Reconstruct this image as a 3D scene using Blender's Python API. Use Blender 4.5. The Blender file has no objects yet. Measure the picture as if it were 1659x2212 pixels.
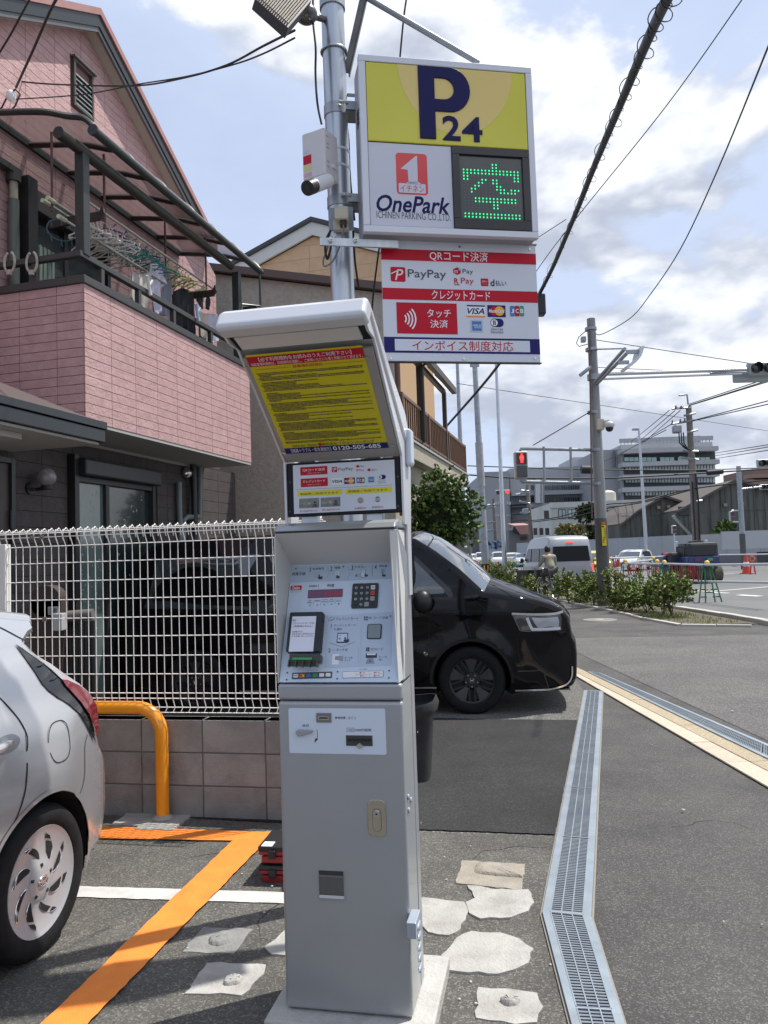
import bpy,bmesh,math,random
import numpy as np
from mathutils import Vector,Matrix
from mathutils.geometry import delaunay_2d_cdt
random.seed(7)
R = random.random
def U(a,b): return a+(b-a)*random.random()
scene = bpy.context.scene
COL = scene.collection
#camera
F = 1662.; CX = 829.5; CY = 1106.; H = 1.6
TH = math.radians(3.24); RO = -.033
_f = np.array([0,math.cos(TH),math.sin(TH)]); _r = np.array([1,0,0.]); _u = np.cross(_r,_f)
cR = math.cos(RO)*_r+math.sin(RO)*_u; cU = math.cos(RO)*_u-math.sin(RO)*_r
CAM = np.array([0,0,H])
cam = bpy.data.cameras.new('camera'); camo = bpy.data.objects.new('camera',cam); COL.objects.link(camo)
cam.sensor_fit = 'VERTICAL'; cam.sensor_height = 24; cam.lens = F/2212*24
cam.clip_start = .05; cam.clip_end = 3000
camo.matrix_world = Matrix(((cR[0],cU[0],-_f[0],0),(cR[1],cU[1],-_f[1],0),(cR[2],cU[2],-_f[2],H),(0,0,0,1)))
scene.camera = camo
#light
SUN = Vector((.40,.17,.90)).normalized()
SKY_STR,SUN_STR,EXPO = .10,4.2,.40
sl = bpy.data.lights.new('sun','SUN'); so = bpy.data.objects.new('sun',sl); COL.objects.link(so)
sl.energy = SUN_STR; sl.angle = math.radians(.6); sl.color = (1,.965,.90)
so.rotation_euler = SUN.to_track_quat('Z','Y').to_euler(); so.location = (20,10,40)
world = bpy.data.worlds.new('World'); scene.world = world; world.use_nodes = True
def build_world():
 nt = world.node_tree; N = nt.nodes; L = nt.links; N.clear()
 out = N.new('ShaderNodeOutputWorld'); bg = N.new('ShaderNodeBackground'); sky = N.new('ShaderNodeTexSky')
 sky.sky_type = 'NISHITA'; sky.sun_disc = False
 sky.sun_elevation = math.asin(SUN.z); sky.sun_rotation = math.atan2(SUN.x,SUN.y)
 sky.air_density = 1.0; sky.dust_density = 1.4; sky.ozone_density = 1.6
 tc = N.new('ShaderNodeTexCoord'); sep = N.new('ShaderNodeSeparateXYZ'); L.new(tc.outputs['Generated'],sep.inputs[0])
 def mth(op,a,b=None,c=None):
  n = N.new('ShaderNodeMath'); n.operation = op
  for i,x in enumerate((a,b,c)):
   if x is None: continue
   if isinstance(x,(int,float)): n.inputs[i].default_value = x
   else: L.new(x,n.inputs[i])
  return n.outputs[0]
 def mr(v,a,b,c=0.,d=1.):
  n = N.new('ShaderNodeMapRange'); n.interpolation_type = 'SMOOTHSTEP'; L.new(v,n.inputs[0])
  for i,x in enumerate((a,b,c,d)): n.inputs[i+1].default_value = x
  return n.outputs[0]
 def noise(vec,sc,det,ro,dist=0):
  n = N.new('ShaderNodeTexNoise'); L.new(vec,n.inputs['Vector']); n.inputs['Scale'].default_value = sc
  n.inputs['Detail'].default_value = det; n.inputs['Roughness'].default_value = ro; n.inputs['Distortion'].default_value = dist
  return n.outputs[0]
 mp = N.new('ShaderNodeMapping'); L.new(tc.outputs['Generated'],mp.inputs[0])
 mp.inputs['Scale'].default_value = (1,1,1.9); mp.inputs['Location'].default_value = (3.3,1.7,.6)
 mp2 = N.new('ShaderNodeMapping'); L.new(tc.outputs['Generated'],mp2.inputs[0])
 mp2.inputs['Scale'].default_value = (1,1,1.9); mp2.inputs['Location'].default_value = (3.36,1.73,.70)
 n1 = noise(mp.outputs[0],2.7,9,.55,.15); n2 = noise(mp2.outputs[0],2.7,5,.55,.15)
 n3 = noise(mp.outputs[0],1.1,3,.5)
 # the sky is cloudier towards the east (right of the street) and low down
 side = mr(sep.outputs['X'],-.20,.45,-.12,.078)
 low = mr(sep.outputs['Z'],.55,.0,-.03,.05)
 cov = mth('ADD',mth('ADD',n1,side),mth('ADD',low,mth('MULTIPLY',mth('SUBTRACT',n3,.5),.5)))
 mask = mr(cov,.50,.562)
 veil = mr(cov,.25,.60,.66,.85)
 shade = mr(mth('SUBTRACT',n1,n2),-.07,.09)
 cr = N.new('ShaderNodeMix'); cr.data_type = 'RGBA'; L.new(shade,cr.inputs[0])
 cr.inputs[6].default_value = (4.0,4.4,5.3,1); cr.inputs[7].default_value = (8.3,8.5,8.9,1)
 vm = N.new('ShaderNodeMix'); vm.data_type = 'RGBA'; L.new(veil,vm.inputs[0]); L.new(sky.outputs[0],vm.inputs[6]); vm.inputs[7].default_value = (5.4,6.2,8.0,1)
 mx = N.new('ShaderNodeMix'); mx.data_type = 'RGBA'; L.new(mth('MULTIPLY',mask,.92),mx.inputs[0]); L.new(vm.outputs[2],mx.inputs[6]); L.new(cr.outputs[2],mx.inputs[7])
 L.new(mx.outputs[2],bg.inputs[0]); bg.inputs[1].default_value = SKY_STR; L.new(bg.outputs[0],out.inputs[0])
build_world()
vs = scene.view_settings; vs.view_transform = 'Standard'; vs.look = 'None'; vs.gamma = 1; vs.exposure = EXPO; vs.use_curve_mapping = False
#measuring helpers (turn a bearing into a point on a real plane)
def ray(x,y): return _f+(x-CX)/F*cR-(y-CY)/F*cU
def G(x,y,z=0.):
 d = ray(x,y); return Vector(CAM+d*((z-H)/d[2]))
def PY(x,y,yy):
 d = ray(x,y); return Vector(CAM+d*(yy/d[1]))
KK = dict(D=(0,0,1),t1=(1344.1,740.6,.18981),t2=(1234.4,685.8,.14881),t3=(1316.6,1179.5,.20634),t4=(1014.9,1124.6,.13227),t5=(1097.2,0,.33861),c1=(0,0,.36377),c2=(0,548.6,.36377),c3=(548.6,0,.39683),c4=(466.3,603.5,.28109),m1=(576,1097.2,.21495),m2=(576,1481.2,.33048),f3=(0,1097.2,.38029),f4=(0,1316.7,.40468),v1=(850.3,1042.3,.28109),s2=(987.5,658.3,.40476),s3=(1014.9,1069.8,.38822),g4=(877.8,1481.2,.47089),z1=(1124.6,1124.6,.14881),z2=(1261.8,877.8,.23942),z3=(987.5,960.1,.19841),z4=(493.7,438.9,.33472),z5=(82.3,384,.26455),y1=(0,384,.16534),y2=(0,795.5,.33068),y3=(795.5,740.6,.22317),y4=(548.6,0,.17361))
def K(c,x,y): a = KK[c]; return a[0]+a[2]*x,a[1]+a[2]*y
class Fr:
 """upright local frame: X = right/outward, Y = away, rotated th degrees about Z"""
 def __init__(s,o,th,z=0.):
  a = math.radians(th); s.th = a; s.o = np.array([o[0],o[1],z]); s.x = np.array([math.cos(a),math.sin(a),0]); s.y = np.array([-math.sin(a),math.cos(a),0])
  s.M = Matrix.Translation(Vector(s.o)) @ Matrix.Rotation(a,4,'Z')
 def onY(s,x,y,v=0.,c='D'):
  x,y = K(c,x,y); d = ray(x,y); t = np.dot(s.y,s.o+s.y*v-CAM)/np.dot(s.y,d); p = CAM+d*t-s.o; return float(p@s.x),float(p[2])
 def onX(s,x,y,v=0.,c='D'):
  x,y = K(c,x,y); d = ray(x,y); t = np.dot(s.x,s.o+s.x*v-CAM)/np.dot(s.x,d); p = CAM+d*t-s.o; return float(p@s.y),float(p[2])
 def w(s,x,y,z): return s.M @ Vector((x,y,z))
#materials
MATS = {}
def mat(name,c=None,c2=None,sc=8.,rough=.6,metal=0.,bump=0.,bsc=60.,rnd=0.,coat=0.,det=4,emit=0.,alpha=1.,trans=0.,spec=None,lo=.35,hi=.65,stretch=None,dirt=0.,dsc=2.,dcol=(.05,.045,.04),spk=0.,spsc=250.,ior=None):
 if name in MATS: return MATS[name]
 m = bpy.data.materials.new(name); m.use_nodes = True; MATS[name] = m
 nt = m.node_tree; N = nt.nodes; L = nt.links; b = N['Principled BSDF']
 b.inputs['Roughness'].default_value = rough; b.inputs['Metallic'].default_value = metal
 b.inputs['Base Color'].default_value = (*c,1)
 if coat: b.inputs['Coat Weight'].default_value = coat; b.inputs['Coat Roughness'].default_value = .04
 if spec is not None: b.inputs['Specular IOR Level'].default_value = spec
 if ior: b.inputs['IOR'].default_value = ior
 if trans: b.inputs['Transmission Weight'].default_value = trans
 if alpha < 1: b.inputs['Alpha'].default_value = alpha
 if emit: b.inputs['Emission Color'].default_value = (*c,1); b.inputs['Emission Strength'].default_value = emit
 tc = N.new('ShaderNodeTexCoord'); vec = tc.outputs['Object']
 if rnd or c2 or dirt or spk:
  oi = N.new('ShaderNodeObjectInfo')
  if rnd:
   ad = N.new('ShaderNodeVectorMath'); ad.operation = 'ADD'; L.new(vec,ad.inputs[0])
   ml = N.new('ShaderNodeMath'); ml.operation = 'MULTIPLY'; L.new(oi.outputs['Random'],ml.inputs[0]); ml.inputs[1].default_value = 37.; L.new(ml.outputs[0],ad.inputs[1]); vec = ad.outputs[0]
 if stretch:
  mp = N.new('ShaderNodeMapping'); L.new(vec,mp.inputs[0]); mp.inputs['Scale'].default_value = stretch; vec = mp.outputs[0]
 def noise(s,d=det,r=.6):
  n = N.new('ShaderNodeTexNoise'); L.new(vec,n.inputs['Vector']); n.inputs['Scale'].default_value = s; n.inputs['Detail'].default_value = d; n.inputs['Roughness'].default_value = r; return n.outputs[0]
 def mrr(v,a,b_,c_=0.,d=1.):
  n = N.new('ShaderNodeMapRange'); L.new(v,n.inputs[0])
  for i,x in enumerate((a,b_,c_,d)): n.inputs[i+1].default_value = x
  return n.outputs[0]
 def mix(f,a,bb,typ='MIX'):
  n = N.new('ShaderNodeMix'); n.data_type = 'RGBA'; n.blend_type = typ
  for i,x in ((0,f),(6,a),(7,bb)):
   if isinstance(x,(int,float)): n.inputs[i].default_value = x
   elif isinstance(x,tuple): n.inputs[i].default_value = (*x,1)
   else: L.new(x,n.inputs[i])
  return n.outputs[2]
 col = c
 if c2: col = mix(mrr(noise(sc),lo,hi),c,c2)
 if spk:
  v = N.new('ShaderNodeTexVoronoi'); L.new(vec,v.inputs['Vector']); v.inputs['Scale'].default_value = spsc
  s2 = N.new('ShaderNodeSeparateColor'); L.new(v.outputs['Color'],s2.inputs[0])
  col = mix(mrr(s2.outputs[0],.0,1.,1-spk,1+spk),(0.,0.,0.),col) if False else col
  g = N.new('ShaderNodeMix'); g.data_type = 'RGBA'; g.blend_type = 'MULTIPLY'; g.inputs[0].default_value = 1
  if isinstance(col,tuple): g.inputs[6].default_value = (*col,1)
  else: L.new(col,g.inputs[6])
  cb = N.new('ShaderNodeCombineColor')
  p = N.new('ShaderNodeMath'); p.operation = 'POWER'; L.new(s2.outputs[0],p.inputs[0]); p.inputs[1].default_value = 4.
  q = mrr(p.outputs[0],0.,1.,1-spk*.45,1+spk*3.0)
  for i in range(3): L.new(q,cb.inputs[i])
  L.new(cb.outputs[0],g.inputs[7]); col = g.outputs[2]
 if dirt: col = mix(mrr(noise(dsc,5,.65),.48,.72,0,dirt),col,dcol)
 if rnd:
  q = mrr(oi.outputs['Random'],0,1,1-rnd,1+rnd)
  cb = N.new('ShaderNodeCombineColor')
  for i in range(3): L.new(q,cb.inputs[i])
  col = mix(1.,col,cb.outputs[0],'MULTIPLY')
 if not isinstance(col,tuple): L.new(col,b.inputs['Base Color'])
 if bump:
  bp = N.new('ShaderNodeBump'); bp.inputs['Strength'].default_value = min(1,bump); bp.inputs['Distance'].default_value = .004*max(1,bump)
  L.new(noise(bsc,3),bp.inputs['Height']); L.new(bp.outputs[0],b.inputs['Normal'])
 return m
M = mat
#mesh helpers
class MB:
 def __init__(s): s.v = []; s.f = []; s.mi = []; s.mats = []; s.cm = 0
 def use(s,m):
  if m not in s.mats: s.mats.append(m)
  s.cm = s.mats.index(m); return s
 def add(s,vs,fs):
  n = len(s.v); s.v += [tuple(v) for v in vs]; s.f += [tuple(n+i for i in f) for f in fs]; s.mi += [s.cm]*len(fs); return s
 def box(s,x0,y0,z0,x1,y1,z1,fr=None):
  if x0 > x1: x0,x1 = x1,x0
  if y0 > y1: y0,y1 = y1,y0
  if z0 > z1: z0,z1 = z1,z0
  v = [(x,y,z) for z in (z0,z1) for y in (y0,y1) for x in (x0,x1)]
  if fr: v = [fr @ Vector(q) for q in v]
  return s.add(v,[(0,2,3,1),(4,5,7,6),(0,1,5,4),(2,6,7,3),(0,4,6,2),(1,3,7,5)])
 def face(s,pts): return s.add(pts,[tuple(range(len(pts)))])
 def prism(s,pts,vec):
  n = len(pts); vec = Vector(vec); a = [Vector(p) for p in pts]; nn = Vector((0,0,0))
  for i in range(n): nn += a[i].cross(a[(i+1) % n])
  if nn.dot(vec) > 0: a = a[::-1]
  fs = [tuple(range(n)),tuple(range(2*n-1,n-1,-1))]+[((i+1) % n,i,i+n,(i+1) % n+n) for i in range(n)]
  return s.add(a+[p+vec for p in a],fs)
 def tube(s,pts,r,n=8,closed=False,cap=True):
  pts = [Vector(p) for p in pts]; m = len(pts); rs = r if isinstance(r,(list,tuple)) else [r]*m
  t0 = (pts[1]-pts[0]).normalized(); up = Vector((0,0,1)) if abs(t0.z) < .9 else Vector((1,0,0))
  a = t0.cross(up).normalized(); vs = []
  for i in range(m):
   if closed: t = pts[(i+1) % m]-pts[i-1]
   else: t = pts[min(i+1,m-1)]-pts[max(i-1,0)]
   t.normalize(); a = (a-t*a.dot(t)).normalized(); b = t.cross(a)
   for j in range(n):
    q = 2*math.pi*j/n; vs.append(pts[i]+(a*math.cos(q)+b*math.sin(q))*rs[i])
  fs = []
  for i in range(m if closed else m-1):
   k = (i+1) % m
   for j in range(n): fs.append((i*n+j,i*n+(j+1) % n,k*n+(j+1) % n,k*n+j))
  if cap and not closed: fs += [tuple(range(n-1,-1,-1)),tuple(range((m-1)*n,m*n))]
  return s.add(vs,fs)
 def cyl(s,p0,p1,r0,r1=None,n=16,cap=True): return s.tube([p0,p1],[r0,r0 if r1 is None else r1],n,cap=cap)
 def lathe(s,prof,o=(0,0,0),ax='Z',n=24,sgn=1):
  vs = []; fs = []; m = len(prof)
  for r,h in prof:
   for j in range(n):
    q = 2*math.pi*j/n; c_,s_ = r*math.cos(q),r*math.sin(q)
    p = (c_,s_,h*sgn) if ax == 'Z' else ((c_,h*sgn,s_) if ax == 'Y' else (h*sgn,c_,s_))
    vs.append((o[0]+p[0],o[1]+p[1],o[2]+p[2]))
  for i in range(m-1):
   for j in range(n): fs.append((i*n+j,i*n+(j+1) % n,(i+1)*n+(j+1) % n,(i+1)*n+j))
  return s.add(vs,fs)
 def ball(s,c,r,sx=1,sy=1,sz=1,n=12,m=8):
  prof = [(max(1e-4,r*math.sin(math.pi*i/m)),-r*math.cos(math.pi*i/m)) for i in range(m+1)]
  k = len(s.v); s.lathe(prof,(0,0,0),'Z',n)
  for i in range(k,len(s.v)):
   v = s.v[i]; s.v[i] = (c[0]+v[0]*sx,c[1]+v[1]*sy,c[2]+v[2]*sz)
  return s
 def mesh(s,name):
  me = bpy.data.meshes.new(name); me.from_pydata(s.v,[],s.f)
  for m in s.mats: me.materials.append(m)
  if s.mats: me.polygons.foreach_set('material_index',s.mi)
  me.update(); return me
def root_matrix(o):
 m = Matrix.Identity(4)
 while o is not None:
  m = RM.get(o.name,Matrix.Identity(4)) @ m; o = o.parent
 return m
RM = {}
def obj(name,mb,m=None,parent=None,world=False,bevel=0,smooth=None,seg=2,stuff=False,label=None,solid=0):
 if m is not None and not mb.mats: mb.use(m); mb.mi = [0]*len(mb.f)
 if world and parent is not None:
  inv = root_matrix(parent).inverted(); mb.v = [tuple(inv @ Vector(v)) for v in mb.v]
 me = mb.mesh(name)
 if smooth is not None:
  bm = bmesh.new(); bm.from_mesh(me); bmesh.ops.recalc_face_normals(bm,faces=bm.faces) if smooth >= 0 else None
  lim = math.radians(abs(smooth))
  for f in bm.faces: f.smooth = True
  for e in bm.edges:
   if len(e.link_faces) != 2 or e.calc_face_angle(0) > lim: e.smooth = False
  bm.to_mesh(me); bm.free()
 o = bpy.data.objects.new(name,me); COL.objects.link(o)
 if parent is not None: o.parent = parent
 if bevel:
  b = o.modifiers.new('bevel','BEVEL'); b.width = bevel; b.segments = seg; b.limit_method = 'ANGLE'; b.angle_limit = math.radians(40); b.harden_normals = False
  for p in me.polygons: p.use_smooth = False
 if solid:
  q = o.modifiers.new('thick','SOLIDIFY'); q.thickness = solid
 if stuff: o['kind'] = 'stuff'
 if label: o['label'] = label
 return o
def tag(o,label=None,cat=None,group=None,kind=None):
 if label: o['label'] = label
 if cat: o['category'] = cat
 if group: o['group'] = group
 if kind: o['kind'] = kind
 return o
def thing(name,fr,label,cat,group=None):
 """empty at the base of a thing; fr = Fr or location"""
 o = bpy.data.objects.new(name,None); COL.objects.link(o); o.empty_display_size = .1
 mx = fr.M.copy() if isinstance(fr,Fr) else Matrix.Translation(Vector(fr))
 o.matrix_world = mx; RM[o.name] = mx
 return tag(o,label,cat,group)
def dup(root,mx,label=None,group=None):
 r = root.copy(); COL.objects.link(r); r.matrix_world = mx; RM[r.name] = mx
 if label: r['label'] = label
 if group: r['group'] = group
 def rec(a,b):
  for ch in list(a.children):
   c = ch.copy(); COL.objects.link(c); c.parent = b; rec(ch,c)
 rec(root,r); return r
def piece(name,me,parent,loc=(0,0,0),rot=None,scale=None):
 o = bpy.data.objects.new(name,me); COL.objects.link(o); o.parent = parent; o.location = loc
 if rot: o.rotation_euler = rot
 if scale: o.scale = scale
 return o
FC = {}
def text_mesh(t,bold=0.,shear=0.):
 bold = min(bold,.003 if any(ord(c) > 0x2000 for c in t) else .02); key = (t,bold,shear)
 if key in FC: return FC[key]
 c = bpy.data.curves.new('tmp','FONT'); c.body = t; c.resolution_u = 3; c.offset = bold; c.shear = shear
 o = bpy.data.objects.new('tmp',c); COL.objects.link(o)
 dg = bpy.context.evaluated_depsgraph_get(); dg.update()
 me = bpy.data.meshes.new_from_object(o.evaluated_get(dg))
 v = [(q.co.x,q.co.y) for q in me.vertices]; f = [tuple(p.vertices) for p in me.polygons]
 bpy.data.objects.remove(o); bpy.data.curves.remove(c); bpy.data.meshes.remove(me)
 xs = [p[0] for p in v] or [0]; ys = [p[1] for p in v] or [0]
 FC[key] = (v,f,min(xs),max(xs),min(ys),max(ys)); return FC[key]
class Face:
 """flat print on a plane given in a thing's local space: o = origin, ux, uv = axes, n towards the viewer"""
 def __init__(s,fr,o,ux,uv,c='D',step=.0006):
  s.fr = fr; s.o = Vector(o); s.ux = Vector(ux).normalized(); s.uv = Vector(uv).normalized(); s.n = s.ux.cross(s.uv); s.c = c; s.mb = MB(); s.lay = step; s.step = step
  mx = fr.M; s.wo = mx @ s.o; r = mx.to_3x3(); s.wx = r @ s.ux; s.wv = r @ s.uv; s.wn = r @ s.n
 def p(s,x,y):
  x,y = K(s.c,x,y); d = Vector(ray(x,y)); ca = Vector(CAM)
  t = s.wn.dot(s.wo-ca)/s.wn.dot(d); q = ca+d*t-s.wo; return q.dot(s.wx),q.dot(s.wv)
 def to(s,u,v,h=None): return s.o+s.ux*u+s.uv*v+s.n*(s.lay if h is None else h)
 def layer(s,k): s.lay = s.step*k; return s
 def poly(s,uv,m): s.mb.use(m); s.mb.face([s.to(*q) for q in uv]); return s
 def rect(s,x0,y0,x1,y1,m,px=True):
  if px:
   a,b = s.p(x0,y0); c,d = s.p(x1,y1)
  else: a,b,c,d = x0,y0,x1,y1
  a,c = min(a,c),max(a,c); b,d = min(b,d),max(b,d)
  return s.poly([(a,b),(c,b),(c,d),(a,d)],m)
 def rrect(s,x0,y0,x1,y1,r,m,px=True):
  if px:
   a,b = s.p(x0,y0); c,d = s.p(x1,y1)
  else: a,b,c,d = x0,y0,x1,y1
  a,c = min(a,c),max(a,c); b,d = min(b,d),max(b,d); pts = []
  for cx,cy,q0 in ((c-r,d-r,0),(a+r,d-r,90),(a+r,b+r,180),(c-r,b+r,270)):
   for i in range(5):
    q = math.radians(q0+i*22.5); pts.append((cx+r*math.cos(q),cy+r*math.sin(q)))
  return s.poly(pts,m)
 def disc(s,x,y,r,m,px=True,n=20,sx=1.):
  u,v = s.p(x,y) if px else (x,y)
  return s.poly([(u+r*sx*math.cos(2*math.pi*i/n),v+r*math.sin(2*math.pi*i/n)) for i in range(n)],m)
 def line(s,x0,y0,x1,y1,w,m,px=True):
  a = Vector(s.p(x0,y0) if px else (x0,y0)); b = Vector(s.p(x1,y1) if px else (x1,y1)); d = (b-a).normalized(); q = Vector((-d.y,d.x))*w/2
  return s.poly([a+q,a-q,b-q,b+q],m)
 def text(s,t,x0,y0,x1,y1,m,bold=0.,shear=0.,px=True,keep=False):
  """fit text in the rectangle"""
  v,f,a0,a1,b0,b1 = text_mesh(t,bold,shear)
  if px:
   u0,w0 = s.p(x0,y0); u1,w1 = s.p(x1,y1)
  else: u0,w0,u1,w1 = x0,y0,x1,y1
  u0,u1 = min(u0,u1),max(u0,u1); w0,w1 = min(w0,w1),max(w0,w1)
  if t == '1': u0,u1 = (u0+u1)/2-(u1-u0)*.22,(u0+u1)/2+(u1-u0)*.22
  kx = (u1-u0)/(a1-a0); ky = (w1-w0)/(b1-b0)
  if keep: kx = ky
  s.mb.use(m); s.mb.add([s.to(u0+(p-a0)*kx,w0+(q-b0)*ky) for p,q in v],f); return s
 def done(s,name,parent,label=None):
  o = obj(name,s.mb,None,parent,label=label); return o
def catmull(pts,n=6):
 pts = [Vector(p) for p in pts]; out = []
 for i in range(len(pts)-1):
  p0 = pts[max(i-1,0)]; p1 = pts[i]; p2 = pts[i+1]; p3 = pts[min(i+2,len(pts)-1)]
  for j in range(n):
   t = j/n; out.append(.5*((2*p1)+(-p0+p2)*t+(2*p0-5*p1+4*p2-p3)*t*t+(-p0+3*p1-3*p2+p3)*t**3))
 out.append(pts[-1]); return out
def sag(a,b,d,n=16):
 a = Vector(a); b = Vector(b); return [a.lerp(b,i/n)-Vector((0,0,4*d*(i/n)*(1-i/n))) for i in range(n+1)]
def conform(poly,f,step=.12,holes=()):
 """triangulate a 2D outline with inner grid points, return 3D verts via f(u,z) and faces"""
 pts = [Vector((p[0],p[1])) for p in poly]; faces = [list(range(len(pts)))]
 edges = [(i,(i+1) % len(pts)) for i in range(len(pts))]
 x0 = min(p.x for p in pts); x1 = max(p.x for p in pts); y0 = min(p.y for p in pts); y1 = max(p.y for p in pts)
 def inside(x,y):
  c = False; n = len(poly)
  for i in range(n):
   a = pts[i]; b = pts[i-1]
   if (a.y > y) != (b.y > y) and x < (b.x-a.x)*(y-a.y)/(b.y-a.y)+a.x: c = not c
  return c
 base = list(pts); x = x0+step*.5
 while x < x1:
  y = y0+step*.5
  while y < y1:
   if inside(x,y) and min((Vector((x,y))-q).length for q in base) > step*.3: pts.append(Vector((x,y)))
   y += step
  x += step
 vv,_,ff,*_ = delaunay_2d_cdt(pts,edges,[],0,1e-6)
 out = []
 for t in ff:
  cx = sum(vv[i].x for i in t)/len(t); cy = sum(vv[i].y for i in t)/len(t)
  k = False; n = len(base)
  for i in range(n):
   a = base[i]; b = base[i-1]
   if (a.y > cy) != (b.y > cy) and cx < (b.x-a.x)*(cy-a.y)/(b.y-a.y)+a.x: k = not k
  if k: out.append(tuple(t))
 return [f(p.x,p.y) for p in vv],out
#shared materials
WHITE = M('white_print',(.78,.79,.80),rough=.4)
BOARDW = M('white_board',(.62,.65,.72),rough=.35)
RED = M('red_print',(.50,.010,.028),rough=.45,spec=.2)
NAVY = M('navy_print',(.018,.014,.13),rough=.45,spec=.2)
BLACK = M('black_print',(.010,.010,.013),rough=.5,spec=.2)
DGREY = M('dark_grey_print',(.06,.065,.08),rough=.45)
MGREY = M('mid_grey_print',(.28,.31,.36),rough=.5)
LGREY = M('light_grey_print',(.5,.54,.62),rough=.5)
YEL = M('yellow_print',(.70,.62,.0),rough=.45)
BLUEP = M('blue_print',(.05,.17,.45),rough=.4)
ORANGEP = M('orange_print',(.85,.25,.02),rough=.4)
GREENP = M('green_print',(.02,.30,.12),rough=.4)
CYANP = M('cyan_print',(.10,.50,.80),rough=.4)
GALV = M('galvanised_steel',(.42,.45,.48),(.56,.59,.62),sc=3,rough=.33,metal=.85,stretch=(6,6,.8),dirt=.12)
GALVD = M('dull_galvanised_steel',(.28,.31,.34),(.38,.41,.44),sc=6,rough=.5,metal=.6,dirt=.3,dcol=(.12,.11,.10))
STEEL = M('bright_steel',(.62,.62,.62),rough=.25,metal=1.)
SILVP = M('silver_paint',(.36,.375,.39),(.385,.40,.415),sc=900,rough=.36,metal=.45,coat=.15,dirt=.10,dsc=4,dcol=(.22,.22,.21))
BLKPL = M('black_plastic',(.014,.014,.016),rough=.42)
RUBBER = M('rubber',(.013,.013,.014),(.02,.02,.021),sc=30,rough=.8,bump=.3,bsc=200)
CABLE = M('black_cable',(.012,.012,.014),rough=.6)
CONC = M('concrete',(.34,.33,.31),(.43,.42,.395),sc=7,rough=.9,bump=.5,bsc=90,dirt=.35,dsc=5,dcol=(.18,.17,.155),rnd=.08)
GLASSD = M('dark_glass',(.012,.015,.018),rough=.04,spec=.6,coat=.3)
#GROUND
ASP_NEW = M('new_asphalt',(.055,.053,.051),(.088,.085,.08),sc=1.1,rough=.92,bump=1.6,bsc=150,spk=.38,spsc=160,dirt=.35,dsc=.7,dcol=(.105,.10,.093))
ASP_OLD = M('old_asphalt',(.085,.080,.071),(.125,.118,.104),sc=2.2,rough=.92,bump=2.2,bsc=120,spk=.38,spsc=150,dirt=.5,dsc=1.3,dcol=(.05,.048,.045))
ASP_DARK = M('dark_asphalt_patch',(.016,.0155,.0155),(.027,.026,.026),sc=1.6,rough=.88,bump=1.3,bsc=160,spk=.4,spsc=130)
ASP_DRIVE = M('driveway_asphalt',(.10,.096,.088),(.13,.125,.115),sc=1.5,rough=.92,bump=1.4,bsc=140,spk=.5,spsc=110)
ROADM = M('road_asphalt',(.12,.12,.118),(.15,.15,.147),sc=.35,rough=.9,bump=.8,bsc=60,dirt=.3,dsc=.25,dcol=(.075,.073,.07))
def sheet(name,pts,m,z,th=None,parent=None,kind='structure',label=None,ragged=0.):
 p = [Vector((q[0],q[1],z)) for q in pts]
 if ragged:
  o2 = []
  for i,a in enumerate(p):
   b = p[(i+1) % len(p)]; n = max(1,int((b-a).length/.035)); d = (b-a).normalized(); s = Vector((-d.y,d.x,0))
   o2.append(a)
   for k in range(1,n): o2.append(a.lerp(b,k/n)+s*U(-ragged,ragged))
  p = o2
 mb = MB().use(m)
 if th: mb.prism(p,(0,0,-th))
 else:
  a2 = sum(p[i].x*p[(i+1) % len(p)].y-p[(i+1) % len(p)].x*p[i].y for i in range(len(p)))
  if a2 < 0: p = p[::-1]
  mb.face(p)
 o = obj(name,mb,None,parent,label=label)
 if kind and parent is None: o['kind'] = kind
 return o
road = sheet('road',[(-400,-60),(900,-60),(900,1500),(-400,1500)],ROADM,-.12)
kerbline = [(7.4,-12),(7.42,16.5),(7.3,19),(7.0,24),(6.75,30),(7.3,42),(9.0,55),(14,85),(24,140)]
pavement = sheet('pavement',[(-60,-12)]+kerbline+[(-60,140)],ASP_NEW,0,th=.4)
def GG(c,pts,z=0.): return [G(*K(c,*q),z) for q in pts]
dL = [G(1262,1496),G(*K('g4',625,1065))]; dR = [G(1302,1498),G(*K('g4',850,1087))]
dL.append(G(*K('g4',740,1510))); dR.append(G(*K('g4',985,1525)))
for q in (dL,dR): q.append(q[2]+(q[2]-q[1])*3.2)
parking = sheet('parking_ground',[(-9,-3),(dL[3].x,dL[3].y),(dL[1].x,dL[1].y),(dL[0].x,dL[0].y),(2.33,9.9),(2.28,12.5),(-9,14.3)],ASP_DRIVE,.004)
old = sheet('parking_asphalt',[(-9,-3),(dL[3].x,dL[3].y),(dL[1].x,dL[1].y)]+[tuple(G(*q)[:2]) for q in ((1198,1810),(1100,1806),(1000,1803),(915,1800))]+[(-.6,4.72),(-1.8,4.98),(-9,6.3)],ASP_OLD,.008)
patch = sheet('asphalt_patch',[tuple(G(*q)[:2]) for q in ((1199,1807),(1100,1803),(1000,1799),(915,1796),(760,1788))]+[(-3.4,5.4),(-3.6,8.0)]+[tuple(G(*q)[:2]) for q in ((935,1553),(1050,1556),(1150,1557),(1248,1558))],ASP_DARK,.012,ragged=.006)
# wedge of older asphalt across the pavement and the newer strip by the hedge
sheet('pavement_joint',[(2.9,12.6),(3.2,14.0),(7.2,13.4),(7.4,12.2),(7.3,4),(3.1,4),(3.05,6)],M('pavement_older_asphalt',(.085,.082,.078),(.115,.11,.104),sc=.9,rough=.92,bump=1.2,bsc=150,spk=.45,spsc=120),.004)
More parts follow.
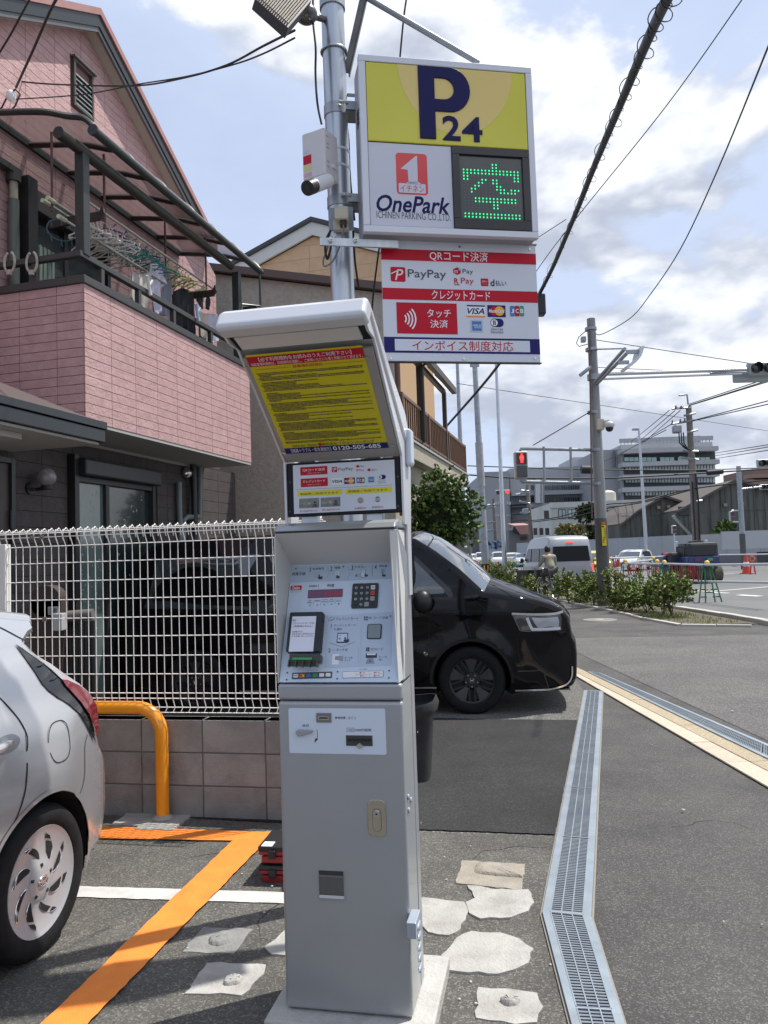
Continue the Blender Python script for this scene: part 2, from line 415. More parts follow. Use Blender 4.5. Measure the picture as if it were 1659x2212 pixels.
# painted lines
WLINE = M('road_white_paint',(.47,.455,.43),(.58,.565,.54),sc=9,rough=.7,bump=.5,bsc=130,dirt=.55,dsc=7,dcol=(.30,.29,.27))
OLINE = M('orange_line_paint',(.88,.26,.035),(.80,.22,.03),sc=7,rough=.6,bump=.6,bsc=110,dirt=.18,dsc=9,dcol=(.45,.16,.05))
def oline(name,pts,m,z,rag=.004): return sheet(name,[tuple(p[:2]) for p in pts],m,z,parent=old,ragged=rag)
a = GG('f4',[(440,1490),(1508,1522),(1508,1582),(425,1548)]); ex = (a[0]-a[1])*.8; ex2 = (a[3]-a[2])*.8
ext = (a[1]-a[0])*.35
oline('white_line',[a[0]+ex,a[1]+ext,a[2]+ext,a[3]+ex2],WLINE,.0125,.003)
a = GG('f4',[(540,1172),(1475,1202),(1418,1252),(540,1236)])
oline('orange_line',[a[0]+(a[0]-a[1])*.8,a[1],a[2],a[3]+(a[3]-a[2])*.8],OLINE,.0165,.003)
a = GG('f4',[(1248,1246),(1424,1251),(495,2212),(250,2212)]); s1 = (a[2]-a[1])*.9; s2 = (a[3]-a[0])*.9
oline('orange_line',[a[0],a[1],a[2]+s1,a[3]+s2],OLINE,.0205,.0035)
# concrete patches in the parking asphalt, each with its lump of mortar
PCON = M('patch_concrete',(.34,.325,.30),(.43,.415,.385),sc=6,rough=.95,bump=1.6,bsc=70,dirt=.55,dsc=7,dcol=(.22,.205,.18))
PCONB = M('brownish_patch_concrete',(.27,.24,.195),(.34,.305,.255),sc=8,rough=.95,bump=1.6,bsc=70,dirt=.5,dsc=10,dcol=(.2,.18,.15))
PGREY = M('worn_patch_concrete',(.20,.195,.185),(.26,.255,.24),sc=10,rough=.95,bump=1.5,bsc=80,dirt=.4,dsc=9,dcol=(.12,.115,.105))
def cpatch(c,pts,m,z=.018,lump=None,label=None):
 z = max(.0105,z-.005)
 w = GG(c,pts); o = sheet('concrete_patch',[tuple(p[:2]) for p in w],m,z,th=.016,parent=old,ragged=.008,label=label)
 if lump:
  lw = GG(c,lump,z); cx = sum(p.x for p in lw)/len(lw); cy = sum(p.y for p in lw)/len(lw); mb = MB().use(m)
  n = 28; rim = []
  P = catmull(lw+[lw[0]],5)[:-1]; n = len(P)
  rings = [P];
  for k,(s,h) in enumerate(((.86,.010),(.6,.016),(.3,.013))): rings.append([Vector((cx+(p.x-cx)*s+U(-.004,.004),cy+(p.y-cy)*s+U(-.004,.004),z+h+U(-.003,.003))) for p in P])
  vs = [Vector((q.x,q.y,z-.004)) for q in rings[0]]+[q for r in rings[1:] for q in r]+[Vector((cx,cy,z+.014))]
  fs = [(i+k*n,(i+1) % n+k*n,(i+1) % n+(k+1)*n,i+(k+1)*n) for k in range(3) for i in range(n)]+[(3*n+i,3*n+(i+1) % n,4*n) for i in range(n)]
  mb.add(vs,fs); obj('mortar_lump',mb,None,o,smooth=60)
 return o
cpatch('f4',[(690,1093),(1030,1106),(920,1195),(720,1192),(738,1172),(590,1168)],PCON,.026)
cpatch('f4',[(1085,1705),(1355,1718),(1245,1852),(975,1840)],PGREY,.0125,[(1110,1765),(1150,1735),(1215,1722),(1252,1738),(1235,1775),(1160,1798),(1115,1785)])
cpatch('f4',[(1105,1905),(1180,1898),(1420,1913),(1410,1960),(1290,2078),(1180,2065),(985,2068)],PCON,.018,[(1190,1980),(1230,1958),(1290,1962),(1302,1980),(1270,2003),(1200,2008)])
cpatch('f4',[(1410,1818),(1470,1780),(1530,1720),(1640,1730),(1600,1860),(1500,1862),(1450,1858)],PCON,.02)
cpatch('g4',[(255,812),(545,830),(530,948),(230,918)],PCONB,.018,[(305,845),(330,815),(420,822),(500,848),(540,880),(500,880),(400,872),(320,862)])
cpatch('g4',[(280,930),(340,935),(400,950),(560,950),(588,1010),(560,1050),(480,1080),(340,1086),(290,1060),(272,1010),(315,990)],PCON,.022)
cpatch('g4',[(60,985),(180,998),(265,1005),(285,1050),(250,1130),(195,1160),(100,1145),(50,1090)],PCON,.02)
cpatch('g4',[(160,1255),(230,1175),(300,1143),(430,1150),(520,1180),(585,1225),(560,1290),(500,1320),(420,1342),(200,1325),(165,1300)],PCON,.022)
cpatch('g4',[(330,1398),(460,1405),(600,1425),(628,1490),(600,1560),(500,1570),(320,1540)],PCON,.018,[(430,1445),(460,1430),(510,1440),(522,1458),(480,1472),(440,1462)])
CRK = M('crack_dark',(.022,.021,.020),rough=1)
rg = random.Random(12)
for x,y,an,n in ((.35,2.55,.5,12),(.9,4.2,2.6,14),(-.5,3.3,2.9,16),(-1.2,4.2,.2,14),(-.75,2.5,1.7,14),(1.6,2.9,1.2,18),(2.0,4.4,1.9,14)):
 A_,B_ = [],[]
 for k in range(n):
  w = .0022*math.sin(math.pi*(k+.5)/n)*rg.uniform(.6,1.4); A_.append((x-w*math.sin(an),y+w*math.cos(an),0)); B_.append((x+w*math.sin(an),y-w*math.cos(an),0)); an += rg.gauss(0,.45); x += .045*math.cos(an); y += .045*math.sin(an)
 mb = MB().use(CRK); zz = .0092 if x < 1 else .0022; mb.add([(a,b,zz) for a,b,_ in A_+B_],[(i,i+1,n+i+1,n+i) for i in range(n-1)]); obj('crack',mb,None,old if x < 1 else pavement)
# loose stones on the pavement
mb = MB().use(M('pale_stone',(.5,.48,.44),rough=.8))
for i in range(150):
 x = U(.9,3.2)+R()*1.2 if i < 95 else U(-.9,.6); y = U(2.2,8) if i < 95 else U(2.3,4.4)
 if i < 95 and x < .8+(y-2.5)*.27+.1: continue
 r = U(.0025,.007) if i % 25 else .013; mb.ball((x,y,r*.6+.008),r,1,U(.6,1),.6,6,4)
o = obj('gravel',mb,None); tag(o,kind='stuff')
#drain gratings
DSTEEL = M('grating_steel',(.30,.35,.39),(.38,.43,.47),sc=5,rough=.42,metal=.55,dirt=.25,dsc=9,dcol=(.2,.18,.15))
DBAR = M('grating_bar_steel',(.20,.23,.26),(.27,.30,.33),sc=7,rough=.45,metal=.6)
DGAP = M('drain_shade_black',(.006,.006,.007),rough=.9)
def drain(root,A,B,C_,D_,panel,pitch,cols,objs):
 """quad A(left far) B(right far) C_(right near) D_(left near)"""
 P = lambda t,s,z: (A.lerp(D_,t)).lerp(B.lerp(C_,t),s)+Vector((0,0,z))
 Ln = ((A+B)/2-(C_+D_)/2).length; e = .16
 mb = MB().use(DGAP); mb.face([P(0,0,.013),P(1,0,.013),P(1,1,.013),P(0,1,.013)]); obj('trough_shade_sheet',mb,None,root,world=True)  # flat sheet under the bars; the drain's shade is put into its black
 fr = MB().use(DSTEEL)
 for s0,s1 in ((-.0,e),(1-e,1.)):
  fr.prism([P(0,s0,.028),P(0,s1,.028),P(1,s1,.028),P(1,s0,.028)],(0,0,-.02))
 obj('frame_angle',fr,None,root,world=True)
 cc = MB().use(M('drain_edge_concrete',(.24,.22,.19),rough=.95,bump=1,bsc=90))
 for s0,s1 in ((-.05,-.005),(1.005,1.05)): cc.prism([P(0,s0,.016),P(0,s1,.016),P(1,s1,.016),P(1,s0,.016)],(0,0,-.01))
 obj('concrete_edge',cc,None,root,world=True)
 n = max(1,round(Ln/panel))
 for k in range(n):
  t0 = k/n+.004/Ln; t1 = (k+1)/n-.004/Ln
  g = MB().use(DSTEEL)
  for c in range(cols+1):
   s = e+.012+(1-2*e-.024)*c/cols; h = .012
   g.prism([P(t0,s-h,.030),P(t0,s+h,.030),P(t1,s+h,.030),P(t1,s-h,.030)],(0,0,-.014))
  for tt in (t0,t1): g.prism([P(tt-.002,e+.01,.0295),P(tt-.002,1-e-.01,.0295),P(tt+.002,1-e-.01,.0295),P(tt+.002,e+.01,.0295)],(0,0,-.014))
  gp = obj('grate_panel',g,None,root,world=True)
  m = int((t1-t0)*Ln/pitch); jb = MB().use(DBAR)
  for j in range(1,m):
   t = t0+(t1-t0)*j/m; q = jb if k < n-objs else MB().use(DBAR); d = pitch*.27/Ln
   q.prism([P(t-d,e+.01,.0275),P(t-d,1-e-.01,.0275),P(t+d,1-e-.01,.0275),P(t+d,e+.01,.0275)],(0,0,-.012))
   if q is not jb: obj('bar',q,None,gp,world=True)
  if jb.f: obj('bars',jb,None,gp,world=True,stuff=True)
dg = thing('drain_grating',dL[1],'bent steel drain grating running across the parking entrance towards the black minivan','drain')
drain(dg,dL[0],dR[0],dR[1],dL[1],.98,.019,3,2)
drain(dg,dL[1],dR[1],dR[2],dL[2],.75,.019,3,1)
drain(dg,dL[2],dR[2],dR[3],dL[3],1.1,.019,3,0)
e0 = GG('g4',[(935,-5),(1659,350),(1659,283),(992,-5)]); ql = e0[1]-e0[0]; qr = e0[2]-e0[3]
A_ = e0[0]-ql*.25; B_ = e0[3]-qr*.25; D_ = e0[1]+ql*.9; C_ = e0[2]+qr*.9
dg2 = thing('drain_grating',D_,'straight steel drain grating along the beige paving blocks at the pavement edge','drain')
drain(dg2,A_,B_,C_,D_,.995,.024,3,0)
# paving blocks between the drain and the asphalt
PB = M('paving_block_stone',(.45,.385,.295),(.53,.46,.36),sc=30,rough=.9,bump=1,bsc=150,rnd=.08,dirt=.2,dsc=14,dcol=(.3,.27,.22))
PAG = M('aggregate_kerb',(.46,.385,.27),(.30,.245,.165),sc=160,rough=.95,bump=1.6,bsc=160,spk=.3,spsc=260)
l0,l1 = GG('g4',[(862,10),(1659,475)]); m0,m1_ = GG('g4',[(905,10),(1659,402)]); r0,r1 = e0[0],e0[1]
def lin(a,b,y): t = (y-a.y)/(b.y-a.y); return Vector((a.x+(b.x-a.x)*t,y,0))
band = sheet('paving_strip',[lin(l0,l1,1.5)[:2],lin(r0,r1,1.5)[:2],lin(r0,r1,12.5)[:2],lin(l0,l1,12.5)[:2]],M('mortar',(.25,.23,.2),rough=.95),.010)
y = 1.5
while y < 12.4:
 for (a0,a1),(b0,b1),m in (((l0,l1),(m0,m1_),PB),((m0,m1_),(r0,r1),PAG)):
  mb = MB().use(m); g = .003; L_ = .6
  pa = [lin(a0,a1,y+g),lin(b0,b1,y+g),lin(b0,b1,y+L_-g),lin(a0,a1,y+L_-g)]
  for i in (0,3): pa[i].x += .004
  for i in (1,2): pa[i].x -= .004
  hz = .016+U(0,.003); mb.prism([p+Vector((0,0,hz)) for p in pa],(0,0,-.01)); obj('paving_block',mb,None,band,bevel=.002,seg=1)
 y += .6
# manhole cover
mh = G(*K('s3',723,694)); mb = MB().use(M('manhole_iron',(.19,.19,.18),(.24,.235,.22),sc=20,rough=.6,metal=.3)); mb.lathe([(0,.014),(.36,.014),(.37,.012),(.38,.0)],(mh.x,mh.y,.0),n=32)
mho = obj('manhole_cover',mb,None); tag(mho,'round iron manhole cover with a pale centre in the pavement by the hedge','manhole cover')
mb = MB().use(M('manhole_centre',(.5,.35,.28),rough=.7)); mb.lathe([(0,.018),(.09,.018),(.095,.013)],(mh.x,mh.y,0),n=20); obj('centre_plate',mb,None,mho)
# kerb stones along the road and round the planting strip
KM = M('kerb_concrete',(.42,.40,.36),(.52,.50,.45),sc=6,rough=.9,bump=.6,bsc=80,rnd=.1,dirt=.3,dsc=6,dcol=(.2,.19,.16))
kb = thing('road_kerb',(7.4,15,0),'pale concrete kerb between the pavement and the road','kerb')
def kerbrow(pts,w,h,L_,parent,m=KM,name='kerb_stone',z0=-.12):
 for a,b in zip(pts[:-1],pts[1:]):
  a = Vector((*a[:2],0)); b = Vector((*b[:2],0)); d = (b-a); n = max(1,round(d.length/L_)); d.normalize(); s = Vector((d.y,-d.x,0))
  for k in range(n):
   p = a.lerp(b,k/n)+d*.006; q = a.lerp(b,(k+1)/n)-d*.006; mb = MB().use(m); hz = h+U(-.004,.004)
   mb.prism([p+Vector((0,0,hz)),q+Vector((0,0,hz)),q+s*w+Vector((0,0,hz)),p+s*w+Vector((0,0,hz))],(0,0,z0-h)); obj(name,mb,None,parent,world=True,bevel=.008,seg=1)
kerbrow([(7.3,-1),(7.34,16.4),(7.22,19),(6.95,24),(6.68,30),(7.2,42)],.16,.10,.6,kb)
pl_pts = [tuple(G(*K('z1',*q))[:2]) for q in ((130,1070),(350,1108),(780,1205),(1250,1297),(1659,1390))]+[tuple(G(*K('s3',*q))[:2]) for q in ((970,688),(1180,727))]
pk = thing('planting_strip_edging',(*pl_pts[-1],0),'low concrete edging around the hedge planting strip','kerb')
kerbrow([(4.9,41)]+pl_pts+[(7.0,14.9)],.10,.045,.8,pk,z0=-.05)
SOIL = M('soil',(.085,.07,.05),(.13,.11,.08),sc=8,rough=1,bump=3,bsc=40)
sheet('planting_soil',[(4.95,41),*[(p[0]+.08,p[1]) for p in pl_pts],(7.25,15.2),(7.2,19),(6.9,24),(6.6,30),(7.1,41)],SOIL,.03)
# road markings
RM_W = M('road_marking',(.68,.68,.66),rough=.7,dirt=.3,dsc=3,dcol=(.35,.35,.34)); RM_O = M('orange_road_marking',(.72,.38,.16),rough=.7,dirt=.3,dsc=3,dcol=(.4,.25,.15))
def rmark(c,a,b,w,m,name='road_marking_line'):
 p = G(*K(c,*a),-.12); q = G(*K(c,*b),-.12); d = (q-p).normalized(); s = Vector((-d.y,d.x,0))*w/2
 sheet(name,[(p+s)[:2],(p-s)[:2],(q-s)[:2],(q+s)[:2]],m,-.114,parent=road,kind=None)
rmark('s3',(1110,518),(1330,537),.15,RM_O); rmark('s3',(1330,537),(1659,510),.15,RM_W); rmark('s3',(1335,540),(1440,545),.2,RM_W)
rmark('s3',(1495,555),(1615,562),.3,RM_W); rmark('s3',(1395,478),(1560,484),.15,RM_W); rmark('s3',(700,468),(830,462),.15,RM_W)
rmark('s3',(5,470),(60,478),.4,RM_W); rmark('s3',(10,480),(62,490),.4,RM_W); rmark('s3',(1400,440),(1470,436),.15,RM_W)
#BLOCK WALL, MESH FENCE, BARRIER
wl = G(240,1762); wr = G(600,1775); wth = math.degrees(math.atan2(wr.y-wl.y,wr.x-wl.x))
WF = Fr((wr.x,wr.y),wth)          # X to the right, Y away; face of the wall is y = 0
BLK = M('block_concrete',(.245,.238,.226),(.315,.308,.295),sc=5,rough=.95,bump=1.2,bsc=110,rnd=.10,dirt=.6,dsc=4,dcol=(.15,.125,.105))
MORT = M('block_mortar',(.17,.155,.14),rough=.95)
bw = thing('block_wall',WF,'low three-course concrete block wall under the white mesh fence','wall')
xr = .30; xl = -6.4; htop = .615
mb = MB().use(MORT); mb.box(xl+.004,.008,0,xr-.004,.112,htop-.008); obj('mortar_core',mb,None,bw)
# block joints seen at x = 755, 1080, 1415 in the photograph
jx = [WF.onY(x,700,0,'f4')[0] for x in (755,1080,1415)]; pit = (jx[2]-jx[0])/2
zc = [0,.205,.408,htop]
k0 = int((jx[0]-xl)/pit)+1
bm_ = {}
for r in range(3):
 for k in range(-k0,5):
  x0 = jx[0]+k*pit+.004; x1 = x0+pit-.008; x0 = max(x0,xl); x1 = min(x1,xr)
  if x1-x0 < .05: continue
  key = (r,round(x1-x0,3))
  if key not in bm_:
   mb = MB().use(BLK); mb.box(0,0,0,x1-x0,.12,zc[r+1]-zc[r]-.008); me = mb.mesh('block'); bm_[key] = me
  o = piece('block',bm_[key],bw,(x0,U(-.002,.002),zc[r])); b = o.modifiers.new('bevel','BEVEL'); b.width = .003; b.segments = 1
# mesh fence on the wall
FW = M('white_coated_wire',(.78,.76,.73),rough=.35)
mf = thing('mesh_fence',Fr(tuple(WF.w(0,.05,0)[:2]),wth),'white welded wire mesh fence standing on the low block wall','fence')
FF = Fr(tuple(WF.w(0,.05,0)[:2]),wth)
ztop = FF.onY(1240,130,0,'f3')[1];
zs = [FF.onY(1200,y,0,'f3')[1] for y in (183,283,393,502,612,722,835,942,1052,1083)]; zb = FF.onY(1300,1140,0,'f3')[1]; zb2 = FF.onY(1300,1165,0,'f3')[1]
ra = FF.onY(1200,95,0,'f3')[1]; rb = FF.onY(1200,128,0,'f3')[1]; tip = FF.onY(1200,76,0,'f3')[1]
vx = FF.onY(1105,600,0,'f3')[0]; pw = (FF.onY(1513,600,0,'f3')[0]-FF.onY(462,600,0,'f3')[0])/24.
pwn = [(0,zb2),(.03,zb),(0,zs[9]),(0,zs[8]),(0,zs[0]-.005),(-.035,rb),(-.035,rb+.005),(-.03,ra+.01),(-.012,tip-.012),(.004,tip),(.02,tip-.012),(.035,ra-.01),(.05,rb-.02)]
mb = MB().use(FW); mb.tube([(0,y,z) for y,z in pwn],.0034,6); wm = mb.mesh('vertical_wire')
for p in wm.polygons: p.use_smooth = True
n = -int((vx+6.3)/pw)
xs_f = [vx+pw*i for i in range(n,60) if vx+pw*i < .32]
for x in xs_f: piece('vertical_wire',wm,mf,(x,0,0))
xa,xb = xs_f[0]-.02,xs_f[-1]+.02
for z,y in [(q,0) for q in zs]+[(zb,.03),(zb2,0),(ra,-.03),(rb,-.035),(ra-.008,.035)]:
 mb = MB().use(FW); mb.tube([(xa,y,z),(xb,y,z)],.0036,6); o = obj('horizontal_wire',mb,None,mf,smooth=60)
# fence posts and clips
px_ = FF.onY(20,600,0,'f3')[0]
for x in (px_,px_-2.0,px_+2.06):
 mb = MB().use(FW); mb.box(x-.03,-.02,.55,x+.03,.04,zs[0]+.025); obj('post',mb,None,mf,bevel=.004,seg=2)
CL = M('clip_metal',(.25,.22,.18),rough=.5,metal=.5)
for c in ((182,168),(237,165),(253,633)):
 x,z = FF.onY(*c,-.04,'f3'); mb = MB().use(CL); mb.box(x-.014,-.045,z-.014,x+.014,-.036,z+.014); mb.cyl((x,-.036,z),(x,-.052,z),.006); obj('clip',mb,None,mf)
# orange pipe barrier
BF = Fr(tuple(G(352,1775)[:2]),wth)
OR = M('orange_yellow_paint',(.84,.30,.008),rough=.22,coat=.3,dirt=.12,dsc=12,dcol=(.55,.22,.03))
bt = BF.onY(660,1133,0,'f3')[1]; rr = .0405; rad = .16
pts = [Vector((0,0,.01)),Vector((0,0,bt-rad))]+[Vector((-rad+rad*math.cos(q),0,bt-rad+rad*math.sin(q))) for q in [math.pi/2*i/10 for i in range(1,11)]]
xe = -.92; pts += [Vector((xe+rad,0,bt))]+[Vector((xe+rad-rad*math.sin(q),0,bt-rad+rad*math.cos(q))) for q in [math.pi/2*i/10 for i in range(1,11)]]+[Vector((xe,0,.01))]
bar = thing('pipe_barrier',BF,'bent orange steel pipe barrier in front of the block wall behind the silver car','barrier')
mb = MB().use(OR); mb.tube(pts,rr,24); obj('bent_pipe',mb,None,bar,smooth=50)
for x in (0,xe): mb = MB().use(PCON); mb.lathe([(rr,.02),(rr+.012,.012),(rr+.03,.0)],(x,0,.024),n=16); obj('mortar_collar',mb,None,bar)
#black and red crates, black basket bag
c0 = G(*K('m2',40,1300)); TF = Fr((c0.x,c0.y),-9)
redp = M('red_plastic',(.30,.018,.02),rough=.5);
zt = TF.onY(40,1050,0,'m2')[1]
for i in range(2):
 t = thing('toolbox',Fr((c0.x,c0.y),-9,.0),'lower red and black plastic toolbox on the asphalt behind the payment machine' if i == 0 else 'upper red and black plastic toolbox with white sticker, stacked behind the payment machine','toolbox','toolboxes stacked behind the payment machine')
 h = zt/2; z = i*h
 mb = MB().use(redp); mb.box(-.06,.01,z+.004,.22,.22,z+h*.42); mb.box(-.07,0,z+h*.50,.23,.23,z+h*.72); obj('tub',mb,None,t,bevel=.006)
 mb = MB().use(BLKPL); mb.box(-.055,.02,z+h*.40,.21,.21,z+h*.52); mb.box(-.072,-.004,z+h*.72,.232,.234,z+h*.985)
 mb.box(-.02,-.012,z+h*.35,.02,.0,z+h*.8); obj('lid',mb,None,t,bevel=.006)
 if i:
  mb = MB().use(WHITE); mb.box(-.055,-.001,z+h*.985,.0,.06,z+h*.985+.002); obj('sticker',mb,None,t)
  mb = MB().use(redp); mb.tube([(.05,.1,z+h*.98),(.05,.1,z+h+.035),(.12,.1,z+h+.035),(.12,.1,z+h*.98)],.009,8); obj('handle',mb,None,t)
# black bag bin behind machine (right)
q = G(*K('m2',1000,820));
BG = Fr((.27,4.0),-9)
bx1,bz1 = BG.onY(1120,165,0,'m2'); bx0,bz0 = BG.onY(985,600,0,'m2')
bgm = M('black_nylon',(.007,.007,.008),(.013,.013,.015),sc=14,rough=.7,bump=1.2,bsc=12)
bag = thing('black_bin',Fr(tuple(BG.w(bx1-.22,0,0)[:2]),-9),'black plastic bag bin with a blue item inside beside the payment machine','bin')
zt_ = bz1+.05; lb = zt_-.40
mb = MB().use(bgm)
prof = [(.17,lb+.02,.13),(.185,lb+.2,.14),(.19,zt_-.07,.145),(.215,zt_-.06,.17),(.22,zt_-.035,.175),(.21,zt_,.165)]
vs = []; fs = []
for i,(a_,z,b_) in enumerate(prof):
 for j in range(24):
  q_ = 2*math.pi*j/24; c_ = math.cos(q_); s_ = math.sin(q_); e_ = .45
  vs.append((a_*math.copysign(abs(c_)**e_,c_)+U(-.003,.003),b_*math.copysign(abs(s_)**e_,s_)+U(-.003,.003),z+(.02*c_ if i > 2 else 0)))
for i in range(len(prof)-1):
 for j in range(24): fs.append((i*24+j,i*24+(j+1) % 24,(i+1)*24+(j+1) % 24,(i+1)*24+j))
fs.append(tuple(range(23,-1,-1))); mb.add(vs,fs); obj('bag_body',mb,None,bag,smooth=50,solid=.004)
mb = MB().use(M('blue_plastic',(.01,.12,.75),rough=.3)); mb.ball((-.03,0,zt_-.02),.08,1.2,1,.45); obj('blue_bundle',mb,None,bag,smooth=80)
mb = MB().use(GALVD)
for sx in (-1,1): mb.tube([(-.12+sx*.04,0,lb+.05),(-.12+sx*.06,.0,.012)],.01,8)
mb.tube([(-.17,.0,lb),(.1,0,lb)],.01,8); obj('stand_leg',mb,None,bag)
#PAYMENT MACHINE
MF = Fr((-.393,2.728),-11.302)
def fblock(f,x0,y0,x1,y1,h0,h1,m,mb=None,px=True,r=0):
 a,b = f.p(x0,y0) if px else (x0,y0); c,d = f.p(x1,y1) if px else (x1,y1)
 a,c = min(a,c),max(a,c); b,d = min(b,d),max(b,d); mb = mb or MB(); mb.use(m)
 if r:
  pts = []
  for cx,cy,q0 in ((c-r,d-r,0),(a+r,d-r,90),(a+r,b+r,180),(c-r,b+r,270)):
   for i in range(4): q = math.radians(q0+i*30); pts.append((cx+r*math.cos(q),cy+r*math.sin(q)))
 else: pts = [(a,b),(c,b),(c,d),(a,d)]
 mb.prism([f.to(u,v,h1) for u,v in pts],f.n*(h0-h1)); return mb
def fdisc(f,x,y,r,h0,h1,m,mb=None,px=True,n=16):
 u,v = f.p(x,y) if px else (x,y); mb = mb or MB(); mb.use(m)
 mb.prism([f.to(u+r*math.cos(2*math.pi*i/n),v+r*math.sin(2*math.pi*i/n),h1) for i in range(n)],f.n*(h0-h1)); return mb
pm = thing('payment_machine',MF,'tall silver parking payment machine with a tilted yellow notice under its hood','payment machine')
pl = thing('concrete_plinth',MF,'pale concrete plinth under the silver payment machine','plinth')
mb = MB().use(M('plinth_concrete',(.40,.39,.365),(.50,.485,.455),sc=5,rough=.95,bump=1.3,bsc=80,dirt=.35,dsc=6,dcol=(.22,.21,.18))); mb.box(-.055,-.07,0,.515,.43,.058); obj('plinth_block',mb,None,pl,bevel=.007)
SIL = SILVP; W_ = .442; zd = 1.104; zg = MF.onY(100,1930,0,'m1')[1]; zband = MF.onY(105,1785,0,'m1')[1]
mb = MB().use(SIL); mb.box(0,0,.064,W_,.034,zd); obj('lower_door',mb,None,pm,bevel=.012,seg=4)
mb = MB().use(SIL); mb.box(.003,.037,.062,W_-.003,.20,zband); obj('cabinet',mb,None,pm,bevel=.002)
mb = MB().use(SIL); mb.box(.004,.2025,.062,W_-.001,.266,1.50); mb.box(W_-.012,.2,1.5,W_+.001,.262,1.75); obj('rear_cover',mb,None,pm,bevel=.003)
mb = MB().use(BLKPL); mb.box(.01,.012,zd+.001,W_-.01,.034,zg+.001); obj('shadow_gap',mb,None,pm)
mb = MB().use(SIL); mb.box(0,-.002,zg,W_,.036,zband+.006); obj('front_band',mb,None,pm,bevel=.010,seg=4)
# console
zb_ = MF.onY(130,1752,0,'m1')[1]; zt_ = MF.onY(232,577,.177,'m1')[1]; zc0 = MF.onY(90,240,0,'m1')[1]; zc1 = MF.onY(90,190,.01,'m1')[1]
zmid = MF.onY(1380,790,.10,'m1')[1]; xi = W_-.022
WPNT = M('visor_white_paint',(.60,.595,.575),rough=.45,coat=.1); WIN = M('console_light_paint',(.58,.58,.56),(.61,.61,.59),sc=500,rough=.5)
mb = MB().use(SIL)   # console back body
mb.prism([(.004,.07,zband+.01),(.004,.2,zband+.01),(.004,.2,1.46),(.004,.19,zc1-.01),(.004,.19,zc0-.004),(.004,.178,zt_+.004),(.004,.178,zt_-.03)],(W_-.008,0,0)); obj('console_body',mb,None,pm,bevel=.002)
mb = MB().use(SIL); mb.prism([(.003,-.004,zc0),(.003,.012,zc1),(.003,.06,zc1+.012),(.003,.2,zc1+.002),(.003,.2,zc0)],(W_-.006,0,0)); obj('console_cap',mb,None,pm,bevel=.005,seg=3)
mb = MB().use(BLKPL); mb.box(.006,.002,zc0-.007,W_-.008,.05,zc0+.001); obj('cap_seal',mb,None,pm)
mb = MB().use(WIN); mb.prism([(.004,.002,zc0-.007),(.004,.177,zt_),(.004,.19,zt_),(.004,.19,zc0-.007)],(W_-.010,0,0)); obj('visor_ceiling',mb,None,pm)
mb = MB().use(WPNT); mb.prism([(0,-.001,zc0-.02),(0,.02,zc0-.006),(0,.175,zt_+.02),(0,.2,1.45),(0,.13,zband+.02),(0,.001,zband+.008)],(.004,0,0)); obj('side_wing',mb,None,pm,bevel=.001)
mb = MB().use(WPNT)
a = [(xi,0,zc0-.012),(W_+.002,.012,zc0-.008),(W_+.006,.10,zmid),(W_+.003,.055,zb_+.005),(xi+.012,.0,zb_-.003)]
mb.prism(a,(-.004,.003,0)); obj('side_wing',mb,None,pm,bevel=.0008)
mb = MB().use(M('console_side_grey',(.30,.32,.345),rough=.4,metal=.4)); mb.prism([(W_-.004,.02,zc0),(W_-.004,.2,1.60),(W_-.004,.2,zband+.01),(W_-.004,.04,zband+.01)],(.004,0,0)); obj('console_side',mb,None,pm)
PANM = M('console_panel_plate',(.57,.66,.78),rough=.32)
mb = MB().use(PANM); mb.prism([(.006,.0,zb_),(xi+.010,.0,zb_),(xi+.002,.177,zt_),(.006,.177,zt_)],(0,.01,0.004)); obj('console_panel',mb,None,pm)
f = Face(MF,(0,-.0006,zb_),(1,0,0),(0,.177,zt_-zb_),'m1',.0005)
TXT = M('panel_text_navy',(.03,.035,.065),rough=.5); BGR = M('panel_band_grey',(.42,.50,.60),rough=.4); BG2 = M('panel_field_grey',(.47,.55,.67),rough=.4); PHOLE = BLACK
f.layer(1)
f.poly([f.p(232,590),f.p(1255,545),f.p(1262,712),f.p(218,750)],BGR)
f.poly([f.p(600,1085),f.p(950,1065),f.p(945,1595),f.p(585,1610)],BG2); f.poly([f.p(955,1062),f.p(1265,1045),f.p(1255,1360),f.p(950,1360)],BG2); f.poly([f.p(950,1372),f.p(1258,1366),f.p(1250,1585),f.p(948,1595)],BG2)
f.layer(2)
f.text('精算手順',255,682,392,645,TXT,.02)
for t,x0,y0,x1,y1,n,nx in (('駐車番号',463,625,578,598,'1',428),('精算',682,615,742,588,'2',640),('お支払い',888,605,1005,578,'3',850),('領収書',1128,597,1213,570,'4',1085)):
 f.text(t,x0,y0,x1,y1,TXT,.01); f.text(n,nx,y1+48,nx+22,y1,TXT,.02)
for x in (610,820): f.line(x,590,x+20,650,.0012,MGREY); f.line(x+20,650,x-8,715,.0012,MGREY)
f.line(1062,575,1062,690,.0012,DGREY)
for i in range(3):
 for j in range(3): f.disc(485+i*20,652+j*20,.0017,MGREY)
def hand(x,y,s):
 f.poly([f.p(x,y),f.p(x+14*s,y),f.p(x+18*s,y+24*s),f.p(x+50*s,y+20*s),f.p(x+44*s,y+50*s),f.p(x+10*s,y+54*s),f.p(x-10*s,y+36*s),f.p(x+2*s,y+24*s)],TXT)
hand(520,670,.9); f.rrect(690,672,728,640,.002,WHITE); f.layer(3); f.text('精算',695,662,722,650,TXT); hand(702,672,.7)
f.layer(2); f.rrect(945,700,995,622,.001,TXT); f.layer(3); f.rrect(948,697,992,625,.001,PANM); f.text('¥',962,655,978,632,TXT); hand(985,655,.7)
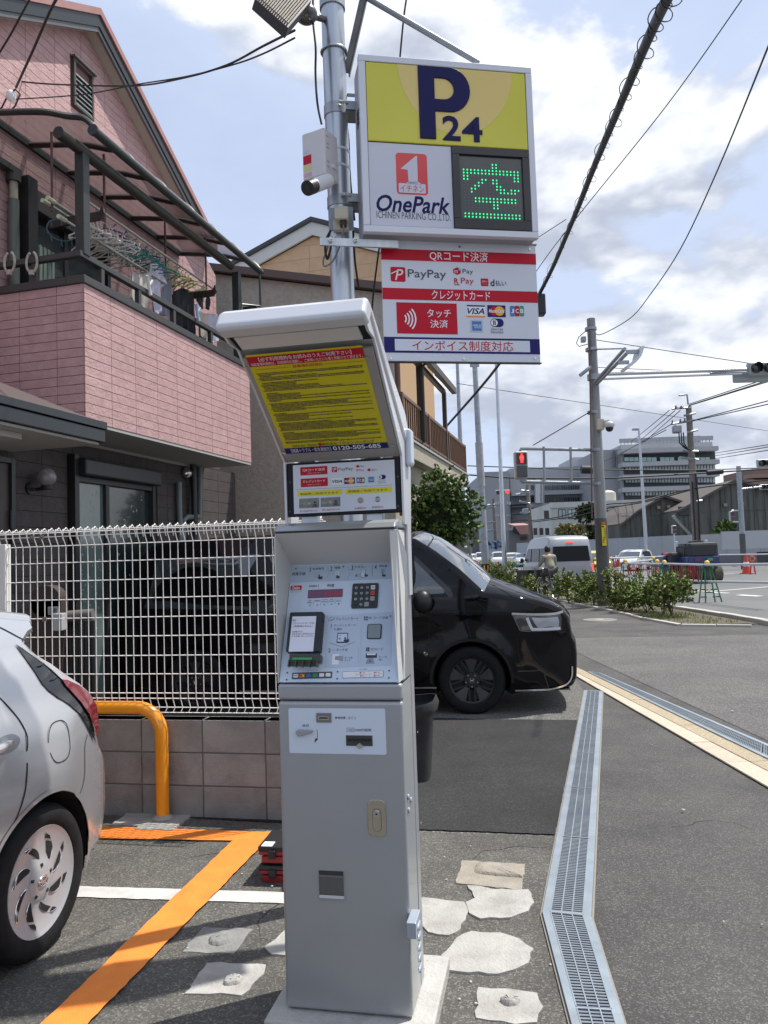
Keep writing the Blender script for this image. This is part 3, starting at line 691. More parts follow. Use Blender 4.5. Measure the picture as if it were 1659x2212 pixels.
for i in range(3): f.layer(2+i); f.disc(938-i*18,680,.0040,TXT); f.disc(938-i*18,680,.0034,PANM)
f.text('¥',893,688,908,672,TXT); f.layer(2); f.rrect(1148,655,1188,615,.001,MGREY); f.layer(3); f.text('領収書',1152,640,1184,630,PANM); hand(1163,655,.7)
f.layer(2); f.rrect(240,828,355,780,.002,RED); f.layer(3); f.text('Daito',258,822,340,788,WHITE,.03); f.layer(2); f.text('大都テクノロジーズ',238,850,350,838,TXT)
f.text('駐車番号',425,797,508,775,TXT,.01); f.line(522,765,522,803,.0008,DGREY); f.text('料金',608,797,685,762,TXT,.01)
LEDB = M('led_window',(.16,.04,.10),rough=.15,coat=.3); LEDR = M('led_digits',(.45,.03,.05),emit=.12); f.poly([f.p(418,826),f.p(768,812),f.p(762,895),f.p(412,910)],LEDB)
f.layer(4); f.text('10-54',590,888,752,842,LEDR); f.layer(2)
for i,(t,t2) in enumerate((('現金','精算中止'),('釣銭切れ',''),('1000円','使用中止'),('領収書','発行中止'),('クレジットカード','使用中止'))):
 x = 438+i*72; y = 940-i*4
 f.text(t,x-(28 if len(t) > 3 else 16),y+(6 if not t2 else -2),x+(28 if len(t) > 3 else 16),y-(12 if not t2 else 14),TXT)
 if t2: f.text(t2,x-28,y+18,x+28,y+4,TXT)
 f.disc(x-2,y+40,.0030,MGREY if i < 4 else M('lamp_purple',(.2,.04,.12),rough=.3));
 if i: f.line(x-38,y-10,x-38,y+45,.0006,DGREY)
# credit section
f.text('クレジットカード',695,1133,925,1095,TXT,.005); f.rrect(622,1138,660,1112,.001,TXT); f.rrect(638,1126,684,1100,.001,TXT); f.layer(3); f.rrect(625,1135,657,1115,.001,BG2); f.rrect(641,1123,681,1103,.001,BG2); f.layer(2)
f.text('1',640,1208,658,1168,TXT,.02); f.text('クレジットカード',675,1195,895,1165,TXT); f.text('を選択',675,1233,758,1205,TXT)
f.rrect(703,1358,820,1255,.002,TXT); f.layer(3); f.rrect(712,1345,812,1265,.001,PANM); f.layer(4); f.rrect(722,1325,745,1305,.0005,MGREY); f.line(720,1285,750,1284,.001,TXT); hand(782,1300,1.0); f.layer(2)
f.line(628,1353,758,1398,.0012,DGREY); f.line(758,1398,890,1346,.0012,DGREY)
f.text('2',620,1452,645,1412,TXT,.02)
for i in range(3): f.text(')',660+i*10,1440-i*0+i*4,665+i*10,1420-i*4,TXT)
f.text('タッチ式',698,1443,815,1412,TXT,.005); f.rrect(655,1575,732,1470,.002,WHITE); f.layer(3); f.poly([f.p(690,1490),f.p(770,1490),f.p(765,1540),f.p(685,1525)],MGREY); f.layer(2)
f.text('カードを',783,1518,865,1495,TXT); f.text('タッチ',783,1543,842,1522,TXT); f.line(922,1400,918,1570,.0007,MGREY)
f.text('コード決済',1072,1120,1222,1088,TXT,.005)
for i,(a,b) in enumerate(((978,1108),(1000,1108),(978,1130),(1000,1130))): f.rrect(a,b,a+17,b-17,.0005,TXT)
for i in range(5): f.rect(1024+i*7,1117,1028+i*7,1094,TXT)
f.text('ICカード',1052,1435,1172,1405,TXT,.005); f.rrect(998,1442,1035,1402,.001,TXT); f.layer(3); f.line(1016,1402,1016,1442,.0007,BG2); f.line(998,1422,1035,1422,.0007,BG2); f.layer(2)
f.rect(995,1508,1110,1462,TXT); f.layer(3); f.rect(1008,1480,1098,1464,WHITE); f.poly([f.p(1015,1510),f.p(1070,1508),f.p(1085,1565),f.p(993,1567)],MGREY); f.poly([f.p(1040,1525),f.p(1056,1542),f.p(1046,1542),f.p(1046,1555),f.p(1034,1555),f.p(1034,1542),f.p(1026,1542)],TXT); f.layer(2)
f.text('カードを',1128,1510,1210,1488,TXT); f.text('挿入',1128,1537,1168,1515,TXT)
f.text('クレジットカード',403,1640,515,1625,TXT); f.text('コード決済',933,1628,1005,1614,TXT)
f.poly([f.p(258,1658),f.p(660,1645),f.p(655,1710),f.p(253,1722)],DGREY); f.poly([f.p(765,1645),f.p(1175,1636),f.p(1172,1700),f.p(762,1712)],TXT)
f.layer(3); f.poly([f.p(767,1648),f.p(1172,1639),f.p(1169,1697),f.p(765,1709)],WHITE); f.line(900,1645,897,1706,.0008,TXT); f.line(1038,1642,1035,1702,.0008,TXT); f.line(900,1675,1171,1669,.0008,TXT)
f.layer(4)
for t,x,y,m in (('PayPay',955,1660,RED),('Pay',1100,1657,RED),('d払い',960,1690,RED),('R Pay',1100,1688,RED)): f.text(t,x,y+6,x+40,y-8,m); f.rrect(x-20,y+6,x-5,y-8,.0004,m)
for i in range(6): f.rrect(268+i*65,1706-i*2,320+i*65,1670-i*2,.001,(WHITE,ORANGEP,BLUEP,GREENP,WHITE,WHITE)[i])
f.layer(5); f.text('VISA',275,1692,315,1680,NAVY,.02); f.disc(350,1687,.0035,RED); f.disc(368,1687,.0035,YEL)
for x,y in ((295,613),(773,592),(1245,1088),(208,1658),(202,1727),(714,1647),(709,1717),(1231,1637),(1229,1708)): f.layer(3); f.disc(x,y,.0027,PHOLE)
f.done('panel_printing',pm)
# keypad
kp = fblock(f,868,765,1114,1008,0,.006,M('keypad_black',(.02,.021,.023),rough=.4),r=.006); kpo = obj('keypad',kp,None,pm,bevel=.001)
KM_ = M('key_grey',(.36,.38,.38),rough=.4); KW = M('key_white',(.72,.72,.7),rough=.4); KR = M('key_red',(.65,.06,.03),rough=.4)
lab = [['1','2','3','検索'],['4','5','6','取消'],['7','8','9','領収書'],['*','0','利用','*']]
tx = Face(MF,f.o,f.ux,f.uv,'m1',.0005)
for r in range(4):
 for c in range(4):
  x = 906+c*56-r*3; y = 812+r*56-c*2; t = lab[r][c]
  m = KW if (r,c) == (0,3) else KR if (r,c) == (1,3) else KM_
  if t == '*': k = fdisc(f,x,y,.0045,.006,.0085,BLKPL)
  elif len(t) > 1: k = fblock(f,x-22,y+21,x+22,y-21,.006,.0095,m,r=.001)
  else: k = fdisc(f,x,y,.0052,.006,.0095,m)
  ko = obj('key',k,None,kpo)
  if t != '*':
   tx.layer(20); tx.text(t,x-(7 if len(t) == 1 else 15),y+12 if len(t) == 1 else y+7,x+(7 if len(t) == 1 else 15),y-12 if len(t) == 1 else y-7,TXT)
tx.done('key_lettering',kpo)
# card reader with paper notice
cr = fblock(f,216,1470,590,1068,0,.030,BLKPL,r=.006); cro = obj('card_reader',cr,None,pm,bevel=.003)
g = Face(MF,f.o+f.n*.030,f.ux,f.uv,'m1',.0006); mb = MB()
fblock(g,222,1445,500,1088,.0,.0012,M('notice_paper',(.74,.74,.84),rough=.7),mb); g.layer(4)
for t,x0,y0,x1,y1 in (('現在',262,1142,300,1122),('クレジットカードは',261,1172,482,1148),('ご利用頂けません。',260,1202,468,1178),('お手数ですが',258,1255,362,1237),('他の決済をご利用頂きます',256,1276,478,1258),('ようお願い申し上げます。',254,1298,475,1280)): g.text(t,x0,y0,x1,y1,DGREY)
g.mb.add(mb.v,[tuple(q) for q in mb.f]); g.mb.mi[-len(mb.f):] = [len(g.mb.mats)]*len(mb.f); g.mb.mats.append(mb.mats[0]); g.done('paper_notice',cro)
sl_ = M('smoked_plastic',(.10,.11,.085),rough=.12,trans=.55,ior=1.45)
mb = MB(); fblock(g,225,1545,545,1470,-.03,.004,sl_,mb); obj('smoked_cover',mb,None,cro,bevel=.003)
mb = MB().use(sl_); a_,b_ = g.p(232,1548); c_,d_ = g.p(545,1615)
mb.prism([g.to(a_,b_,.012),g.to(c_-.0,b_,.012),g.to(c_-.01,d_,.03),g.to(a_+.008,d_,.03)],g.n*-.004)
for i in range(5): u = a_+(c_-a_)*(.04+i*.22); mb.prism([g.to(u,b_,.03),g.to(u+.004,b_,.03),g.to(u+.004,d_,.034),g.to(u,d_,.034)],g.n*-.02)
obj('finger_guide',mb,None,cro)
mb = MB(); fblock(g,262,1530,460,1508,.004,.006,M('green_slot',(.03,.28,.08),rough=.3,emit=.12),mb); obj('card_slot',mb,None,cro)
sw = fblock(f,1008,1320,1160,1168,0,.005,BLKPL,r=.006); swo = obj('code_scanner',sw,None,pm,bevel=.001)
mb = MB(); fblock(f,1018,1312,1150,1176,.005,.006,M('scanner_window',(.20,.235,.25),rough=.12,coat=.4),mb,r=.004); obj('scanner_window',mb,None,swo)
# lower door fittings
d = Face(MF,(0,-.0002,0),(1,0,0),(0,0,1),'m2',.0005)
PLW = M('door_plate_white',(.60,.67,.76),rough=.3); dp = fblock(d,150,440,775,150,0,.0018,PLW,r=.006); dpo = obj('coin_panel',dp,None,pm,bevel=.0006)
d.layer(5); d.text('コイン',530,218,588,200,TXT); d.text('1000円紙幣',580,298,685,280,TXT,.02); d.text('返却',235,268,277,251,TXT,.01)
for i in range(4): d.layer(5+i); d.disc(455+i*18,208,.0037,TXT); d.disc(455+i*18,208,.0030,PLW)
d.layer(10)
for i,t in enumerate(('500','100','50','10')): d.text(t,450+i*18,212,461+i*18,205,TXT)
d.layer(5); d.rrect(525,300,574,275,.001,TXT); d.layer(6); d.rrect(527,298,572,277,.001,PLW); d.layer(7); d.text('1000',533,293,567,282,TXT)
d.layer(5)
ar = [(330,285),(334,310),(333,335),(327,352)]
for a,b in zip(ar[:-1],ar[1:]): d.line(*a,*b,.0018,TXT)
d.poly([d.p(338,348),d.p(312,375),d.p(320,343)],TXT)
d.done('plate_lettering',dpo)
cs = fblock(d,328,238,423,178,0,.006,M('slot_frame_grey',(.22,.22,.215),rough=.35,metal=.6)); cso = obj('coin_slot',cs,None,pm,bevel=.001)
mb = MB(); fblock(d,340,219,408,198,.006,.0068,STEEL,mb,r=.003); fblock(d,346,213,402,204,.0068,.0072,BLACK,mb); obj('slot_mouth',mb,None,cso)
mb = MB().use(M('lever_grey',(.34,.35,.36),rough=.35,metal=.3)); a = d.p(215,305); b = d.p(302,296)
mb.prism([d.to(a[0]-.010,a[1],.014),d.to(a[0]-.004,a[1]-.011,.014),d.to(a[0]+.008,a[1]-.010,.014),d.to(b[0],b[1]-.003,.014),d.to(b[0]+.002,b[1]+.004,.014),d.to(a[0],a[1]+.012,.014),d.to(a[0]-.008,a[1]+.008,.014)],d.n*-.011); obj('return_lever',mb,None,pm,bevel=.002)
mb = MB(); fblock(d,521,392,692,325,0,.003,DGREY,mb); fblock(d,527,385,686,331,.003,.0034,M('slot_dark',(.05,.05,.05),rough=.3),mb); fblock(d,532,358,682,348,.0034,.009,BLKPL,mb)
a = d.p(585,392); b = d.p(635,392); c = d.p(610,412); t_ = d.p(610,372); mb.use(STEEL); mb.prism([d.to(*a,.006),d.to(*c,.006),d.to(*b,.006),d.to(*t_,.006)],d.n*-.005); obj('bill_slot',mb,None,pm)
lk = M('lock_chrome',(.58,.56,.50),rough=.18,metal=1); mb = MB(); fblock(d,666,980,778,745,0,.004,lk,mb,r=.018); lko = obj('door_lock',mb,None,pm,bevel=.0015)
mb = MB(); u,v = d.p(721,832); mb.use(BLACK); mb.prism([d.to(u+.0155*math.cos(q),v+.0155*math.sin(q)+(-.045 if math.sin(q) < -.1 else 0),.0044) for q in [2*math.pi*i/24 for i in range(24)]],d.n*-.0008)
mb.use(lk); mb.prism([d.to(u+.0142*math.cos(q),v+.0142*math.sin(q)+(-.045 if math.sin(q) < -.1 else 0),.0052) for q in [2*math.pi*i/24 for i in range(24)]],d.n*-.001); obj('lock_handle',mb,None,lko)
mb = MB(); fdisc(d,721,832,.0105,.005,.010,STEEL,mb); fdisc(d,721,832,.0075,.01,.0115,lk,mb); mb.use(BLACK); fblock(d,716,838,726,828,.0115,.0118,BLACK,mb); obj('lock_cylinder',mb,None,lko,smooth=30)
# change tray
x0,z0 = d.p(343,1385); x1,z1 = d.p(507,1215)
mb = MB().use(M('tray_steel',(.16,.165,.17),rough=.3,metal=.7)); hgt = .0006
mb.face([d.to(x0,z1,hgt),d.to(x1,z1,hgt),d.to(x1,z0,hgt),d.to(x0,z0,hgt)][::-1]); tro = obj('change_tray',mb,None,pm)
mb = MB()
for a_,b_,m,h in ((z1-.011,z1,M('tray_dark',(.035,.035,.036),rough=.4),.0012),(z1-.02,z1-.013,M('tray_flap',(.20,.2,.2),rough=.3,metal=.5),.004),(z0,z0+.011,M('tray_bright',(.55,.57,.6),rough=.35),.003)):
 mb.use(m); mb.face([d.to(x0+.001,b_,h),d.to(x0+.001,a_,h),d.to(x1-.001,a_,h),d.to(x1-.001,b_,h)])
for xx in (x0,x1-.002): mb.use(SIL); mb.box(xx,-.004,z0-.002,xx+.002,0,z1+.002)
mb.use(SIL); mb.box(x0,-.005,z0-.003,x1,0,z0-.001); obj('tray_lip',mb,None,tro)
# side fittings
sdm = M('side_box_grey',(.36,.40,.46),rough=.4,metal=.3)
yb0,zb0 = MF.onX(975,1660,W_+.03,'m2'); yb1,zb1 = MF.onX(1050,1285,W_+.03,'m2')
mb = MB().use(sdm); mb.box(W_,yb0,zb0,W_+.032,yb0+.10,zb1-.015); lvo = obj('side_vent',mb,None,pm,bevel=.003)
for i in range(5):
 mb = MB().use(sdm); z = zb1-.045-i*.034; mb.ball((W_+.033,yb0+.052,z),.012,.5,2.4,.95,10,6); obj('louvre',mb,None,lvo,smooth=60)
for x,y in ((927,728),(943,748),(930,815)):
 yy,zz = MF.onX(x,y,W_,'m2'); mb = MB().use(sdm); mb.ball((W_,yy,zz),.009,.5,1,1.15,10,6); obj('bolt_head',mb,None,pm,smooth=60)
for x,y in ((985,303),(1008,898),(1045,1715),(1048,1795)):
 yy,zz = MF.onX(x,y,W_,'m2'); mb = MB().use(STEEL); mb.ball((W_+.001,yy,zz),.004,.5,1,1,8,4); obj('screw',mb,None,pm,smooth=60)
# header: black framed price board, tilted notice, hood, side panel
hb = Face(MF,(0,.149,0),(1,0,0),(0,0,1),'c4',.0006)
for x in (.05,.30): mb = MB().use(GALV); mb.box(x,.17,zc1-.03,x+.06,.22,2.0); obj('header_post',mb,None,pm,bevel=.003)
zb0_,zb1_ = 1.755,1.957
mb = MB().use(M('gloss_black_frame',(.006,.006,.009),rough=.35,spec=.25)); mb.box(.004,.150,zb0_,.437,.175,zb1_); hbo = obj('information_board',mb,None,pm,bevel=.003)
mb = MB(); BW = BOARDW; hb.layer(1); hb.poly([hb.p(592,1430),hb.p(602,1803),hb.p(1385,1763),hb.p(1371,1385)][::-1][::-1],BW)
hb.layer(2)
def paylogos(f,L,T):
 """T maps board units to that face's pixels"""
def skewrect(f,x0,y0,x1,y1,m,sk): f.poly([f.p(x0,y0),f.p(x0+(x1-x0)*0,y1),f.p(x1,y1+sk),f.p(x1,y0+sk)],m)
def on(x0,y0,x1,y1): return x0,y0,x1,y1
hb.rect(650,1508,857,1433,RED); hb.rect(654,1598,860,1522,RED); hb.rect(628,1670,971,1612,YEL); hb.rect(1000,1652,1352,1593,YEL); hb.line(616,1618,1357,1580,.0008,TXT)
hb.layer(3)
hb.text('QRコード決済',668,1480,838,1448,WHITE,.01); hb.text('ご利用いただけます',700,1494,808,1482,WHITE); hb.text('クレジットカード',670,1566,840,1536,WHITE,.01); hb.text('ご利用いただけます',702,1584,808,1572,WHITE)
hb.text('新紙幣ご利用できます',650,1660,944,1628,TXT,.02); hb.text('新硬貨ご利用できます',1018,1640,1320,1607,TXT,.02)
def paypay(f,x0,y0,x1,y1,k):
 r = abs(f.p(x1,y1)[0]-f.p(x0,y0)[0])*.12
 f.layer(k); f.rrect(x0,y1,x1,y0,r,RED); w = x1-x0; h = y1-y0
 f.layer(k+1); f.text('P',x0+w*.30,y1-h*.10,x0+w*.85,y0+h*.16,WHITE,.0,.25); f.line(x0+w*.02,y0+h*.45,x0+w*.55,y0+h*.2,abs(f.p(x1,y1)[0]-f.p(x0,y0)[0])*.07,WHITE)
def cards(f,r,k):
 """r = five card boxes"""
 (a,b,c,d_,e) = r
 f.layer(k); f.rect(a[0],a[3],a[2],a[1],WHITE); f.layer(k+1); h = a[3]-a[1]; f.rect(a[0],a[1]+h*.08,a[2],a[1],NAVY); f.rect(a[0],a[3],a[2],a[3]-h*.08,ORANGEP); f.text('VISA',a[0]+4,a[3]-h*.25,a[2]-4,a[1]+h*.25,NAVY,.03,.3)
 f.layer(k); f.rect(b[0],b[3],b[2],b[1],NAVY); f.layer(k+1); w = b[2]-b[0]; h = b[3]-b[1]; rr = abs(f.p(b[0],b[1])[1]-f.p(b[0],b[3])[1])*.42; f.disc(b[0]+w*.36,(b[1]+b[3])/2,rr,RED); f.layer(k+2); f.disc(b[0]+w*.66,(b[1]+b[3])/2,rr,M('amber_print',(.85,.40,.02),rough=.4)); f.layer(k+3); f.text('MasterCard',b[0]+w*.06,b[3]-h*.36,b[2]-w*.06,b[1]+h*.36,WHITE,.02,.2)
 w = (c[2]-c[0])/3
 for i,m in enumerate((BLUEP,RED,GREENP)): f.layer(k); f.rrect(c[0]+w*i+w*.06,c[3],c[0]+w*(i+1)-w*.06,c[1],abs(f.p(c[0]+w,c[1])[0]-f.p(c[0],c[1])[0])*.3,m); f.layer(k+1); h = c[3]-c[1]; f.text('JCB'[i],c[0]+w*i+w*.2,c[3]-h*.3,c[0]+w*(i+1)-w*.15,c[1]+h*.3,WHITE,.03)
 f.layer(k); f.rect(d_[0],d_[3],d_[2],d_[1],M('card_pale_blue',(.42,.53,.62),rough=.4)); f.layer(k+1); w = d_[2]-d_[0]; h = d_[3]-d_[1]; f.rect(d_[0]+w*.12,d_[3]-h*.12,d_[2]-w*.12,d_[1]+h*.12,BLUEP); f.layer(k+2); f.text('AMERICAN',d_[0]+w*.15,d_[1]+h*.52,d_[2]-w*.15,d_[1]+h*.38,WHITE,.01); f.text('EXPRESS',d_[0]+w*.3,d_[1]+h*.68,d_[2]-w*.15,d_[1]+h*.56,WHITE,.01)
 w = e[2]-e[0]; h = (e[3]-e[1])*.58; f.layer(k); f.rrect(e[0]+w*.05,e[1]+h,e[2]-w*.05,e[1],abs(f.p(e[0],e[1])[1]-f.p(e[0],e[1]+h)[1])*.49,NAVY); f.layer(k+1); rr = abs(f.p(e[0],e[1])[1]-f.p(e[0],e[1]+h)[1])*.42; f.disc(e[0]+w*.30,e[1]+h*.5,rr,WHITE); f.layer(k+2); f.rect(e[0]+w*.22,e[1]+h*.78,e[0]+w*.28,e[1]+h*.22,NAVY); f.rect(e[0]+w*.33,e[1]+h*.78,e[0]+w*.38,e[1]+h*.22,NAVY)
 f.text('Diners Club',e[0]+w*.06,e[1]+h*1.42,e[2]-w*.1,e[1]+h*1.12,DGREY,0,.3); f.text('International',e[0]+w*.06,e[1]+h*1.78,e[2]-w*.05,e[1]+h*1.48,DGREY,0,.3)
paypay(hb,892,1440,932,1483,2); hb.text('PayPay',942,1477,1055,1443,DGREY,.0)
hb.layer(2); hb.poly([hb.p(1090,1425),hb.p(1103,1432),hb.p(1102,1443),hb.p(1090,1448),hb.p(1079,1441),hb.p(1080,1431)],RED); hb.text('Pay',1107,1446,1140,1428,DGREY); hb.text('R',1082,1476,1095,1458,RED,.03); hb.text('Pay',1100,1478,1141,1456,RED); hb.rrect(1166,1474,1188,1453,.0015,RED); hb.text('d払い',1193,1472,1243,1452,DGREY,.01)
cards(hb,((892,1525,974,1580),(988,1522,1068,1574),(1080,1520,1145,1568),(1168,1512,1220,1566),(1241,1500,1310,1566)),2)
BILL = M('banknote_print',(.17,.165,.16),(.26,.25,.235),sc=60,rough=.6); BILL2 = M('banknote_light',(.42,.42,.36),rough=.6)
for x0,y0,x1,y1 in ((641,1682,795,1760),(806,1675,957,1750)):
 hb.layer(2); hb.poly([hb.p(x0,y0+4),hb.p(x0,y1),hb.p(x1,y1-6),hb.p(x1,y0-4)],BILL); hb.layer(3); hb.disc((x0+x1)/2,(y0+y1)/2,.0052,BILL2,sx=.85); hb.disc(x1-34,(y0+y1)/2-8,.0040,BLACK,sx=.8); hb.poly([hb.p(x1-55,y1-12),hb.p(x1-44,y1-36),hb.p(x1-22,y1-36),hb.p(x1-12,y1-12)],DGREY)
 hb.text('千円' if x0 < 700 else '1000',x0+14,y0+52,x0+46,y0+34,BILL2)
for x,y,m,mm in ((1112,1698,M('coin_old',(.36,.32,.25),rough=.5),BILL2),(1244,1690,M('coin_new',(.05,.05,.055),rough=.5),BOARDW)):
 hb.layer(2); hb.disc(x,y,.0112 if m.name == 'coin_old' else .0104,m); hb.layer(3); hb.disc(x,y,.0085,mm if m.name == 'coin_new' else M('coin_mid',(.30,.27,.21),rough=.5)); hb.layer(4); hb.disc(x,y,.0076,m); hb.layer(5); hb.text('500',x-22,y+12,x+22,y-12,mm,.02)
hb.layer(2)
for t,x0,y0,x1,y1 in (('旧1000円札OK',647,1790,785,1768),('新1000円札OK',818,1780,957,1758),('旧硬貨OK',1068,1768,1158,1748),('新硬貨OK',1200,1760,1290,1740)): hb.text(t,x0,y0,x1,y1,RED,.0)
for x,y in ((570,1785),(1402,1742),(572,1560),(1400,1515)): hb.disc(x,y,.0035,DGREY)
hb.done('board_printing',hbo)
# tilted notice
yb,zb2_ = .150,1.960; yt,zt2 = -.29,2.262
tdir = Vector((0,yt-yb,zt2-zb2_)); tl = tdir.length; tdir.normalize()
nf = Face(MF,(0,yb,zb2_),(1,0,0),tdir,'c4',.0008)
TPL = M('notice_plate_metal',(.33,.31,.29),(.36,.34,.32),sc=600,rough=.5,metal=.3)
mb = MB().use(TPL); mb.prism([nf.to(.004,0,0),nf.to(.437,0,0),nf.to(.437,tl-.02,0),nf.to(.004,tl-.02,0)],nf.n*-.008); npo = obj('notice_plate',mb,None,pm,bevel=.001)
YN = M('notice_yellow',(.62,.53,.0),rough=.4,coat=.2)
tlx,tly = nf.p(215,583); trx,tr_y = nf.p(1110,508); blx,bly = nf.p(553,1342); brx,bry = nf.p(1340,1287)
xL = (tlx+blx)/2; xR = (trx+brx)/2; vT = (tly+tr_y)/2; vB = (bly+bry)/2
nf.layer(1); nf.rect(xL,vB,xR,vT,YN,px=False)
Hh = vT-vB; Wd = xR-xL; nf.layer(2)
nf.rect(xL,vT-.017*Hh,xR,vT-.105*Hh,RED,px=False); nf.rect(xL,vB,xR,vB+.062*Hh,NAVY,px=False)
def nt(t,u0,v0,u1,v1,m,b=0): nf.text(t,xL+Wd*u0,vT-Hh*v1,xL+Wd*u1,vT-Hh*v0,m,b,px=False)
nf.layer(3)
nt('【必ず利用規約をお読みのうえご利用下さい】',.10,.026,.90,.062,WHITE,.02); nt('当駐車場利用時は、利用規約を理解し、ご納得いただいた事と判断させて頂きます。',.02,.070,.985,.098,WHITE)
nt('駐車場利用規約',.37,.115,.63,.142,RED,.01); nf.line(xL+Wd*.04,vT-Hh*.131,xL+Wd*.35,vT-Hh*.131,.0012,RED,px=False); nf.line(xL+Wd*.65,vT-Hh*.131,xL+Wd*.985,vT-Hh*.131,.0012,RED,px=False)
nt('【機器トラブル・緊急連絡先】',.06,.946,.45,.990,WHITE); nt('0120-505-685',.47,.945,.93,.990,WHITE,.035)
nt('【駐車場 運営・管理会社】',.09,.905,.33,.930,TXT); nf.rect(xL+Wd*.345,vT-Hh*.932,xL+Wd*.375,vT-Hh*.900,RED,px=False); nt('株式会社 イチネン パーキング',.38,.900,.88,.932,TXT,.02)
# the small print: rows of tiny characters too small to read
v = .165; rr_ = random.Random(5); row = 0
while v < .885:
 end = rr_.choice((.35,.55,.96,.96,.96,.75,.16)); u = .03 if row % 4 == 0 else .045
 if row % 7 == 6: v += .012
 hgt = .0088
 while u < end:
  w = rr_.uniform(.004,.03)
  nf.rect(xL+Wd*u,vT-Hh*(v+hgt*rr_.uniform(.1,.3)),xL+Wd*min(u+w,end),vT-Hh*(v+hgt*rr_.uniform(.75,1.)),TXT,px=False); u += w+.003
 v += .0128; row += 1
nf.done('notice_print',npo)
for x,y in ((228,675),(1166,598),(525,1330),(1360,1273)):
 mb = MB(); fdisc(nf,x,y,.0062,0,.004,STEEL,mb); fdisc(nf,x,y,.003,.004,.007,STEEL,mb); obj('thumb_screw',mb,None,pm,smooth=30)
# lamp housing strip above the notice, hood and side panel
mb = MB();
LS = M('lamp_cover_white',(.62,.61,.58),rough=.4); fwd = Vector((0,-1,0))
mb.use(LS); mb.prism([(.02,yt-.022,zt2+.006),(.415,yt-.022,zt2+.006),(.415,yt-.092,zt2+.026),(.02,yt-.092,zt2+.026)],(0,.008,.02)); obj('lamp_cover',mb,None,pm,bevel=.001)
mb = MB().use(BLACK); mb.prism([(.002,yt+.0,zt2+.012),(.439,yt+.0,zt2+.012),(.439,yt-.09,zt2+.030),(.002,yt-.09,zt2+.030)],(0,.006,.012)); obj('lamp_recess',mb,None,pm)
# hood: sheet bent over the top; profile in (y, z)
HW = M('hood_silver_paint',(.60,.61,.64),rough=.30,metal=.15,coat=.2)
prof = [(-.385,2.298),(-.395,2.282),(-.448,2.292),(-.460,2.304),(-.430,2.352),(-.405,2.366),(-.37,2.362),(-.05,2.222),(.20,2.128),(.266,2.05),(.255,2.0),(.15,2.04),(-.36,2.325)]
mb = MB().use(HW); mb.prism([(-.012,y,z) for y,z in prof],(.468,0,0)); obj('hood',mb,None,pm,bevel=.014,seg=5)
sp = [(-.415,2.295),(-.37,2.275),(yt-.005,zt2+.012),(yb-.01,zb2_),(yb-.004,zb2_-.25),(.2,zb2_-.25),(.2,1.45),(.262,1.45),(.274,1.68),(.318,1.92),(.27,2.04),(.215,2.112),(-.05,2.206),(-.30,2.312),(-.40,2.352)]
for x in (-.006,W_-.003):
 mb = MB().use(HW); q = [(x,y,z) for y,z in sp]; mb.prism(q,(.009,0,0)); obj('side_panel',mb,None,pm,bevel=.002)
mb = MB().use(M('clear_white_plastic',(.55,.60,.68),rough=.25)); mb.box(W_+.004,.20,1.93,W_+.03,.27,2.07); obj('side_lamp',mb,None,pm,bevel=.012,seg=3)
#SIGN POLE AND WHAT HANGS ON IT
PXX,PYY = -.168,3.72; PR = .0572
def polex(z): return PXX-.006*(z-3)
pol = thing('sign_pole',(PXX,PYY,0),'shiny galvanised steel pole behind the payment machine carrying the parking signs','pole')
mb = MB().use(GALV); mb.tube([(polex(0),PYY,0),(polex(5.6),PYY,5.6)],PR,32,cap=True); obj('pole_tube',mb,None,pol,world=True,smooth=40)
PFr = Fr((PXX,PYY),9.8)
def zof(c,x,y,yy=PYY-PR): return PY(*K(c,x,y),yy).z
CLM = M('clamp_steel',(.36,.38,.40),rough=.4,metal=.7)
for c,y0,y1 in (('c3',548,605),('c3',1052,1108)):
 z1 = zof(c,450,y0); z0 = zof(c,450,y1); mb = MB().use(CLM); mb.lathe([(PR,z0),(PR+.004,z0),(PR+.004,z1),(PR,z1)],(polex(z0),PYY,0),n=32)
 mb.box(*PFr.w(.0,0,0)[:0],*()) if False else None
 a = PFr.w(.02,-PR-.004,z0+.01); obj('clamp_band',mb,None,pol,world=True,smooth=40)
 mb = MB().use(CLM); mb.box(.035,-.07,z0+.004,.26,-.063,z1-.004,PFr.M); mb.box(.035,.04,z0+.004,.26,.047,z1-.004,PFr.M)
 mb.box(.035,-.07,z0+.004,.26,.047,z0+.008,PFr.M); obj('bracket_arm',mb,None,pol,world=True)
 for dx in (.012,.035):
  mb = MB().use(STEEL); zc = (z0+z1)/2+.012; mb.cyl(PFr.w(dx-.012,-.075,zc),PFr.w(dx+.012,-.075,zc),.008,n=6); obj('bolt',mb,None,pol,world=True)
z1 = zof('y4',980,560); mb = MB().use(GALV); mb.tube([(polex(z1)+(PR+.006)*math.cos(q),PYY+(PR+.006)*math.sin(q),z1) for q in [2*math.pi*i/28 for i in range(28)]],.006,6,closed=True); obj('u_bolt',mb,None,pol,world=True,smooth=60)
z1 = zof('y4',980,20); mb = MB().use(CLM); mb.lathe([(PR,z1),(PR+.007,z1),(PR+.007,z1+.05),(PR,z1+.05)],(polex(z1),PYY,0),n=32); obj('clamp_band',mb,None,pol,world=True,smooth=40)
for y in (1840,2050):
 z = zof('y4',1080,y); mb = MB().use(M('white_tie',(.72,.75,.76),rough=.4)); mb.lathe([(PR+.001,z),(PR+.003,z),(PR+.003,z+.012),(PR+.001,z+.012)],(polex(z),PYY,0),n=24); obj('strap',mb,None,pol,world=True)
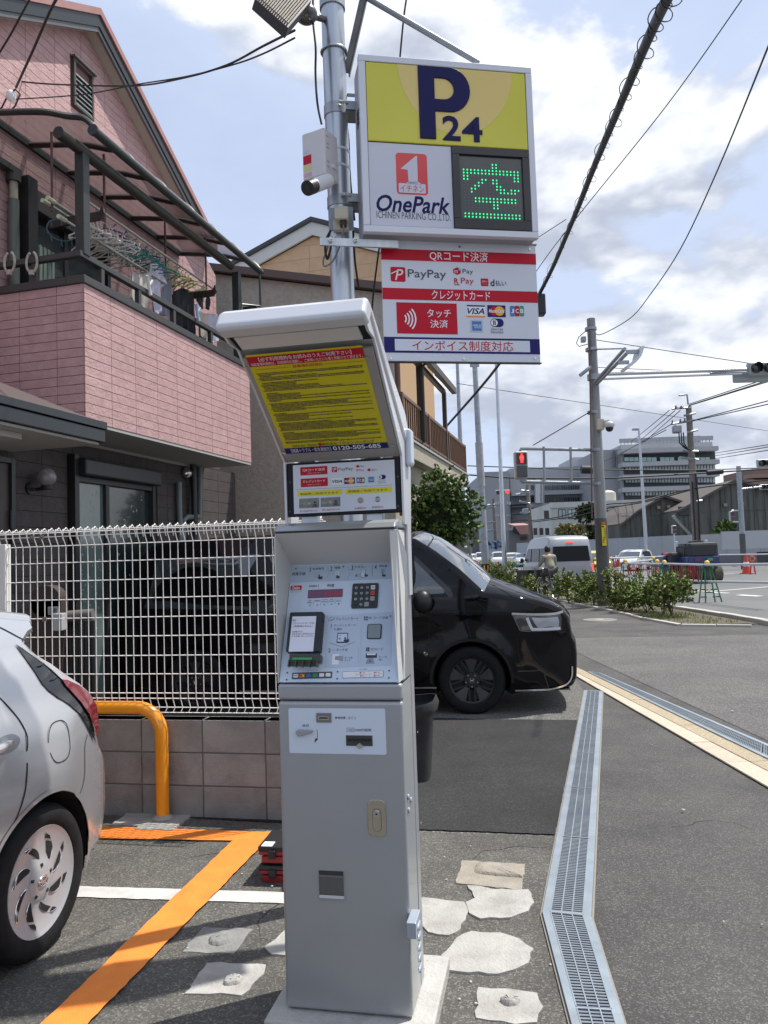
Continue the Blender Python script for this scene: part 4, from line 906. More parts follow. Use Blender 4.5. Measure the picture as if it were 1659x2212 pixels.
# diagonal braces
dk = M('brace_angle_steel',(.13,.135,.14),(.2,.2,.2),sc=12,rough=.45,metal=.6)
a = PY(*K('y4',1150,900),3.74); b = PY(*K('y4',1390,-160),3.60); mb = MB().use(dk); d_ = (b-a).normalized(); sx = d_.cross(Vector((0,1,0))).normalized()*.017
mb.prism([a-sx,a+sx,b+sx,b-sx],(0,.006,0)); mb.prism([a-sx,a-sx*.65,b-sx*.65,b-sx],(0,.035,0)); obj('brace',mb,None,pol,world=True)
a = PY(*K('c3',1225,343),3.66); b = PY(*K('c3',560,-45),3.62); mb = MB().use(GALVD); mb.tube([a,b],.014,12); obj('brace_tube',mb,None,pol,world=True,smooth=50)
a = PY(*K('c3',505,515),3.75); mb = MB().use(GALVD); mb.tube([a,a+Vector((.6,.1,0))],.01,8); obj('brace_tube',mb,None,pol,world=True,smooth=50)
#big P sign
SF = Fr((0,3.5),9.8)
sgn = thing('parking_sign',Fr((.37,3.564),9.8,3.1),'large parking sign box, yellow with a navy P above, white below, on the pole','sign')
sx0,sx1,sz0,sz1 = -.052,.802,3.103,3.958
def wbox(name,x0,y0,z0,x1,y1,z1,m,parent,fr=SF,bevel=0,seg=2):
 mb = MB().use(m); mb.box(x0,y0,z0,x1,y1,z1,fr.M); return obj(name,mb,None,parent,world=True,bevel=bevel,seg=seg)
SG = M('sign_box_grey',(.30,.30,.33),rough=.45); SFR = M('sign_frame_white',(.62,.63,.68),rough=.35,metal=.2)
wbox('sign_box',sx0+.006,.02,sz0+.006,sx1-.006,.185,sz1-.006,SG,sgn)
fo = .032
mb = MB().use(SFR)
for q in ((sx0,sz0,sx1,sz0+fo),(sx0,sz1-fo,sx1,sz1),(sx0,sz0+fo,sx0+fo,sz1-fo),(sx1-fo,sz0+fo,sx1,sz1-fo)): mb.box(q[0],-.004,q[1],q[2],.03,q[3],SF.M)
obj('frame',mb,None,sgn,world=True,bevel=.003)
pf = Face(SF,(0,.004,0),(1,0,0),(0,0,1),'c3',.0012)
YS = M('sign_yellow_acrylic',(.62,.57,.03),rough=.14,coat=.45); YO = M('sign_amber_acrylic',(.72,.54,.16),rough=.14,coat=.45); WS = M('sign_white_acrylic',(.55,.56,.64),rough=.14,coat=.45); NS = M('sign_navy_acrylic',(.010,.009,.075),rough=.4,spec=.2)
zsplit = pf.p(1000,790)[1]; xi0,xi1,zi0,zi1 = sx0+fo,sx1-fo,sz0+fo,sz1-fo; xsp = pf.p(1080,1000)[0]
mb = MB().use(YS); mb.prism([pf.to(xi0+.002,zsplit,.006),pf.to(xi1-.002,zsplit,.006),pf.to(xi1-.002,zi1-.002,.006),pf.to(xi0+.002,zi1-.002,.006)],pf.n*-.01)
o = obj('yellow_face',mb,None,sgn,world=False,bevel=.004);
def tow(o,fr=SF):  # mesh authored in the sign frame -> thing local
 inv = root_matrix(o.parent).inverted() @ fr.M; o.data.transform(inv); return o
tow(o)
mb = MB().use(WS); mb.prism([pf.to(xi0+.002,zi0+.002,.001),pf.to(xsp,zi0+.002,.001),pf.to(xsp,zsplit-.004,.001),pf.to(xi0+.002,zsplit-.004,.001)],pf.n*-.005); o = obj('white_face',mb,None,sgn,bevel=.002); tow(o)
# printing
pf.layer(1); pf.lay = .0068
cxx,cyy = pf.p(1080,350)[0],zi1+.03; R_ = cxx-pf.p(770,420)[0]
pts = []
for i in range(61):
 q = math.pi+math.pi*i/60; u = cxx+.012+R_*math.cos(q)*1.02; v = cyy+ (R_*1.28)*math.sin(q)
 if v < zi1-.004: pts.append((u,v))
u0,u1 = pts[0][0],pts[-1][0]; pts = [(u0,zi1-.004)]+pts+[(u1,zi1-.004)]; pf.poly(pts,YO); pf.mb.v and None
pf.lay = .0075
o = pf.done('circle_print',sgn); tow(o)
NB = MB().use(NS)
def textsolid(f,mb,t,x0,y0,x1,y1,m,bold,h0,h1,px=True):
 v,fs,a0,a1,b0,b1 = text_mesh(t,bold); u0,w0 = f.p(x0,y0); u1,w1 = f.p(x1,y1); kx = (u1-u0)/(a1-a0); ky = (w1-w0)/(b1-b0); mb.use(m)
 V = [(u0+(p-a0)*kx,w0+(q-b0)*ky) for p,q in v]; n = len(V); ec = {}
 for fc in fs:
  for i in range(len(fc)):
   e = (fc[i],fc[(i+1) % len(fc)]); ec[e] = 1
 sides = [(b,a,a+n,b+n) for (a,b) in ec if (b,a) not in ec]
 sides = [(b,a,a+n,b+n) for (a,b) in ec if (b,a) not in ec]
 mb.add([f.to(u,w,h1) for u,w in V]+[f.to(u,w,h0) for u,w in V],[tuple(q) for q in fs]+sides)
# the letter P, built with its own outline
def Pshape(f):
 TLx,TLy = f.p(886,362); BLx,BLy = f.p(905,757); sw = f.p(992,760)[0]-BLx; XR = f.p(1172,500)[0]; mid = f.p(1000,612)[1]; zt = TLy; zb = BLy; xl = (TLx+BLx)/2
 outer = [(xl,zb),(xl+sw,zb),(xl+sw,mid)]; cy = (zt+mid)/2; ry = (zt-mid)/2; xc = XR-ry*.92
 outer += [(xc+(XR-xc)*math.sin(q),cy-ry*math.cos(q)) for q in [math.pi*i/16 for i in range(17)]]+[(xl,zt)]
 t = sw*.72; iy0 = mid+ry*.54; iy1 = zt-ry*.50; ic = (iy0+iy1)/2; ir = (iy1-iy0)/2; ixr = XR-sw*1.02; ixc = ixr-ir
 inner = [(xl+sw,iy0)]+[(ixc+ir*math.sin(q),ic-ir*math.cos(q)) for q in [math.pi*i/12 for i in range(13)]]+[(xl+sw,iy1)]
 pts = [Vector(p) for p in outer+inner]; n = len(outer); m = len(inner)
 ed = [(i,(i+1) % n) for i in range(n)]+[(n+i,n+(i+1) % m) for i in range(m)]
 vv,_,ff,*_ = delaunay_2d_cdt(pts,ed,[],0,1e-6)
 def ins(x,y,P):
  k = False
  for i in range(len(P)):
   a = P[i]; b = P[i-1]
   if (a[1] > y) != (b[1] > y) and x < (b[0]-a[0])*(y-a[1])/(b[1]-a[1])+a[0]: k = not k
  return k
 fs = []
 for t_ in ff:
  x = sum(vv[i].x for i in t_)/3; y = sum(vv[i].y for i in t_)/3
  if ins(x,y,outer) and not ins(x,y,inner): fs.append(tuple(t_))
 N_ = len(vv); ring = [(i,(i+1) % n) for i in range(n)]+[(n+(i+1) % m,n+i) for i in range(m)]
 NB.add([f.to(p.x,p.y,.014) for p in vv]+[f.to(p.x,p.y,.006) for p in vv],fs+[(b,a,a+N_,b+N_) for a,b in ring])
Pshape(pf); o = obj('letter_p',NB,None,sgn,bevel=.002); tow(o)
nb = MB(); textsolid(pf,nb,'2',1027,767,1118,640,NS,.02,.006,.011); textsolid(pf,nb,'4',1132,773,1237,646,NS,.045,.006,.011); o = obj('number_print',nb,None,sgn); tow(o)
lf = Face(SF,(0,.003,0),(1,0,0),(0,0,1),'c3',.0008); RS = M('sign_red_acrylic',(.66,.015,.025),rough=.15,coat=.6)
r_ = .016; lf.layer(1); lf.rrect(778,1056,940,840,r_,RS); lf.layer(2); lf.rrect(789,1048,934,1004,.006,WS)
lf.poly([lf.p(842,1000),lf.p(836,925),lf.p(797,920),lf.p(880,850),lf.p(887,850),lf.p(892,1000)],WS)
lf.poly([lf.p(818,1003),lf.p(842,990),lf.p(893,990),lf.p(915,1006)],WS)
lf.layer(3); lf.text('イチネン',797,1043,926,1013,RS,.03)
lf.layer(1); lf.text('OnePark',668,1150,1066,1076,NS,.035,.25); lf.text('ICHINEN PARKING CO.,LTD.',668,1192,1070,1166,DGREY,.0)
o = lf.done('logo_print',sgn); tow(o)
# LED matrix
LB = M('led_bezel_black',(.012,.012,.014),rough=.3,coat=.3); b0 = lf.p(1070,1260); b1 = lf.p(1532,803)
mb = MB().use(LB); ix0,iz1 = lf.p(1115,842); ix1,iz0 = lf.p(1472,1206)
zA,zB = zi0+.001,zsplit-.004; xA,xB = xsp+.001,xi1-.001
for q in ((xA,zA,xB,iz0),(xA,iz1,xB,zB),(xA,iz0,ix0,iz1),(ix1,iz0,xB,iz1)): mb.box(q[0],-.006,q[1],q[2],.012,q[3],SF.M)
bz = obj('led_bezel',mb,None,sgn,world=True,bevel=.002)
mb = MB().use(M('led_board',(.045,.055,.055),rough=.25,coat=.6)); mb.box(ix0,.006,iz0,ix1,.012,iz1,SF.M); obj('led_board',mb,None,bz,world=True)
LON = M('led_green_lit',(.02,.95,.28),emit=1.0); LOFF = M('led_off',(.12,.13,.12),rough=.4)
rows = ['........##......','........##......','################','################','##............##','##...##.##....##','....##..##......','...##....##.....','..##.....###.###','..#.......#####.','................','...############.','...############.','........##......','........##......','................','################','################']
gx = (ix1-ix0)*.055; NR = len(rows); lit = MB().use(LON); off = MB().use(LOFF)
for r in range(NR):
 for c in range(16):
  u = ix0+(ix1-ix0)*(.04+.92*(c+.5)/16); v = iz1-(iz1-iz0)*(.10+.88*(r+.5)/NR); k = rows[r][c] == '#'
  q = lit if k else off; s = .0046 if k else .0022; hh = .0058 if k else .0052
  q.face([SF.w(u+s*math.cos(t)*.8,hh,v+s*math.sin(t)) for t in [math.pi/3*i for i in range(6)]])
obj('lit_leds',lit,None,bz,world=True,stuff=True); obj('unlit_leds',off,None,bz,world=True,stuff=True)
mb = MB().use(BLKPL);
for i in range(4): mb.box(sx0+.003,.06,3.66+i*.022,sx0+.006,.12,3.668+i*.022,SF.M)
obj('side_vent',mb,None,sgn,world=True)
# rails holding the lower board
zr1 = SF.onY(520,1290,.03,'c3')[1]; zr0 = SF.onY(520,1333,.03,'c3')[1]
xr0 = SF.onY(360,1300,.03,'c3')[0]
wbox('top_rail',xr0,.045,zr0,.12,.055,zr1,GALV,pol,bevel=.001)
for x in (418,553):
 xx,zz = SF.onY(x,1306,.04,'c3'); mb = MB().use(STEEL); mb.cyl(SF.w(xx,.045,zz),SF.w(xx,.03,zz),.012,n=6); mb.ball(SF.w(xx,.028,zz),.008,n=8,m=5); obj('rail_bolt',mb,None,pol,world=True)
#lower payment board
bsg = thing('payment_board',Fr((.43,3.67),9.8,2.52),'white and red board listing card payments, hung below the big parking sign','sign')
bx0,bx1,bz0,bz1 = .044,.823,2.523,3.111
wbox('board_panel',bx0,.1,bz0,bx1,.108,bz1,BOARDW,bsg,bevel=.001)
wbox('bottom_rail',bx0-.05,.10,bz0-.004,bx1+.008,.13,bz0-.001,M('rail_dark',(.1,.1,.11),rough=.4,metal=.5),bsg)
wbox('top_rail',bx0-.01,.095,bz1,bx1+.006,.13,bz1+.006,M('rail_dark2',(.2,.2,.21),rough=.4,metal=.5),bsg)
wbox('lower_bracket',bx0-.05,.108,bz0+.0,bx0+.3,.125,bz0+.026,GALV,bsg)
bf = Face(SF,(0,.0994,0),(1,0,0),(0,0,1),'c3',.0008); bf.layer(1)
Zv = lambda y,x=1100: bf.p(x,y)[1]
def bband(yl,yr,yl2,yr2,m):  # band given left and right pixel edges; levelled
 z1_ = (bf.p(700,yl)[1]+bf.p(1530,yr)[1])/2; z0_ = (bf.p(700,yl2)[1]+bf.p(1535,yr2)[1])/2; bf.rect(bx0,z0_,bx1,z1_,m,px=False); return z0_,z1_
bband(1353,1382,1413,1441,RED); bband(1567,1587,1629,1648,RED); z0n,z1n = bband(1836,1843,1922,1926,NAVY)
bf.layer(2); bf.rect(bx0+.052,z0n+.01,bx1-.052,z1n-.01,BOARDW,px=False)
WB = M('board_white_letters',(.80,.80,.84),rough=.4)
bf.text('QRコード決済',957,1420,1272,1375,WB,.012); bf.text('クレジットカード',968,1630,1284,1588,WB,.012); bf.layer(3); bf.text('インボイス制度対応',862,1908,1410,1860,RED,.012)
paypay(bf,745,1455,823,1532,1); bf.layer(2); bf.text('PayPay',838,1522,1045,1472,DGREY,.005)
bf.layer(1); bf.poly([bf.p(1107,1455),bf.p(1126,1467),bf.p(1125,1488),bf.p(1107,1497),bf.p(1085,1485),bf.p(1085,1465)],RED); bf.layer(2); bf.disc(1119,1467,.0055,CYANP); bf.text('m',1092,1486,1108,1472,WB); bf.text('Pay',1136,1496,1192,1466,DGREY)
bf.text('R',1090,1544,1113,1515,RED,.03); bf.poly([bf.p(1088,1548),bf.p(1116,1548),bf.p(1122,1552),bf.p(1088,1551)],RED); bf.text('Pay',1127,1553,1195,1514,RED,.0)
bf.layer(1); bf.rrect(1236,1557,1275,1517,.004,RED); bf.layer(2); bf.text('d払い',1241,1538,1270,1526,WB)
for i in range(3): bf.disc(1248+i*9,1547,.0012,WB)
bf.text('d',1287,1557,1308,1522,TXT,.03); bf.text('払い',1315,1556,1373,1528,TXT,.01)
bf.layer(1); bf.rect(780,1815,1103,1653,RED); bf.layer(2)
for i,(r0_,hh) in enumerate(((.018,.028),(.032,.042),(.046,.056),(.060,.070))):
 c_ = bf.p(800,1735); pts = []
 rr1 = .022+i*.0155
 for s in range(9): q = math.radians(-42+84*s/8); pts.append((c_[0]+rr1*math.cos(q),c_[1]+rr1*math.sin(q)))
 for s in range(9): q = math.radians(42-84*s/8); pts.append((c_[0]+(rr1+.007)*math.cos(q),c_[1]+(rr1+.007)*math.sin(q)))
 bf.poly(pts,WB)
bf.text('タッチ',943,1728,1070,1685,WB,.012); bf.text('決済',960,1785,1055,1742,WB,.012)
cards(bf,((1158,1663,1257,1725),(1272,1663,1368,1725),(1393,1665,1470,1722),(1180,1742,1245,1808),(1285,1735,1362,1812)),1)
o = bf.done('board_print',bsg); tow(o)
for x,y in ((724,1332),(1118,1345),(1500,1358),(745,1952),(1142,1954),(1530,1952)):
 xx,zz = SF.onY(x,y,.1,'c3'); mb = MB().use(STEEL); mb.cyl(SF.w(xx,.1,zz),SF.w(xx,.094,zz),.006,n=8); obj('screw',mb,None,bsg,world=True)
#camera box, camera, socket box, floodlight
CB = M('camera_box_plastic',(.60,.57,.58),rough=.4); yb = 3.60
cbx = thing('control_box',(-.27,yb,2.9),'white plastic control box with red sticker strapped to the sign pole','box')
A3 = PY(*K('c3',262,768),3.47); B3 = PY(*K('c3',378,700),3.62); C3 = PY(*K('c3',457,700),3.70)
zt = PY(*K('c3',385,685),3.60).z; zb = PY(*K('c3',270,990),3.47).z
a = Vector((A3.x,3.47,0)); b = Vector((B3.x+.005,3.58,0)); c = Vector((C3.x-.0,3.68,0)); d_ = c+(a-b)
a = PY(*K('c3',262,800),3.56); b = PY(*K('c3',385,800),3.50); c = PY(*K('c3',455,800),3.60); a.z = b.z = c.z = 0; d_ = a+(c-b)
zt = PY(*K('c3',385,690),3.50).z; zb = PY(*K('c3',385,945),3.50).z
mb = MB().use(CB); mb.prism([Vector((*p[:2],zt)) for p in (a,b,c,d_)],(0,0,zb-zt)); obj('box_case',mb,None,cbx,world=True,bevel=.006,seg=3)
# sticker on the left face
e1 = (b-a).normalized(); nn = e1.cross(Vector((0,0,1))).normalized()
def stick(u0,u1,z0,z1,m,k=1): mb = MB().use(m); L_ = (b-a).length; P = [a+e1*(L_*u)+nn*(.0008*k)+Vector((0,0,z)) for u,z in ((u0,z0),(u1,z0),(u1,z1),(u0,z1))]; mb.face(P); return mb
zz = zb+.03
for u0,u1,dz0,dz1,m in ((.04,.40,.072,.115,RED),(.06,.40,.040,.066,M('sticker_yellow',(.62,.58,.18),rough=.5)),(.06,.30,.125,.14,LGREY),(.06,.4,.01,.03,M('sticker_pink',(.6,.35,.4),rough=.5))):
 obj('sticker',stick(u0,u1,zb+dz0,zb+dz1,m),None,cbx,world=True)
for z in (zt-.035,zt-.07,zt-.09,zb+.07,zb+.045):
 mb = MB().use(DGREY); p = b+(c-b)*.14; q = b+(c-b)*.32; e2 = (c-b).normalized(); n2 = e2.cross(Vector((0,0,1))).normalized()*.0012
 mb.prism([p+n2+Vector((0,0,z)),q+n2+Vector((0,0,z)),q+n2+Vector((0,0,z+.002)),p+n2+Vector((0,0,z+.002))],n2*-.5); obj('hinge_slot',mb,None,cbx,world=True)
WC = M('camera_white',(.62,.63,.64),rough=.35)
camth = thing('security_camera',(-.25,3.5,2.8),'white bullet security camera with black lens under the control box on the sign pole','security camera')
l0_ = PY(*K('c3',298,1022),3.36); l1_ = PY(*K('c3',400,985),3.50); mt = PY(*K('c3',410,950),3.56)
ax = (l1_-l0_).normalized(); mb = MB().use(WC); mb.tube([l0_+ax*.03,l1_],.032,24); mb.ball(l1_,.032,n=16); obj('camera_body',mb,None,camth,world=True,smooth=50)
mb = MB().use(BLKPL); mb.tube([l0_+ax*-.012,l0_+ax*.045],.033,24); obj('lens_hood',mb,None,camth,world=True,smooth=50)
mb = MB().use(GLASSD); mb.tube([l0_-ax*.014,l0_-ax*.010],.016,16); obj('lens',mb,None,camth,world=True)
mb = MB().use(WC); mb.tube([l1_,mt,mt+Vector((0,.02,.04))],.013,12); mb.lathe([(.001,.0),(.04,.0),(.035,-.016),(.001,-.02)],tuple(mt+Vector((0,.02,.045))),n=20); obj('camera_mount',mb,None,camth,world=True,smooth=50)
skb = thing('socket_box',(-.15,3.62,2.86),'beige outdoor socket box with a plugged cable on the sign pole','socket box')
def pbox(name,c_,x0,y0,x1,y1,yy,d0,m,parent,bevel=.003):
 p = PY(*K(c_,x0,y0),yy); q = PY(*K(c_,x1,y1),yy); mb = MB().use(m); mb.box(p.x,yy,min(p.z,q.z),q.x,yy+d0,max(p.z,q.z)); return obj(name,mb,None,parent,world=True,bevel=bevel)
pbox('back_plate','c3',410,1255,540,1125,3.655,.012,M('socket_backplate',(.28,.33,.40),rough=.5),skb)
BEI = M('beige_plastic',(.52,.48,.38),rough=.45)
pbox('socket_cover','c3',438,1190,515,1118,3.57,.08,BEI,skb,.008); pbox('socket_body','c3',432,1250,518,1190,3.62,.04,BEI,skb,.006)
pbox('plug','c3',468,1225,502,1185,3.585,.04,BLKPL,skb,.006)
wc = thing('cable',(-.15,3.6,2.6),'grey power cable hanging in a loop from the socket box on the pole','cable')
mb = MB().use(M('grey_cable',(.16,.16,.165),rough=.5)); mb.tube(catmull([PY(*K('c3',*q),yy) for q,yy in (((487,1225),3.59),((486,1260),3.59),((470,1330),3.60),((430,1420),3.61),((385,1450),3.62),((378,1415),3.63),((400,1350),3.64),((412,1270),3.65))],6),.0045,6); obj('cable_run',mb,None,wc,world=True,smooth=80)
def cable(c_,pts,r,label,m=CABLE,nm='cable',cat='cable',group=None):
 P = [PY(*K(c_,p[0],p[1]),p[2]) for p in pts]; mb = MB().use(m); o0 = P[0].copy(); t = thing(nm,o0,label,cat,group)
 mb.tube(catmull(P,5),r,5 if r < .006 else 6); obj('cable_run',mb,None,t,world=True,smooth=80); return t
cable('c3',[(418,1255,3.64),(395,1300,3.63),(388,1360,3.63),(400,1410,3.63),(415,1360,3.63),(425,1290,3.63)],.006,'black cable bundle coiled on the left of the pole below the socket box')
cable('c3',[(540,1260,3.75),(548,1400,3.78),(560,1500,3.8),(570,1560,3.85)],.006,'black twisted cable running down just right of the sign pole')
cable('c3',[(684,1340,3.9),(672,1420,3.9),(650,1600,3.95),(632,1820,4.0)],.005,'thin black cable hanging down behind the lower payment board')
cable('c3',[(322,-10,3.62),(322,120,3.60),(336,260,3.58),(335,400,3.58),(345,560,3.57),(368,675,3.56)],.006,'black cable hanging straight down to the white control box')
cable('c3',[(500,640,3.76),(515,760,3.76),(520,900,3.76),(530,1040,3.76),(548,1200,3.76)],.005,'black cable running between pole and sign box')
fl = thing('floodlight',(-.35,3.5,4.3),'ribbed square floodlight seen from below at the top of the sign pole','floodlight')
P0 = [PY(*K('y4',x,y),yy) for x,y,yy in ((10,-20,3.30),(425,350,3.30),(720,0,3.52),(300,-380,3.52))]
FLM = M('floodlight_rib_metal',(.23,.20,.155),(.32,.28,.22),sc=40,rough=.7,bump=1,bsc=200)
nrm = (P0[1]-P0[0]).cross(P0[3]-P0[0]).normalized(); nrm = nrm if nrm.dot(P0[0]-Vector(CAM)) > 0 else -nrm
mb = MB().use(M('floodlight_case',(.05,.045,.05),rough=.6)); mb.prism(P0,nrm*.05); obj('lamp_case',mb,None,fl,world=True,bevel=.003)
mb = MB().use(FLM); e = .04
for i in range(16):
 t0,t1 = .03+i*.94/16,.03+(i+.62)*.94/16
 q = [P0[0].lerp(P0[1],t) for t in (t0,t1)]; w = [P0[3].lerp(P0[2],t) for t in (t0,t1)]
 q2 = [q[0].lerp(w[0],e),q[1].lerp(w[1],e),q[1].lerp(w[1],1-e),q[0].lerp(w[0],1-e)]; mb.prism(q2,nrm*-.012)
obj('cooling_ribs',mb,None,fl,world=True)
mb = MB().use(M('lamp_dome',(.12,.12,.12),rough=.3,metal=.6)); p = PY(*K('y4',650,180),3.58); mb.ball(p,.055,1,1,.8,14,8); mb.tube([p,Vector((polex(4.3),PYY,p.z+.06))],.015,8); obj('lamp_bracket',mb,None,fl,world=True,smooth=60)
#VEHICLES
BLKPAINT = M('black_car_paint',(.004,.004,.005),rough=.5,coat=.6,spec=.0)
SILPAINT = M('silver_car_paint',(.52,.525,.54),(.55,.555,.57),sc=1500,rough=.26,metal=.6,coat=.8)
VANPAINT = M('pale_silver_paint',(.30,.315,.34),rough=.35,metal=.3,coat=.5)
TYRE = M('tyre_rubber',(.009,.009,.010),(.015,.015,.016),sc=20,rough=.8,spec=.25,bump=.4,bsc=90)
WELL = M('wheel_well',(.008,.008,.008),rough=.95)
CHROME = M('chrome',(.75,.75,.76),rough=.12,metal=1.)
LAMPR = M('tail_lamp_red',(.17,.010,.014),rough=.1,coat=1.)
LAMPON = M('tail_lamp_lit',(.9,.05,.03),emit=1.6)
LAMPC = M('headlamp_clear',(.42,.45,.50),rough=.1,metal=.4,coat=1.)
CARGLASS = M('car_window_glass',(.030,.040,.043),rough=.03,spec=1.,coat=1.)
def inset(pts,r):
 n = len(pts); out = []
 for i in range(n):
  a = Vector(pts[max(i-1,0)]); b = Vector(pts[min(i+1,n-1)]); d = (b-a).normalized(); nn = Vector((d.y,-d.x)); out.append(Vector(pts[i])+nn*r)
 return out
def dense(pts,d):
 out = []
 for a,b in zip(pts[:-1],pts[1:]):
  n = max(1,int((Vector(b[:2])-Vector(a[:2])).length/d))
  for k in range(n): t = k/n; out.append((a[0]+(b[0]-a[0])*t,a[1]+(b[1]-a[1])*t))
 out.append(tuple(pts[-1][:2])); return out
def shell(parent,mp,top,f,zb,arches,paint,glass_spans=(),r=.05,step=.12,crown=.03,dn=.10,dark=None,name='body'):
 """top: rear-bottom -> over the roof -> front-bottom in (u,z) with u rising; arches: (u,z,radius)"""
 P = dense(top,dn); I = inset(P,r)
 bot = []; arches = sorted(arches,key=lambda a: -a[0]);
 for au,az,ar in arches:
  h = math.sqrt(max(1e-4,ar*ar-(az-zb)**2)); a0 = math.atan2(zb-az,h); a1 = math.pi-a0
  for i in range(15): q = a0+(a1-a0)*i/14; bot.append((au+ar*math.cos(q),az+ar*math.sin(q)))
 outline = [tuple(p) for p in I]+bot
 if step > .5:
  pass
 mb = MB().use(paint)
 for s in (-1,1):
  vs,fs = conform(outline,lambda u,z: mp(u,s*f(u,z),z),step)
  if s < 0: fs = [t[::-1] for t in fs]
  mb.add(vs,fs)
 # top strips
 prm = [(-1,1.),(-1+.0,.55)]; rows = []
 fr_ = [(1.0,0,1.),(None,.3,.35),(None,1.,0.)]
 for i,p in enumerate(P):
  q = I[i]; w = f(q.x,q.y); row = []
  ys = [(-w,1.),(-(w-r*.29),.29),(-(w-r),0.)]
  m = 6; inner = [-(w-r)+(2*(w-r))*k/m for k in range(1,m)]
  full = ys+[(y,0.) for y in inner]+[(-a,b) for a,b in ys[::-1]]
  for y,t in full:
   c = (crown(p[0]) if callable(crown) else crown)*(1-(y/w)**2); n_ = (Vector(p)-q).normalized(); e = Vector(p)*(1-t)+q*t+n_*c*(1-t)
   row.append(mp(e.x,y,e.y))
  rows.append(row)
 nrow = len(rows[0]); vs = [v for r_ in rows for v in r_]
 gl = []; pa = []
 for i in range(len(rows)-1):
  um = (P[i][0]+P[i+1][0])/2; zm = (P[i][1]+P[i+1][1])/2
  for j in range(nrow-1):
   isg = any(a <= um <= b and zm > c for a,b,c in glass_spans) and 2 <= j <= nrow-4
   fc = (i*nrow+j,i*nrow+j+1,(i+1)*nrow+j+1,(i+1)*nrow+j); (gl if isg else pa).append(fc)
 mb.add(vs,pa);
 # belly
 body = obj(name,mb,None,parent,smooth=42)
 if gl:
  g = MB().use(CARGLASS); g.add(vs,gl); obj('windscreen',g,None,parent,smooth=60)
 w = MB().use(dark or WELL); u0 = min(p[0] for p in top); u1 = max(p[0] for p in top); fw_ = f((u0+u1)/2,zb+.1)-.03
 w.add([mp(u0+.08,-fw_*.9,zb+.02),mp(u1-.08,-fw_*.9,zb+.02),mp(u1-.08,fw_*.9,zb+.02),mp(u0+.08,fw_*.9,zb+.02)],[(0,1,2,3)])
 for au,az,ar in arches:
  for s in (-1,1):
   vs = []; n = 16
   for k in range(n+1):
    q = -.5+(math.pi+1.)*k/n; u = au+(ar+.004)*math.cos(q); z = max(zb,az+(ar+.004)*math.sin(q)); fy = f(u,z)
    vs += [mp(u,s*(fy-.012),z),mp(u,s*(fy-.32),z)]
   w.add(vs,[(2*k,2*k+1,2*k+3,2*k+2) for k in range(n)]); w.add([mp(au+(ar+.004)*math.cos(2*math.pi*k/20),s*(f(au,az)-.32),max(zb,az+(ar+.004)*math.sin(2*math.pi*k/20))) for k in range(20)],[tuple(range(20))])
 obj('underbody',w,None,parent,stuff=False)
 return body
def cpatch2(parent,name,poly,mp,f,s,off,m,step=.08,label=None,smooth=50,rim=0):
 poly = [tuple(p) for p in poly]; vs,fs = conform(poly,lambda u,z: mp(u,s*(f(u,z)+off),z),step)
 mb = MB().use(m); mb.add(vs,fs if s > 0 else [t[::-1] for t in fs]); return obj(name,mb,None,parent,smooth=smooth,label=label)
def seam(parent,pts,mp,f,s,m=None,w=.004,off=.0012,name='panel_gap',closed=False):
 P = catmull([(p[0],p[1],0) for p in pts],5); mb = MB().use(m or M('gap_dark',(.01,.01,.01),rough=.9)); L_,R_ = [],[]
 for i,p in enumerate(P):
  a = P[max(i-1,0)]; b = P[min(i+1,len(P)-1)]; d = (b-a).normalized(); n = Vector((-d.y,d.x,0))*w/2
  for lst,q in ((L_,p+n),(R_,p-n)): lst.append(mp(q.x,s*(f(q.x,q.y)+off),q.y))
 n = len(P); mb.add(L_+R_,[(i,i+1,n+i+1,n+i) for i in range(n-1)]); return obj(name,mb,None,parent)
